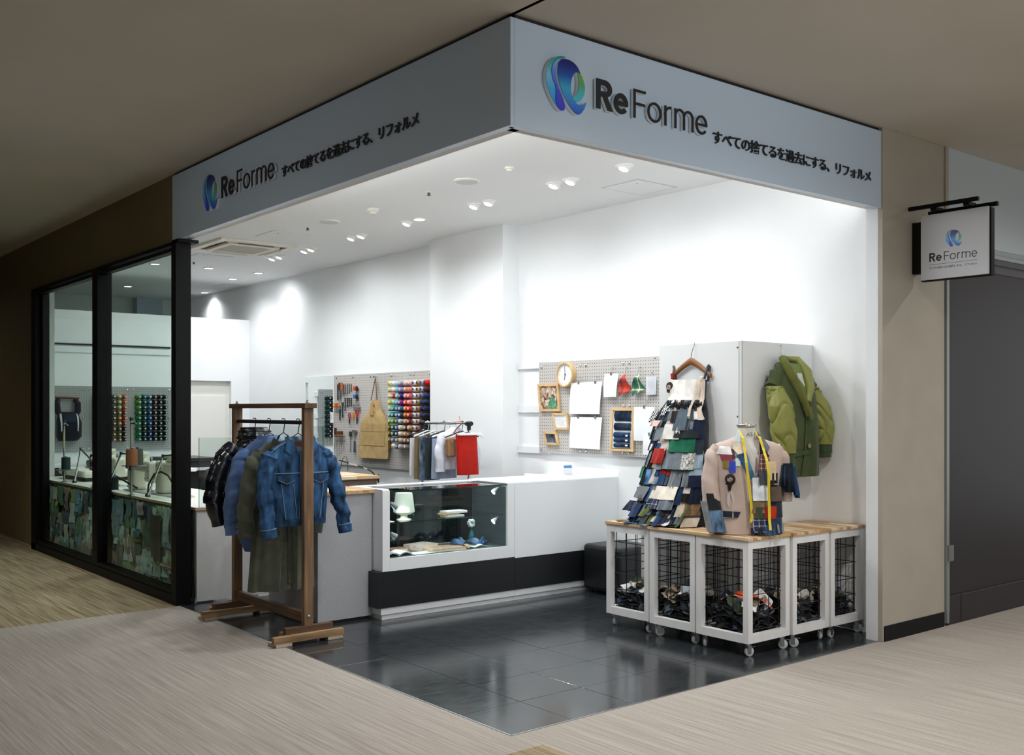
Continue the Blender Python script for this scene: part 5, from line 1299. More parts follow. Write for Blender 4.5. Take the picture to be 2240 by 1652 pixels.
def quilt(pts, radii, n=80, m=60, ph=0.):
    b = B(); P = [Vector(p) for p in pts]; rings = []
    for i in range(m + 1):
        v = i / m * (len(P) - 1); j = min(int(v), len(P) - 2); f = v - j
        p = P[j].lerp(P[j + 1], f); R = [lerp(radii[j][k], radii[j + 1][k], f) for k in (0, 1)]
        ring = []
        for k in range(n):
            a = 2 * PI * k / n; q = i / m * 2.4; s = k / n * 4
            w1 = abs(math.sin(PI * (q + .33 * math.sin(PI * s * 1.0 + ph)))); w2 = abs(math.sin(PI * (s * .5 + .3 * math.sin(q * 2.4 + ph))))
            e = min(1, (min(w1, w2) * 2.4) ** .5)
            ring.append(p + Vector((R[0] * math.cos(a), R[1] * math.sin(a), .0)) * (.80 + .23 * e))
        rings.append(ring)
    return b.loft(rings)
for s in (-1, 1):
    if s < 0: pts = [(-.185, -.10, 1.655), (-.175, -.14, 1.52), (-.155, -.15, 1.35), (-.13, -.15, 1.21)]; rad = [(.062, .05), (.105, .075), (.105, .075), (.075, .055)]
    else: pts = [(.225, -.10, 1.655), (.29, -.12, 1.52), (.325, -.13, 1.38), (.33, -.13, 1.26)]; rad = [(.052, .05), (.078, .07), (.082, .07), (.06, .055)]
    sl = quilt(pts, rad, ph=s).build('quilted_sleeve', QM, t, world=False)
    p = Vector(pts[-1])
    b = B(); limb(b, [p + Vector((0, 0, .01)), p + Vector((.005 * s, 0, -.09))], [(rad[-1][0] * .95, .052), (rad[-1][0] * .86, .046)], fold=.003, k=9); b.build('cuff', GC2, sl, world=False)
    b = B(); limb(b, [(s * .13 + .01, -.075, 1.735), Vector(pts[0]) + Vector((0, .01, -.015))], [(.055, .05), (.062, .052)], fold=.004); b.build('shoulder', GC, t, world=False)
    b = B(); p0 = Vector(pts[0]); b.tube([p0 + Vector((rad[0][0] * 1.02 * math.cos(a), rad[0][1] * 1.02 * math.sin(a), -.02 + .008 * math.sin(3 * a))) for a in [2 * PI * k / 20 for k in range(20)]], .008, 6, closed=True)
    b.build('sleeve_edge', CORD, sl, world=False)
    B().lathe([(.007, 0), (.007, .004)], p0 + Vector((s * .03, -rad[0][1] - .004, -.03)), (0, -1, 0), 10).build('snap', mat('#3a3a30', .3, .7), sl, world=False)
b = B()                                                     # shawl collar, two padded rolls
def roll(pts, r): 
    b.tube(pts, r, 10)
roll([(0.01, -.045, 1.845), (-.07, -.08, 1.842), (-.092, -.145, 1.765), (-.06, -.185, 1.66), (-.005, -.212, 1.54), (.03, -.212, 1.46)], [.02, .026, .03, .028, .024, .02])
b.build('collar', CORD, t, world=False)
b = B(); roll([(.01, -.045, 1.845), (.088, -.08, 1.84), (.108, -.145, 1.755), (.08, -.187, 1.65), (.03, -.205, 1.55)], [.02, .028, .036, .034, .024]); b.build('collar', QM, t, world=False)
B().obox((.03, -.232, 1.475), (.02, 0, .006), (0, .005, 0), (.016, .0, -.04)).build('lapel_tip', CORD, t, world=False, bevel=.003)
B().ext([(-.075, -.12, 1.81), (.085, -.12, 1.81), (.05, -.186, 1.64), (.01, -.2, 1.58), (-.04, -.186, 1.66)], (0, .004, 0)).build('neck_lining', mat('#6d7c3a', .5, name='neck_lining'), t, world=False)
B().obox((.012, -.166, 1.70), (.026, 0, 0), (0, .002, 0), (0, .014, .045)).build('care_label', mat('#cfd2cc', .6, name='label', var=.2, vscale=60), t, world=False)
bd.patch([(.03, 1.06), (.055, 1.06), (.055, 1.52), (.03, 1.52)], .007, 2, 14).build('front_edge', GC2, t, world=False)
bd.patch([(-.1, 1.185), (.10, 1.20), (.10, 1.23), (-.1, 1.215)], .012, 8, 2).build('pocket_flap', GC2, t, world=False)
B().lathe([(.016, 0), (.016, .005), (.008, .007)], (.075, bd.front(.075, 1.25, .012), 1.255), (0, -1, 0), 16).build('button', mat('#8a7b58', .3, name='horn', var=.5, vscale=60), t, world=False)

# -------------------------------------------------- dress form with patchwork blazer
MR = math.radians(-39); ML = (2.245, .42, ZT)
t = thing('dress_form', 'linen dress form with chrome neck cap under the beige blazer', 'dress form', ML, MR)
LIN = fab('#d6d2cc', .05)
bf = Body([(.001, 0, .17, .105, 0), (.3, 0, .165, .105, 0), (.45, 0, .175, .105, 0), (.53, 0, .16, .09, 0), (.575, 0, .085, .06, .01), (.60, 0, .058, .052, .01), (.665, 0, .052, .05, .01)], p=2.2)
bf.shell(B(), 32, 30).build('torso', LIN, t, world=False)
B().lathe([(.058, 0), (.06, .004), (.06, .013), (.056, .017), (.012, .02), (.010, .018), (.0, .018)], (0, .01, .666), n=32).build('neck_cap', CHROME, t, world=False)
B().lathe([(.011, .018), (.008, .026), (.002, .028)], (0, .01, .666), n=14).build('cap_stud', mat('#c09a6a', .3, .5), t, world=False)
cu = bpy.data.curves.new('t', 'FONT'); cu.body = 'A5'; cu.size = .034; cu.extrude = .0008
o = bpy.data.objects.new('t', cu); COL.objects.link(o); bpy.context.view_layer.update()
me = bpy.data.meshes.new_from_object(o.evaluated_get(bpy.context.evaluated_depsgraph_get())); bpy.data.objects.remove(o)
for v in me.vertices: v.co = Vector((v.co.x - .012, -.0435 - v.co.z + abs(v.co.x - .012) * .12, v.co.y + .608))
me.materials.clear(); me.materials.append(mat('#8d8782', .7)); me.name = 'size_mark'; o = bpy.data.objects.new('size_mark', me); COL.objects.link(o); o.parent = t
t = thing('patchwork_blazer', 'beige blazer with patchwork lapels and frilled side on the dress form', 'blazer', ML, MR)
BZ = fab('#c4b0a5', .05); BZ2 = fab('#b8a499', .05)
bd = Body([(.003, .0, .215, .135, 0), (.15, 0, .21, .135, 0), (.32, 0, .2, .132, 0), (.45, 0, .215, .13, 0), (.50, 0, .222, .118, 0), (.54, -.003, .222, .10, 0), (.562, 0, .19, .09, .002), (.588, 0, .11, .075, .006), (.605, 0, .075, .062, .008)], p=2.6, fold=.003, nf=4)
bsh = B(); bd.shell(bsh, 150, 60, caps=False)
o = bsh.build('body', BZ, t, world=False)
def neckhole(x, z):                                         # V opening of the blazer front
    return z > .33 and lerp(.016, -.05, (z - .33) / .3) < x < lerp(.024, .062, (z - .33) / .3)
me = o.data; bm = bmesh.new(); bm.from_mesh(me)
bmesh.ops.delete(bm, geom=[f for f in bm.faces if f.calc_center_median().y < -.02 and neckhole(f.calc_center_median().x, f.calc_center_median().z)], context='FACES')
bm.to_mesh(me); bm.free()
b = B(); limb(b, [(-.185, 0, .548), (-.215, -.002, .48), (-.235, -.025, .3), (-.222, -.068, .10), (-.205, -.085, .015)], [(.03, .05), (.05, .066), (.058, .066), (.056, .056), (.05, .05)], fold=.003, ph=1); sl = b.build('sleeve', BZ, t, world=False)
b = B(); limb(b, [(.18, .005, .545), (.212, .01, .48), (.24, .015, .32), (.24, .02, .2)], [(.03, .05), (.05, .064), (.052, .06), (.048, .055)], fold=.003, ph=2); b.build('sleeve', BZ, t, world=False)
def bp(q, m, off=.006, ruf=0., nm='cloth_patch', nx=5, nz=5, th=.003):
    return bd.patch(q, off, nx, nz, th, ruf, 2).build(nm, m, t, world=False)
def rc(x0, x1, z0, z1): return [(x0, z0), (x1, z0), (x1, z1), (x0, z1)]
bp([(-.205, .50), (-.115, .495), (-.125, .545), (-.185, .548)], fab('#eceae8'), .008)
bp([(-.178, .455), (-.108, .452), (-.112, .495), (-.19, .498)], fab('#8e4450'))
bp(rc(-.172, -.135, .41, .457), fab('#8a7a2e'), .007); bp(rc(-.137, -.098, .385, .455), mat('#2b45c0', .6), .008)
bp([(-.118, .47), (-.098, .47), (-.105, .53), (-.12, .53)], fab('#4a3840'), .007); bp(rc(-.1, -.07, .425, .475), fab('#d5e6e8'), .007)
def lap(pts, m, d=.012):
    return B().ext([(x, lerp(bd.front(x, min(z, .54), d), -.075, max(0, (z - .54) / .12)), z) for x, z in pts], (0, .006, 0)).build('lapel', m, t, world=False)
lap([(-.107, .577), (-.07, .645), (-.046, .60), (-.05, .575)], fab('#d9e6ea'), .014)
lap([(-.112, .535), (-.107, .577), (-.05, .577), (-.032, .51), (-.085, .498)], fab('#dccfbb'), .012)
lap([(-.092, .493), (-.03, .512), (.016, .362), (-.009, .341)], denim('#3f6a92'), .015)
lap([(-.009, .341), (.016, .362), (.02, .325), (.016, .318)], fab('#c9ccd0'), .013)
lap([(.046, .638), (.08, .604), (.119, .541), (.1, .508), (.075, .56), (.052, .59)], fab('#6f747a'), .016)
lap([(.056, .575), (.085, .532), (.114, .484), (.054, .492)], fab('#17181a'), .012)
lap([(.05, .492), (.084, .508), (.114, .465), (.089, .397), (.031, .315), (.019, .315), (.042, .406)], PLR, .017)
bp([(-.20, .105), (-.085, .11), (-.07, .145), (-.20, .15)], plaid('#191d28', '#c9c3cc', '#232a3c', .06), .012, 0, 'pocket_flap')
# cuff patchwork on the hanging sleeve
def ring_patch(z0, z1, c0, c1, rx, ry, a0, a1, m, nm='cloth_patch'):
    def fn(u, v):
        a = math.radians(lerp(a0, a1, u)); c = Vector(c0).lerp(Vector(c1), v)
        return c + Vector((rx * math.cos(a), -ry * math.sin(a), 0))
    B().grid(fn, 8, 4, (0, .003, 0)).build(nm, m, t, world=False)
ring_patch(0, 0, (-.206, -.083, .02), (-.232, -.055, .165), .064, .066, 20, 120, denim('#5e7d9c'))
ring_patch(0, 0, (-.206, -.083, .02), (-.240, -.046, .205), .063, .064, 118, 172, fab('#8d9196'))
ring_patch(0, 0, (-.231, -.06, .155), (-.242, -.04, .225), .064, .069, 30, 118, fab('#202224'))
ring_patch(0, 0, (-.240, -.04, .215), (-.244, -.035, .255), .063, .068, 75, 118, fab('#202224'))
ring_patch(0, 0, (-.222, -.065, .115), (-.229, -.06, .165), .066, .068, 8, 28, fab('#9cc7ca'))
# frilled tiers on the right side
fr = [(.0, .10, .215, .355, '#dde5ea', .02, .012), (.10, .17, .215, .31, '#232a30', .02, .01), (.115, .22, .21, .30, '#5a4a3e', .03, .012), (.04, .13, .31, .40, '#4a5058', .02, .014), (.1, .15, .34, .455, '#d8c39c', .026, .014), (.11, .16, .32, .385, '#17191c', .034, .014),
      (-.02, .1, .14, .225, '#7e6d4e', .022, .012), (.02, .075, .105, .175, '#3c4433', .034, .006), (.075, .15, .105, .18, '#b8321f', .034, .006), (.12, .21, .11, .21, '#1d2836', .028, .01), (.0, .12, .02, .11, '#1c2338', .03, .022), (.09, .19, .012, .11, '#26384f', .036, .024), (.07, .13, .008, .06, '#33517c', .05, .02), (-.015, .06, .006, .05, '#1a1d24', .04, .02), (.15, .2, .02, .07, '#7d8288', .045, .02)]
for x0, x1, z0, z1, c, off, ruf in fr: bp(rc(x0, x1, z0, z1), PLN if c == '#1c2338' else fab(c, .25), off, ruf, nx=7)
for k, (a0, a1, z0, z1, c) in enumerate([(15, 60, .42, .24, '#27456c'), (55, 110, .44, .26, '#1d2530'), (100, 150, .43, .30, '#3a4a5c'), (-20, 20, .43, .22, '#5c86ae'), (120, 165, .34, .24, '#1a1c20')]):
    def fn(u, v, a0=a0, a1=a1, z0=z0, z1=z1):
        a = math.radians(lerp(a0, a1, u)); R = lerp(.068, .085 + .014 * math.sin(u * 14), v)
        return Vector((.235 + R * math.cos(a), .01 - (R + .012) * math.sin(a), lerp(z0, z1, v)))
    B().grid(fn, 10, 5, (0, .003, 0)).build('shoulder_frill', denim(c), t, world=False)
rosette(t, (-.135, bd.front(-.135, .33, .014), .345), .03)
B().tube([(-.135, bd.front(-.135, .3, .02), .32), (-.138, bd.front(-.138, .28, .02), .275)], [.016, .01], 8).build('rosette_tail', fab('#2a1c18'), t, world=False)
for dx, z1 in ((-.005, .165), (.035, .185)):
    B().grid(lambda u, v: (-.138 + dx * v + (u - .5) * .014, bd.front(-.138, .25, .012), lerp(.31, z1 + .03 * u * (dx > 0) + .03 * (1 - u) * (dx < 0), v)), 3, 8, (0, .002, 0)).build('ribbon', fab('#c9b8b2', .05), t, world=False)
B().lathe([(.008, 0), (.008, .003)], (.005, bd.front(.005, .315, .008), .315), (0, -1, 0), 12).build('button', mat('#6f6258', .4), t, world=False)
# measuring tape round the neck
t = thing('measuring_tape', 'yellow measuring tape draped round the neck of the dress form', 'measuring tape', ML, MR)
TAPE = mat('#e6cf25', .45, name='yellow_tape')
def tape(path, hw=.008):
    P = [Vector(p) for p in path]; n = len(P) - 1
    B().grid(lambda u, v: P[min(int(v * n), n - 1)].lerp(P[min(int(v * n), n - 1) + 1], v * n - min(int(v * n), n - 1)) + Vector(((u - .5) * 2 * hw, 0, 0)), 1, n * 4, (0, -.0008, 0), False).build('tape', TAPE, t, world=False)
def fr_(x, z, o=.034): return (x, bd.front(x, min(z, .56), o), z)
tape([(-.052, .0, .645), fr_(-.05, .60, .03), fr_(-.045, .55), fr_(-.04, .45), fr_(-.025, .33), fr_(-.012, .20), fr_(-.006, .12), fr_(-.012, .085)])
tape([(.052, .0, .64), fr_(.055, .60, .03), fr_(.07, .54), fr_(.085, .46, .05), fr_(.092, .38, .062), fr_(.092, .28, .062), fr_(.094, .18, .064), fr_(.094, .10, .07), fr_(.096, .04, .085)])
mk = B()
for i in range(40):
    z = .56 - i * .012
    for xx, o in ((lerp(-.046, -.006, min(1, i / 34)), .0365), (.0925 if i > 12 else lerp(.068, .092, i / 12), .0655 if i > 8 else .05)):
        if (xx < 0 and z > .1) or (xx > 0 and z > .1): mk.box((xx - .004, bd.front(xx, z, o + .002), z), (xx + .002, bd.front(xx, z, o + .0015), z + .0015))
mk.build('graduation', mat('#4a4526', .6), t, world=False, kind='stuff')
# ---------------------------------------------------------------- pegboards
def pegmat(ax, base='#c2beb9', hole='#565350'):
    m, nt, p = nt_new('pegboard'); tc = nt.nodes.new('ShaderNodeTexCoord'); sx = nt.nodes.new('ShaderNodeSeparateXYZ'); nt.links.new(tc.outputs['Object'], sx.inputs[0])
    sq_ = []
    for a in (ax, 2):
        k = nt.nodes.new('ShaderNodeMath'); k.operation = 'MULTIPLY_ADD'; k.inputs[1].default_value = 1 / .029; k.inputs[2].default_value = 100; nt.links.new(sx.outputs[a], k.inputs[0])
        f = nt.nodes.new('ShaderNodeMath'); f.operation = 'FRACT'; nt.links.new(k.outputs[0], f.inputs[0])
        d = nt.nodes.new('ShaderNodeMath'); d.operation = 'SUBTRACT'; d.inputs[1].default_value = .5; nt.links.new(f.outputs[0], d.inputs[0])
        q = nt.nodes.new('ShaderNodeMath'); q.operation = 'MULTIPLY'; nt.links.new(d.outputs[0], q.inputs[0]); nt.links.new(d.outputs[0], q.inputs[1]); sq_.append(q)
    s = nt.nodes.new('ShaderNodeMath'); s.operation = 'ADD'; nt.links.new(sq_[0].outputs[0], s.inputs[0]); nt.links.new(sq_[1].outputs[0], s.inputs[1])
    l = nt.nodes.new('ShaderNodeMath'); l.operation = 'LESS_THAN'; l.inputs[1].default_value = .026; nt.links.new(s.outputs[0], l.inputs[0])
    mx = nt.nodes.new('ShaderNodeMixRGB'); mx.inputs[1].default_value = col(base); mx.inputs[2].default_value = col(hole); nt.links.new(l.outputs[0], mx.inputs[0])
    nt.links.new(mx.outputs[0], p.inputs['Base Color']); p.inputs['Roughness'].default_value = .6
    return m
PEGX = pegmat(1); PEGY = pegmat(0, '#a2a3a3', '#55565a')
def pegboard(label, x0, x1, ya, yb, z0, z1, m, axis, studs):
    t = thing('pegboard', label, 'pegboard', ((x0 + x1) / 2, (ya + yb) / 2, z0), 0, 'grey pegboards')
    B().box((x0, ya, z0), (x1, yb, z1)).build('board', m, t)
    for a, z in studs:
        c, d = ((x0, a, z), (-1, 0, 0)) if axis == 'x' else ((a, ya, z), (0, -1, 0))
        B().lathe([(.011, 0), (.012, .006), (.006, .011), (.001, .012)], c, d, 12).build('stud', mat('#d8dadb', .2, .9, name='stud'), t)
    bt = B()
    if axis == 'x': bt.box((x1, ya + .03, z0 + .02), (3.2485, yb - .03, z0 + .06)).box((x1, ya + .03, z1 - .06), (3.2485, yb - .03, z1 - .02))
    else: bt.box((x0 + .03, yb, z0 + .02), (x1 - .03, PY, z0 + .06)).box((x0 + .03, yb, z1 - .06), (x1 - .03, PY, z1 - .02))
    bt.build('batten', GLOSSW, t)
    return t
pegboard('grey pegboard of tools and bright thread cones left of the pier', 3.215, 3.222, 5.13, 7.41, .838, 1.915, PEGX, 'x', [(y, z) for y in (7.34, 6.95, 6.55, 6.48, 6.1, 5.72, 5.65, 5.35) for z in (1.88,)] + [(6.55, .885), (6.48, .885), (5.72, .885)])
pegboard('grey pegboard of papers and framed pictures right of the pier', 3.215, 3.222, 2.05, 3.566, 1.105, 1.932, PEGX, 'x', [(y, z) for y in (3.53, 3.0, 2.93, 2.47, 2.40) for z in (1.89, 1.14)] + [(2.47, 1.53), (2.4, 1.53)])
pegboard('grey pegboard of teal rimmed thread cones on the back partition', .657, 2.147, 9.85, 9.857, .965, 1.796, PEGY, 'y', [(x, z) for x in (1.0, 1.07, 1.55, 1.62, 2.1) for z in (1.755, 1.39, 1.01)])
# mirror beside the tool board
t = thing('wall_mirror', 'tall frameless wall mirror left of the tool pegboard', 'mirror', (3.24, 7.8, 1.0))
B().box((3.235, 7.46, .7), (3.248, 8.17, 1.915)).build('glass', mat('#e8eeec', .015, 1., name='mirror_silver'), t)
B().box((3.232, 7.44, .7), (3.249, 7.46, 1.92)).build('edge_strip', GLOSSW, t)

# ---------------------------------------------------------------- thread cones
def cone_proto(name, L, rb, rt, rim):
    t = thing(name, '', 'thread cone', (0, 0, -5), 0)
    B().lathe([(rb * .9, .004), (rb, .01), (lerp(rb, rt, .5), L * .5), (rt, L * .94), (rt * .85, L * .97)], (0, 0, 0), (0, -1, 0), 14).build('thread', None, t, world=False)
    b = B().lathe([(rb * (1.12 if rim else .9), 0), (rb * (1.12 if rim else .9), .005), (rb * .8, .006)], (0, 0, 0), (0, -1, 0), 14)
    b.build('base_rim', None, t, world=False)
    B().lathe([(rt * .55, L * .96), (rt * .55, L), (rt * .25, L + .001)], (0, 0, 0), (0, -1, 0), 12).build('core', None, t, world=False)
    b = B().lathe([(.004, -.005), (.004, L + .006)], (0, 0, 0), (0, -1, 0), 6)
    b.build('peg', STEEL, t, world=False)
    return t
def rim_(r): return r.location.y > 9
def cone_at(proto, first, loc, rz, cth, ccore, label, group):
    if first: proto.location = loc; proto.rotation_euler = (0, 0, rz); proto['label'] = label; proto['group'] = group; r = proto
    else: r = dup(proto, loc, rz, label, group)
    for c in r.children:
        k = c.name.split('.')[0]
        if k == 'peg': continue
        sl = c.material_slots
        if not sl:
            c.data.materials.append(None)
        c.material_slots[0].link = 'OBJECT'
        c.material_slots[0].material = mat(cth, .55, 0, 'thread', .12, 30, .5, 30., (.4, 5, .4), .35) if k == 'thread' else mat('#e4e6e2' if (rim_(r) and k == 'core') else ccore, .45)
    return r
NM = {}
ORD = ['top', 'second', 'third', 'fourth', 'fifth', 'sixth', 'seventh', 'eighth', 'ninth', 'tenth', 'eleventh']
G1 = [['#e3d6a0 cream', '#cfe0ea ice blue', '#a9cfe0 pale blue', '#9d95ad lavender grey', '#e3c6bd shell pink', '#dea99c pink', '#ece8e6 white', '#b59a45 khaki', '#a4adbd blue grey', '#c8200f bright red'],
      ['#d6bf52 yellow', '#e9e4dc white', '#6fb6d2 sky blue', '#a493be lavender', '#cf8f85 dusty pink', '#d98378 salmon', '#ece9ea white', '#cdb96c pale khaki', '#bcc3cf light grey', '#5e1418 maroon'],
      ['#e0c583 pale yellow', '#b81d18 red', '#64bcd8 aqua', '#3a2a80 purple', '#e08a92 rose pink', '#e05a6e hot pink', '#e9e6e2 white', '#c4b384 beige', '#6f809a slate', '#1c2f52 navy'],
      ['#b9bf4a lime', '#8fcfc6 aqua green', '#5aa9cc sky blue', '#8a2c80 magenta purple', '#dd4428 red orange', '#e2867c coral', '#e6e1d6 ivory', '#b3a05c khaki', '#33435a dark slate', '#1a2a44 navy'],
      ['#7fc99c mint', '#1f8f8a teal', '#2f6aa8 blue', '#4a6480 slate blue', '#e8622c orange', '#c9281c red', '#d9d2bf ivory', '#b88a35 gold', '#1d2740 dark navy', '#151f38 ink navy'],
      ['#3aa79e turquoise', '#1d5f68 dark teal', '#2a73b8 blue', '#2c4a5e dark slate blue', '#d8552c rust orange', '#a83a20 rust', '#cfcac0 grey white', '#c2a67c tan', '#2a3038 dark slate', '#12182a blue black'],
      ['#6fae45 green', '#5a8f3a moss green', '#2a64a0 blue', '#a8b0b8 grey', '#cf8a4a tan orange', '#6e1a1c dark red', '#d8d0c0 ivory', '#c8a898 pinkish beige', '#1a1b20 black'],
      ['#2f4a2c dark green', '#1f5a3c forest green', '#28508a blue', '#d2c9b2 ivory', '#4a3426 dark brown', '#c89a68 tan', '#d9cdb6 cream', '#b5733c orange tan', '#20201f black'],
      ['#2a4a3a dark green', '#1f3f38 bottle green', '#22305a navy', '#cfc7ae ivory', '#a8683c brown orange', '#3a3430 black brown', '#c9b9a2 beige'],
      ['#5f6a45 olive', '#5c6670 slate grey', '#66788a grey blue', '#c7ab94 beige', '#8a5a48 brown', '#4a4644 dark grey'],
      [None, '#d2d8da white grey', '#4a5864 slate', '#a09a92 grey', '#7c7672 dark grey']]
YC1 = [5.945, 5.875, 5.795, 5.735, 5.628, 5.559, 5.463, 5.387, 5.319, 5.250]
pr = cone_proto('thread_cone', .142, .031, .026, False); first = True
for r, row in enumerate(G1):
    for c, e in enumerate(row):
        if e is None: continue
        h, nm = e.split(' ', 1)
        core = '#3a2c8c' if c >= 6 else ('#e0b62c' if (r * 3 + c * 5) % 7 == 0 or (r > 6 and c == 0) else '#e6e2da')
        cone_at(pr, first, (3.214, YC1[c] - (.0 if c < 9 else 0), 1.784 - .0685 * r + .0), math.radians(-90), h, core, '%s thread cone, %s row, %s from the left on the tool pegboard' % (nm, ORD[r], ORD[c].replace('top', 'first')), 'thread cones on the tool pegboard'); first = False
XC2 = [1.143, 1.211, 1.279, 1.352, 1.421, 1.490]; XC3 = [1.672, 1.742, 1.811, 1.879, 1.948, 2.018]
def ccol(blk, c, r):
    k = r // 3
    if blk == 0: return [('#1c6f68 teal', '#1c5a5c dark teal', '#12343a black teal'), ('#a8a49a pale grey', '#8f8a80 grey', '#1d3a3c dark teal'), ('#a6a29a grey beige', '#95908a warm grey', '#20383c dark teal'), ('#6b5a50 taupe', '#6d5b4e brown grey', '#8a5a3c copper brown'), ('#cbc58a pale yellow', '#c08a3c gold', '#6b5a1c olive'), ('#c85a1c orange', '#b4281a red orange', '#4a1414 dark red')][c][k]
    return [('#5f9a3a lime green', '#2f8f4c green', '#1f7a4a emerald'), ('#0f5f55 deep teal', '#123a34 dark green', '#0d2426 black green'), ('#5a86b4 light blue', '#1f62a4 blue', '#152a66 dark blue'), ('#5a0f1c crimson', '#3a1236 dark purple', '#14152e navy'), ('#2a211c dark brown', '#241f1c brown black', '#121418 black'), ('#0c2226 black teal', '#0e1c22 ink', '#0a1014 jet black')][c][k]
pr = cone_proto('thread_cone', .125, .030, .019, True); first = True
for blk, XC in ((0, XC2), (1, XC3)):
    for c, x in enumerate(XC):
        for r in range(9):
            h, nm = ccol(blk, c, r).split(' ', 1)
            cone_at(pr, first, (x, 9.849, 1.666 - .0691 * r), 0, h, '#1f9a8e' if True else '', '%s thread cone on teal rim, %s row, %s column of the %s block' % (nm, ORD[r], ORD[c].replace('top', 'first'), 'left' if blk == 0 else 'right'), 'thread cones on the back pegboard'); first = False

# ---------------------------------------------------------------- tools on the tool pegboard (board face at x = 3.215)
XB = 3.2145
def tool(name, label, y, z, cat='tool'):
    t = thing(name, label, cat, (XB, y, z), math.radians(-90), 'tools on the pegboard')    # local x = along the wall, local -y = out of the wall
    B().tube([(0, 0, .0), (0, -.022, .0), (0, -.026, .008)], .0025, 5).build('peg_hook', STEEL, t, world=False)
    return t
def rod(t, nm, m, pts, r, n=8): return B().tube(pts, r, n).build(nm, m, t, world=False)
def fl2(t, nm, m, poly, th=.006, y=-.012): return B().ext([(x, y, z) for x, z in poly], (0, -th, 0)).build(nm, m, t, world=False)
RUB = mat('#1c1d20', .5); ORG = mat('#d8641c', .45); REDH = mat('#c42a16', .45); WDH = mat('#8a5a36', .5)
t = tool('long_pliers', 'long dark pliers at the upper left corner of the tool pegboard', 7.287, 1.80)
fl2(t, 'handles', RUB, [(-.012, 0), (-.006, 0), (0, -.09), (.006, 0), (.012, 0), (.008, -.11), (-.008, -.11)]); fl2(t, 'jaws', mat('#3c4044', .35, .8), [(-.008, -.11), (.008, -.11), (.012, -.16), (.008, -.19), (-.012, -.18)])
t = tool('locking_pliers', 'black handled pliers with bright patterned jaws', 7.231, 1.82)
fl2(t, 'handle', RUB, [(-.018, 0), (.018, 0), (.018, -.09), (-.018, -.09)], .014); fl2(t, 'jaws', mat('#8f9498', .25, .9, name='jaws', var=.6, vscale=90), [(-.016, -.09), (.016, -.09), (.02, -.15), (.012, -.2), (-.014, -.2), (-.02, -.15)], .01)
t = tool('file', 'orange handled file beside the black pliers', 7.188, 1.82)
fl2(t, 'handle', ORG, [(-.014, 0), (.014, 0), (.014, -.09), (-.014, -.09)], .014); rod(t, 'blade', STEEL, [(0, -.018, -.09), (0, -.018, -.15)], .006)
for k, (y, z, l) in enumerate([(7.14, 1.80, .13), (7.105, 1.795, .10), (7.06, 1.80, .11), (7.015, 1.80, .10), (6.968, 1.80, .08)]):
    t = tool('slim_wrench', 'slim dark wrench, %s of the upper row on the tool pegboard' % ('first', 'second', 'third', 'fourth', 'last')[k], y, z)
    rod(t, 'shaft', mat('#3a3d40', .35, .8), [(0, -.014, .0), (0, -.014, -l)], .005); fl2(t, 'open_end', mat('#3a3d40', .35, .8), [(-.009, -l - .012), (-.004, -l - .004), (.004, -l - .004), (.009, -l - .012), (.006, -l + .006), (-.006, -l + .006)], .005)
for k, (z, c, nm) in enumerate(((1.745, '#d2442c', 'red'), (1.648, '#2f68b4', 'blue'))):
    t = tool('clamp', '%s and black spring clamp on the tool pegboard' % nm, 6.857, z)
    fl2(t, 'jaw', mat(c, .45), [(-.03, -.02), (.02, -.02), (.022, .015), (-.01, .03)], .03); fl2(t, 'grip', RUB, [(.02, -.025), (.05, -.03), (.055, 0), (.03, .03), (.022, .015)], .02)
for k, (y, l) in enumerate(((7.11, .13), (7.059, .09), (7.015, .085), (6.968, .08))):
    t = tool('wrench', 'dark combination wrench, %s of the second row' % ('first and largest', 'second', 'third', 'last')[k], y, 1.63)
    rod(t, 'shaft', mat('#2c2f33', .35, .8), [(0, -.014, .0), (0, -.014, -l)], .006); fl2(t, 'ring', mat('#2c2f33', .35, .8), [(.012 * math.cos(a), .012 * math.sin(a)) for a in [i * PI / 5 for i in range(10)]], .006); fl2(t, 'jaw', mat('#2c2f33', .35, .8), [(-.011, -l - .016), (-.004, -l - .004), (.004, -l - .004), (.011, -l - .016), (.008, -l + .008), (-.008, -l + .008)], .006)
t = tool('tool_rack', 'thin wire rack holding small screwdrivers on the pegboard', 7.27, 1.535, 'rack'); rod(t, 'rail', mat('#4a4d50', .4, .7), [(-.1, -.03, 0), (.09, -.03, 0)], .004)
for k, (y, c, nm) in enumerate(((7.345, '#c2a02a', 'yellow'), (7.31, '#d8481c', 'orange red'), (7.28, '#d0381c', 'red'), (7.235, '#b08a2c', 'amber'))):
    t = tool('screwdriver', 'small %s screwdriver standing in the wire rack' % nm, y, 1.57)
    rod(t, 'handle', mat(c, .3), [(0, -.03, 0.005), (0, -.03, -.05)], [.008, .011]); rod(t, 'shaft', STEEL, [(0, -.03, -.05), (0, -.03, -.11)], .0035)
t = tool('craft_knife', 'black craft knife hanging below the wire rack', 7.225, 1.50); fl2(t, 'handle', RUB, [(-.01, .0), (.01, .0), (-.002, -.13), (-.016, -.12)], .01); fl2(t, 'blade', STEEL, [(-.008, 0), (.008, 0), (.006, .04), (0, .05)], .003)
t = tool('adjustable_wrench', 'dark adjustable wrench right of the craft knife', 7.165, 1.56); rod(t, 'shaft', mat('#3a4148', .35, .8), [(0, -.016, -.01), (0, -.016, -.16)], .007); fl2(t, 'jaw', mat('#3a4148', .35, .8), [(-.02, -.01), (-.018, .03), (-.004, .01), (.008, .012), (.02, .03), (.02, 0), (.0, -.02)], .01)
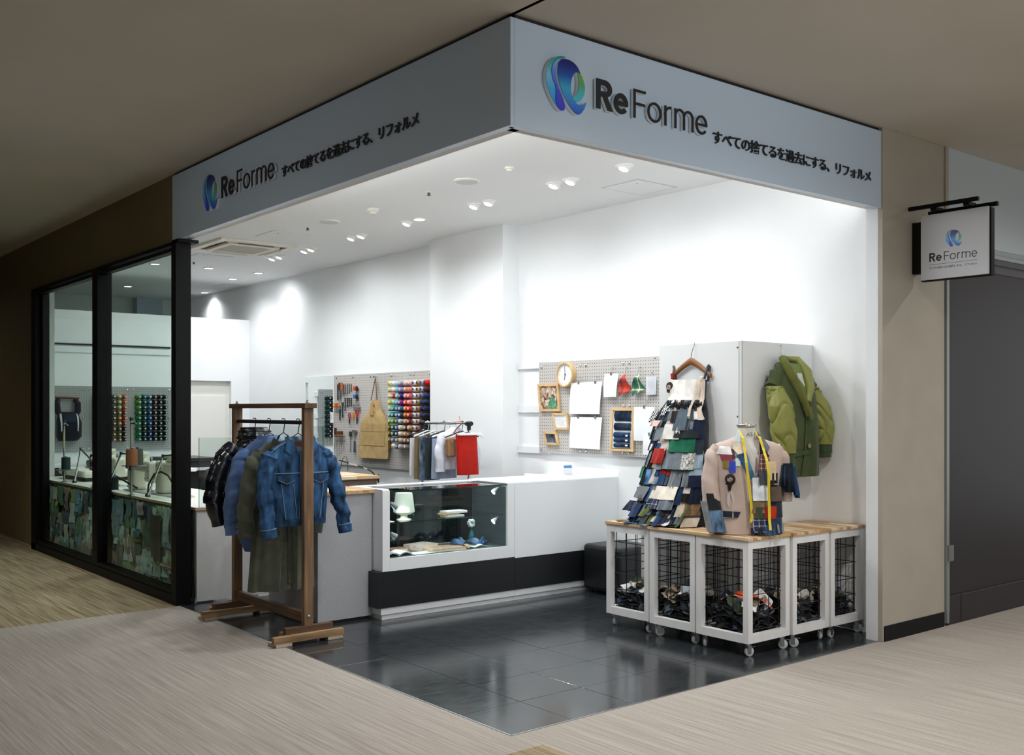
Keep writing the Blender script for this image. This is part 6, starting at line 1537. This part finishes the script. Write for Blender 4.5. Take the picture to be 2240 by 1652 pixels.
for k, (y, z) in enumerate(((6.848, 1.548), (6.839, 1.51))):
    t = tool('spanner', 'silver open ended spanner hung level, %s' % ('upper', 'lower')[k], y, z)
    fl2(t, 'bar', STEEL, [(-.05, -.006), (.05, -.006), (.05, .006), (-.05, .006)], .006); fl2(t, 'end', STEEL, [(-.08, .015), (-.062, .012), (-.05, .006), (-.05, -.006), (-.062, -.015), (-.08, -.012), (-.066, -.002), (-.066, .003)], .008); fl2(t, 'end', STEEL, [(.08, -.015), (.062, -.012), (.05, -.006), (.05, .006), (.062, .015), (.08, .012), (.066, .002), (.066, -.003)], .008)
def pliers(name, label, y, z, h, s):
    t = tool(name, label, y, z)
    for q in (-1, 1): rod(t, 'grip', h, [(q * .014 * s, -.016, 0), (q * .026 * s, -.016, -.035 * s), (q * .006 * s, -.016, -.085 * s)], [.006 * s, .008 * s, .007 * s])
    fl2(t, 'jaws', mat('#54585c', .3, .9), [(-.012 * s, -.08 * s), (.012 * s, -.08 * s), (.012 * s, -.1 * s), (.003, -.15 * s), (-.003, -.15 * s), (-.012 * s, -.1 * s)], .01)
pliers('small_pliers', 'small dark red handled pliers on the tool pegboard', 7.005, 1.46, mat('#a3232a', .45), .9)
pliers('cutting_pliers', 'large orange red cutting pliers on the tool pegboard', 6.831, 1.50, REDH, 1.15)
t = tool('awl', 'awl with a yellow ochre handle between the two pliers', 6.92, 1.46); rod(t, 'handle', mat('#c08a24', .4), [(0, -.016, 0), (0, -.016, -.03), (0, -.016, -.07)], [.007, .012, .009]); rod(t, 'spike', STEEL, [(0, -.016, -.07), (0, -.016, -.15)], [.004, .002])
for k, (y, h) in enumerate(((7.33, .16), (7.30, .13), (7.255, .11), (7.22, .11), (7.185, .11), (7.15, .10))):
    t = tool('punch', 'dark red handled punch, %s from the left in the lower wire rack' % ORD[k].replace('top', 'first'), y, 1.20)
    rod(t, 'handle', mat('#3a1a14', .45) if k < 2 else mat('#6a1d16', .4), [(0, -.03, .04 + (.04 if k < 2 else 0)), (0, -.03, 0)], [.008, .011]); rod(t, 'collar', mat('#c9a45a', .3, .9), [(0, -.03, 0), (0, -.03, -.02)], .008); rod(t, 'shaft', mat('#6b5f54', .4, .6), [(0, -.03, -.02), (0, -.03, -.02 - h)], .003)
t = tool('tool_rack', 'lower wire rack holding dark red punches on the pegboard', 7.24, 1.175, 'rack'); rod(t, 'rail', mat('#4a4d50', .4, .7), [(-.13, -.022, 0), (.13, -.022, 0)], .004)
for k in range(4):
    t = tool('long_needle', 'long thin hooked needle hanging below the punches, %s' % ('first', 'second', 'third', 'fourth')[k], 7.31 - .055 * k, 1.12); rod(t, 'needle', mat('#6b6460', .4, .7), [(0, -.012, 0), (0, -.012, -.2 + .03 * k), (.008, -.012, -.21 + .03 * k)], .002)
t = tool('scissors', 'black handled tailor scissors hanging points down', 6.986, 1.24)
for q in (-1, 1):
    B().tube([(q * .016 + .014 * math.cos(a), -.014, -.03 + .026 * math.sin(a)) for a in [i * 2 * PI / 12 for i in range(12)]], .006, 6, closed=True).build('finger_loop', RUB, t, world=False)
    fl2(t, 'blade', STEEL, [(q * .012 - .005, -.05), (q * .012 + .005, -.05), (-q * .003 + .004, -.24), (-q * .003 - .001, -.24)], .003, -.012 - .003 * (q > 0))
t = tool('hammer', 'claw hammer with a dark grey grip on the tool pegboard', 6.884, 1.23); fl2(t, 'head', mat('#9b8f86', .3, .9), [(-.045, .025), (-.02, .03), (.02, .028), (.045, .02), (.045, -.005), (.02, -.004), (-.012, -.004), (-.03, -.01)], .024, -.006); rod(t, 'neck', CHROME, [(0, -.018, -.004), (0, -.018, -.1)], .008); rod(t, 'grip', mat('#3f4a56', .5), [(0, -.018, -.1), (0, -.018, -.235)], [.011, .014])
t = tool('thermometer', 'small white wall thermometer between mirror and pegboard', 7.43, 1.40, 'thermometer'); B().box((-.03, -.025, -.065), (.03, -.004, .065)).build('case', GLOSSW, t, world=False, bevel=.004); B().box((-.02, -.027, -.02), (.02, -.0252, .045)).build('screen', mat('#c9ceca', .3), t, world=False)
for k, (y, c, cc, nm) in enumerate(((5.228, '#b98a2e', None, 'ochre and white'), (5.208, '#e9e6e2', '#c92a1c', 'white, red and green'), (5.17, '#d9d9d6', '#1b1b1d', 'white with a black dashed edge'), (5.145, '#d4d2ce', None, 'plain pale'))):
    t = tool('ruler', '%s ruler at the right edge of the tool pegboard' % nm, y, 1.73, 'ruler')
    B().box((-.009, -.012, -.44), (.009, -.008, .0)).build('blade', mat(c, .4), t, world=False)
    if k == 1:
        B().box((-.0085, -.0135, -.18), (.0085, -.012, -.06)).build('red_band', mat(cc, .4), t, world=False); B().box((-.0085, -.0135, -.42), (.0085, -.012, -.30)).build('green_band', mat('#1f8f4a', .4), t, world=False)
    if k == 2:
        b = B()
        for i in range(20): b.box((-.009, -.0135, -.43 + i * .0215), (-.001 + (i % 2) * .004, -.012, -.418 + i * .0215))
        b.build('dashes', mat(cc, .4), t, world=False, kind='stuff')
# apron
t = thing('apron', 'tan canvas work apron with leather straps on the tool pegboard', 'apron', (XB, 6.40, 1.86), math.radians(-90))
TAN = mat('#bd9f6c', .85, name='canvas', var=.16, vscale=12, bump=.3, bscale=200); TAN2 = mat('#b49764', .85, name='canvas2', var=.14, vscale=14, bump=.3, bscale=200); LEA = mat('#7a4a2a', .55, name='leather_strap')
def A(pts): return [(6.40 - y, z - 1.86) for y, z in pts]
prof = [(0.0, -.915, -.37, .285), (.04, -.90, -.365, .30), (.12, -.80, -.345, .295), (.3, -.62, -.315, .29), (.5, -.52, -.305, .285), (.56, -.45, -.23, .245), (.68, -.38, -.13, .155), (.8, -.31, -.085, .12), (1., -.255, -.07, .115)]
def apfn(u, v):
    for i in range(len(prof) - 1):
        if v <= prof[i + 1][0] + 1e-9:
            f = (v - prof[i][0]) / (prof[i + 1][0] - prof[i][0]); break
    z, a, c = (lerp(prof[i][k], prof[i + 1][k], f) for k in (1, 2, 3))
    return (lerp(a, c, u), -.045 - .03 * math.sin(u * PI) - .008 * math.sin(u * 9 + v * 3) * (1 - v), z)
B().grid(apfn, 24, 30, (0, .004, 0)).build('cloth', TAN, t, world=False)
def apatch(nm, u0, u1, v0, v1, m, off=.004): B().grid(lambda u, v: Vector(apfn(lerp(u0, u1, u), lerp(v0, v1, v))) + Vector((0, -off, 0)), 6, 6, (0, .003, 0)).build(nm, m, t, world=False)
apatch('bib_pocket', .33, .70, .66, .83, TAN2); apatch('pen_pocket', .40, .58, .60, .70, TAN2, .007)
apatch('waist_pocket', .10, .52, .32, .50, TAN2); apatch('waist_pocket', .53, .93, .32, .50, TAN2); apatch('low_pocket', .12, .92, .15, .31, TAN2)
apatch('name_tag', .25, .45, .93, .955, mat('#e2e4e4', .6)); apatch('leather_tab', .60, .70, .82, .85, mat('#b05c36', .5), .008); apatch('leather_tab', .60, .70, .77, .80, mat('#b05c36', .5), .008)
for s, m in ((-1, LEA), (1, mat('#6e5a38', .7))):
    B().grid(lambda u, v: (lerp(.0, s * (.065 if s < 0 else .06) + (.01 if s > 0 else 0), v) + (u - .5) * .018, -.03 - .02 * v, lerp(-.0, -.26, v)), 2, 8, (0, .003, 0)).build('neck_strap', m, t, world=False)
B().tube([(-.3, -.03, -.5), (-.31, -.02, -.62), (-.33, -.03, -.8)], .012, 6).build('waist_strap', LEA, t, world=False)
B().tube([(.285, -.03, -.5), (.30, -.02, -.65), (.30, -.03, -.8)], .011, 6).build('waist_strap', LEA, t, world=False)
B().tube([(0, .0, .01), (0, -.03, .01), (0, -.035, .02)], .004, 6).build('hook', STEEL, t, world=False)

# ---------------------------------------------------------------- papers, clock and frames on the right pegboard
def onboard(name, label, cat, y, z, group=None): return thing(name, label, cat, (XB, y, z), math.radians(-90), group)
t = onboard('wall_clock', 'round wall clock with a pale wooden rim on the right pegboard', 'clock', 3.165, 1.812)
PINE = wood('#dab784', .12, (1, 1, 1), sc=18)
b = B(); b.loft([[(r * math.cos(a), -h, r * math.sin(a)) for a in [2 * PI * k / 40 for k in range(40)]] for r, h in ((.108, .001), (.108, .05), (.098, .05), (.098, .035))], False); b.build('rim', PINE, t, world=False)
B().lathe([(.099, .028), (.099, .034)], (0, 0, 0), (0, -1, 0), 40).build('dial', mat('#f0f3f2', .5), t, world=False)
for k in range(12):
    a = k * PI / 6; c = Vector((.082 * math.sin(a), -.0345, .082 * math.cos(a)))
    B().obox(c, Vector((math.sin(a), 0, math.cos(a))) * .007, Vector((math.cos(a), 0, -math.sin(a))) * .0018, (0, .0006, 0)).build('hour_mark', mat('#9fb0b8', .5), t, world=False)
for a, l, w in ((-.08, .075, .0022), (3.35, .05, .003)):
    d = Vector((math.sin(a), 0, math.cos(a))); B().obox(Vector((0, -.0365, 0)) + d * l * .4, d * l * .6, Vector((d.z, 0, -d.x)) * w, (0, .0006, 0)).build('hand', mat('#3b4348', .5), t, world=False)
B().lathe([(.007, .034), (.006, .039)], (0, 0, 0), (0, -1, 0), 12).build('hub', mat('#2c3236', .5), t, world=False)
def frame(label, pts, th, fw, pm, extra=None, name='picture_frame'):
    ys = [p[0] for p in pts]; zs = [p[1] for p in pts]; cy, cz = sum(ys) / 4, sum(zs) / 4
    t = onboard(name, label, 'picture frame', cy, cz, 'frames on the right pegboard')
    q = [Vector((cy - y, 0, z - cz)) for y, z in pts]                 # tl, tr, br, bl
    for i in range(4):
        a, b_ = q[i], q[(i + 1) % 4]; d = (b_ - a).normalized(); n = Vector((d.z, 0, -d.x)); n = n if n.dot(-a - b_) > 0 else -n
        B().ext([a + Vector((0, -.004, 0)), b_ + Vector((0, -.004, 0)), b_ + n * fw - d * fw + Vector((0, -.004, 0)), a + n * fw + d * fw + Vector((0, -.004, 0))], (0, -th, 0)).build('rail', PINE, t, world=False)
    s = .86
    B().ext([v * s + Vector((0, -.004, 0)) for v in q], (0, -th * .5, 0)).build('picture', pm, t, world=False)
    return t
def picmat(stops, sc, seed):
    m, nt, p = nt_new('photo_print'); tc = nt.nodes.new('ShaderNodeTexCoord'); n = nt.nodes.new('ShaderNodeTexNoise'); n.inputs['Scale'].default_value = sc; n.inputs['Detail'].default_value = 5; n.inputs['Distortion'].default_value = 1.5
    mp = nt.nodes.new('ShaderNodeMapping'); mp.inputs['Location'].default_value = (seed, seed, 0); nt.links.new(tc.outputs['Object'], mp.inputs[0]); nt.links.new(mp.outputs[0], n.inputs['Vector'])
    r = nt.nodes.new('ShaderNodeValToRGB'); el = r.color_ramp.elements
    while len(el) < len(stops): el.new(.5)
    for e, (q, c) in zip(el, stops): e.position = q; e.color = col(c)
    nt.links.new(n.outputs['Fac'], r.inputs[0]); nt.links.new(r.outputs[0], p.inputs['Base Color']); p.inputs['Roughness'].default_value = .3
    return m
t = frame('pale wooden frame with a workshop photograph, largest of the left three', [(3.565, 1.735), (3.275, 1.735), (3.255, 1.484), (3.535, 1.484)], .02, .022, picmat([(.3, '#2b2320'), (.45, '#7a5a48'), (.55, '#b8a08c'), (.68, '#e8dccb')], 14, 1.))
B().ext([(-.02, -.0155, -.10), (.105, -.0155, -.10), (.1, -.0155, -.05), (.045, -.0155, .02), (.0, -.0155, -.04)], (0, -.001, 0)).build('green_table', picmat([(.3, '#2f6a4c'), (.6, '#5fa07c'), (.75, '#9fc9b0')], 20, 3.), t, world=False)
t = frame('pale wooden frame with a white sketch, middle of the left three', [(3.363, 1.469), (3.16, 1.469), (3.127, 1.318), (3.33, 1.318)], .018, .02, picmat([(.3, '#3a3f6a'), (.38, '#d9dbe2'), (.7, '#eef0f2')], 9, 2.))
t = frame('pale wooden frame with a dark cloth photograph, lowest of the left three', [(3.484, 1.297), (3.305, 1.297), (3.275, 1.178), (3.45, 1.178)], .018, .02, picmat([(.3, '#1c2128'), (.5, '#4a5866'), (.7, '#7d8b98')], 12, 7.))
t = frame('tall pale wooden frame of folded dark denim samples', [(2.591, 1.511), (2.324, 1.511), (2.335, 1.148), (2.613, 1.148)], .02, .02, mat('#e6eaee', .6))
for k, (y0, y1, z0, z1) in enumerate([(2.55, 2.36, 1.402, 1.49), (2.555, 2.362, 1.325, 1.385), (2.562, 2.372, 1.262, 1.308), (2.56, 2.374, 1.222, 1.258), (2.56, 2.374, 1.18, 1.216)]):
    cy, cz = t.location.y, t.location.z
    B().grid(lambda u, v: (cy - lerp(y0, y1, u), -.02 - .012 * math.sin(v * PI) - .002 * math.sin(u * 8), lerp(z0, z1, v) - cz), 6, 5, (0, .004, 0)).build('denim_sample', denim('#1d2b40' if k < 2 else '#26405f'), t, world=False)
    if k > 1: B().box((cy - y1 - .04, -.036, z0 - cz + .012), (cy - y1 - .015, -.034, z0 - cz + .026)).build('white_tag', mat('#eef0f2', .6), t, world=False)
PAP = mat('#eceff2', .65, name='paper')
def paper(label, pts, name='paper_sheet', off=.03, clips=2):
    ys = [p[0] for p in pts]; zs = [p[1] for p in pts]; cy, cz = sum(ys) / 4, sum(zs) / 4
    t = onboard(name, label, 'paper', cy, cz, 'white papers on the right pegboard')
    q = [(cy - y, z - cz) for y, z in pts]
    B().grid(lambda u, v: (lerp(lerp(q[3][0], q[2][0], u), lerp(q[0][0], q[1][0], u), v), -off - .006 * math.sin(v * 3 + u) - .008 * (1 - v), lerp(lerp(q[3][1], q[2][1], u), lerp(q[0][1], q[1][1], u), v)), 8, 8, (0, .0012, 0)).build('sheet', PAP, t, world=False)
    xs_ = ((q[0][0] + .25 * (q[1][0] - q[0][0])), (q[0][0] + .8 * (q[1][0] - q[0][0]))) if clips == 2 else ((q[0][0] + q[1][0]) / 2,)
    for x in xs_:
        B().tube([(x, 0, q[0][1] + .05), (x, -.02, q[0][1] + .05), (x, -.024, q[0][1] + .02)], .003, 6).obox((x, -off, q[0][1]), (.01, 0, 0), (0, .005, 0), (0, 0, .012)).build('clip', mat('#c9cbc9', .25, .8), t, world=False)
    return t
paper('upper large white sheet hung in the middle of the right pegboard', [(3.088, 1.735), (2.702, 1.741), (2.716, 1.46), (3.108, 1.46)])
paper('lower large white sheet hung in the middle of the right pegboard', [(3.094, 1.433), (2.702, 1.433), (2.713, 1.155), (3.105, 1.16)])
paper('small portrait white sheet hung from one hook, right of the clock', [(2.665, 1.804), (2.504, 1.804), (2.516, 1.606), (2.672, 1.606)], clips=1)
paper('white sheet clipped at the right edge of the right pegboard', [(2.303, 1.522), (2.08, 1.522), (2.09, 1.243), (2.303, 1.243)], off=.04, clips=1)
paper('narrow white sheet hanging low at the right edge of the pegboard', [(2.18, 1.30), (2.06, 1.30), (2.06, 1.13), (2.185, 1.13)], off=.055, clips=1)
def plaidh(c1, c2, c3):
    return plaid(c1, c2, c3, .11)
for lab, yc, m, w in (('red and navy checked cloth hung by its corner', 2.42, plaidh('#c23a24', '#c8452c', '#2a2230'), .088), ('green and cream checked cloth hung by its corner', 2.265, plaidh('#2c7250', '#dfd9bd', '#24323c'), .085)):
    t = onboard('check_cloth', lab, 'cloth', yc, 1.80, 'checked cloths on the right pegboard')
    ap = (.0, 0.0); le = (-w, -.105); ri = (w * .85, -.125); bo = (-w * .45, -.19)
    B().grid(lambda u, v: (lerp(lerp(ap[0], le[0], u), lerp(ri[0], bo[0], u), v), -.03 - .018 * math.sin((u + v) * 4) - .01 * (u + v), lerp(lerp(ap[1], le[1], u), lerp(ri[1], bo[1], u), v)), 8, 8, (0, .002, 0)).build('cloth', m, t, world=False)
    B().tube([(0, 0, .05), (0, -.022, .05), (0, -.026, .03), (0, -.03, .005)], .003, 6).build('hook', STEEL, t, world=False)
t = onboard('swatch_tag', 'pale grey cloth piece half hidden behind the display wall edge', 'cloth', 2.13, 1.77)
B().grid(lambda u, v: (-.05 + .10 * u, -.03 - .012 * math.sin(5 * u), -.15 * v), 5, 5, (0, .002, 0)).build('cloth', fab('#cdd1d6', .15), t, world=False)
B().tube([(0, 0, .03), (0, -.022, .03), (0, -.03, .0)], .003, 6).build('hook', STEEL, t, world=False)

# ---------------------------------------------------------------- back pack on the far pegboard
t = thing('backpack', 'dark navy backpack with white piping on the far pegboard', 'bag', (.79, 9.85, 1.64))
NV = fab('#17161f', .2); bk = Body([(-.53, 0, .115, .06, -.08), (-.48, .01, .15, .08, -.095), (-.3, .01, .15, .085, -.095), (-.2, 0, .12, .07, -.08), (-.17, 0, .09, .05, -.065)], fold=.004)
bk.shell(B(), 28, 16).build('pack_body', NV, t, world=False)
for s in (-1, 1):
    B().tube([(s * .10, -.02, -.02), (s * .125, -.06, -.06), (s * .12, -.075, -.16), (s * .07, -.09, -.26)], [.03, .036, .04, .02], 8).build('shoulder_strap', fab('#1c1b28', .2), t, world=False)
    bk.patch([(s * .095 - .006, -.41), (s * .095 + .006, -.41), (s * .10 + .012, -.19), (s * .10 - .012, -.19)], .006, 2, 6).build('white_piping', mat('#cfd2dc', .5), t, world=False)
    B().tube([(s * .155, -.06, -.09), (s * .11, -.10, -.04)], .004, 5).build('orange_piping', ORG, t, world=False)
bk.patch([(-.07, -.30), (.07, -.30), (.08, -.20), (-.08, -.20)], .008, 6, 4).build('flap', fab('#22263a', .15), t, world=False)
B().tube([(-.14, -.035, .01), (.145, -.035, .0)], .013, 8).build('hanger_bar', wood('#6a3420', .2, (.1, 1, 1)), t, world=False)
B().tube([(0, -.03, .0), (0, -.0, .03)], .004, 6).build('hook', STEEL, t, world=False)

# ---------------------------------------------------------------- chrome clothes rail behind the counter
RXX = 2.62
e0, e1 = [(2.62,4.632,1.371),(2.62,3.823,1.371)]
RZ = (e0[2] + e1[2]) / 2; ya, yb = e0[1], e1[1]
t = thing('garment_rail', 'chrome garment rail with black end caps behind the counter', 'clothes rack', (RXX, (ya + yb) / 2, 0))
B().tube([(RXX, yb, RZ), (RXX, ya, RZ)], .014, 12).build('rail', CHROME, t)
for y in (ya - .03, yb + .03):
    B().lathe([(.02, -.04), (.022, -.035), (.022, .035), (.02, .04)], (RXX, y, RZ), (0, 1, 0), 14).lathe([(.017, -.06), (.019, -.005)], (RXX, y, RZ), n=12).build('end_cap', BLK, t)
    B().tube([(RXX, y, .05), (RXX, y, RZ - .05)], .012, 12).build('post', CHROME, t)
    B().tube([(RXX - .2, y, .02), (RXX + .2, y, .02)], .012, 10).tube([(RXX, y, .02), (RXX, y, .06)], .014, 10).build('foot', CHROME, t)
def clip_hanger(y, c, label, w=.19, dz=0.0, tilt=0.):
    t = thing('trouser_hanger', label, 'hanger', (RXX, y, RZ), tilt, 'hangers on the chrome rail')
    m = mat(c, .35)
    B().tube([(-.016, 0, .012), (-.010, 0, .0185), (0, 0, .021), (.012, 0, .016), (.016, 0, .004), (.008, 0, -.03), (0, 0, -.075)], .0032, 6).build('hook', m, t, world=False)
    B().tube([(-w, 0, -.125), (-.02, 0, -.075), (.02, 0, -.075), (w, 0, -.125)], .006, 8).build('shoulder_bar', m, t, world=False)
    return t
def trousers(name, label, y, xc, w, z0, z1, m, cat='trousers', sk=0., th=.028, ph=0., lean=0.):
    t = thing(name, label, cat, (RXX, y, RZ), 0, 'clothes on the chrome rail')
    rings = []
    for j in range(13):
        v = j / 12; z = lerp(z1, z0, v) - RZ; ring = []
        for k in range(28):
            a = 2 * PI * k / 28
            x = xc - RXX + sk * v + w * (1 + .06 * v) * spow(math.cos(a), .7)
            yy = lean * v + th * (1 + .3 * v) * spow(math.sin(a), .8) + .006 * v * math.sin(7 * x / w + ph)
            ring.append((x, yy, z))
        rings.append(ring)
    B().loft(rings).build('cloth', m, t, world=False)
    return t
yr = yb
clip_hanger(yr + .06, '#e8eaec', 'white hanger carrying the red trousers')
tr = trousers('red_trousers', 'bright red trousers at the front of the chrome rail', yr + .045, 2.60, .115, .905, 1.275, fab('#b01a0c', .1), sk=.02)
B().box((-.13, -.045, 1.265 - RZ), (.13, -.0, 1.285 - RZ)).build('white_bar', mat('#eceef0', .4), tr, world=False, bevel=.004)
clip_hanger(yr + .14, '#1a1b1d', 'black hanger behind the red trousers')
t = thing('tan_pouch', 'tan leather pouch with a brass ring hanging on the chrome rail', 'bag', (RXX, yr + .115, RZ))
B().box((-.195, -.03, -.305), (-.10, .025, -.13)).build('pouch', mat('#8f6a48', .6, name='tan_leather', var=.1), t, world=False, bevel=.018)
B().tube([(-.15 + .012 * math.cos(a), -.032, -.165 + .012 * math.sin(a)) for a in [i * PI / 6 for i in range(12)]], .003, 6, closed=True).build('ring', mat('#c9b58a', .3, .9), t, world=False)
B().tube([(-.15, -.01, -.13), (-.08, 0, -.05), (0, 0, .018), (.012, 0, .0)], .006, 6).build('strap', mat('#5a3d28', .6), t, world=False)
clip_hanger(yr + .24, '#e8eaec', 'white hanger carrying the white shirt')
t = thing('white_shirt', 'white shirt hanging askew on the chrome rail', 'shirt', (RXX, yr + .225, RZ))
wb = Body([(-.42, -.02, .19, .035, 0), (-.25, -.03, .2, .045, 0), (-.12, -.02, .19, .05, 0), (-.06, 0, .1, .035, 0), (-.035, 0, .05, .03, 0)], fold=.012, nf=5); wb.shell(B(), 32, 20).build('body', fab('#d9dbe4', .05), t, world=False)
for s in (-1, 1):
    b = B(); limb(b, [(s * .15, 0, -.11), (s * .2, -.02, -.25), (s * .2, -.03, -.44)], [(.05, .04), (.055, .04), (.045, .035)], fold=.004); b.build('sleeve', fab('#d3d6e0', .05), t, world=False)
clip_hanger(yr + .34, '#e8eaec', 'white hanger carrying the pale blue trousers')
trousers('blue_trousers', 'pale blue trousers between the white shirt and grey jeans', yr + .325, 2.55, .13, .86, 1.23, fab('#a9b6cc', .12), ph=1)
clip_hanger(yr + .42, '#1a1b1d', 'black hanger carrying the dark slacks')
trousers('dark_slacks', 'dark green grey slacks on the chrome rail', yr + .41, 2.50, .10, .87, 1.24, fab('#2c363c', .15), ph=2)
trousers('grey_jeans', 'blue grey jeans on the chrome rail', yr + .475, 2.49, .11, .84, 1.25, denim('#6b7c90'), ph=3)
trousers('khaki_trousers', 'khaki brown trousers folded narrow on the chrome rail', yr + .54, 2.46, .09, .85, 1.24, fab('#7d6a48', .15), ph=4)
clip_hanger(yr + .56, '#e8eaec', 'white hanger carrying the pale trousers')
trousers('white_trousers', 'off white trousers at the left end of the chrome rail', yr + .62, 2.47, .10, .88, 1.23, fab('#dcdbe0', .06), ph=5)
clip_hanger(yr + .69, '#e8eaec', 'empty white hanger at the left end of the rail', .2, 0, .25)
clip_hanger(yr + .74, '#1a1b1d', 'empty black hanger at the left end of the rail', .2, 0, -.2)
t = thing('pink_hanger', 'small pink hanger hooked over the chrome rail', 'hanger', (RXX, yr + .19, RZ)); B().tube([(-.016, 0, .012), (-.008, 0, .019), (0, 0, .021), (.012, 0, .017), (.014, 0, .03), (.008, 0, .07)], .003, 6).tube([(-.05, 0, .0165), (.06, 0, .0175)], .004, 6).build('wire', mat('#e8a09a', .4), t, world=False)
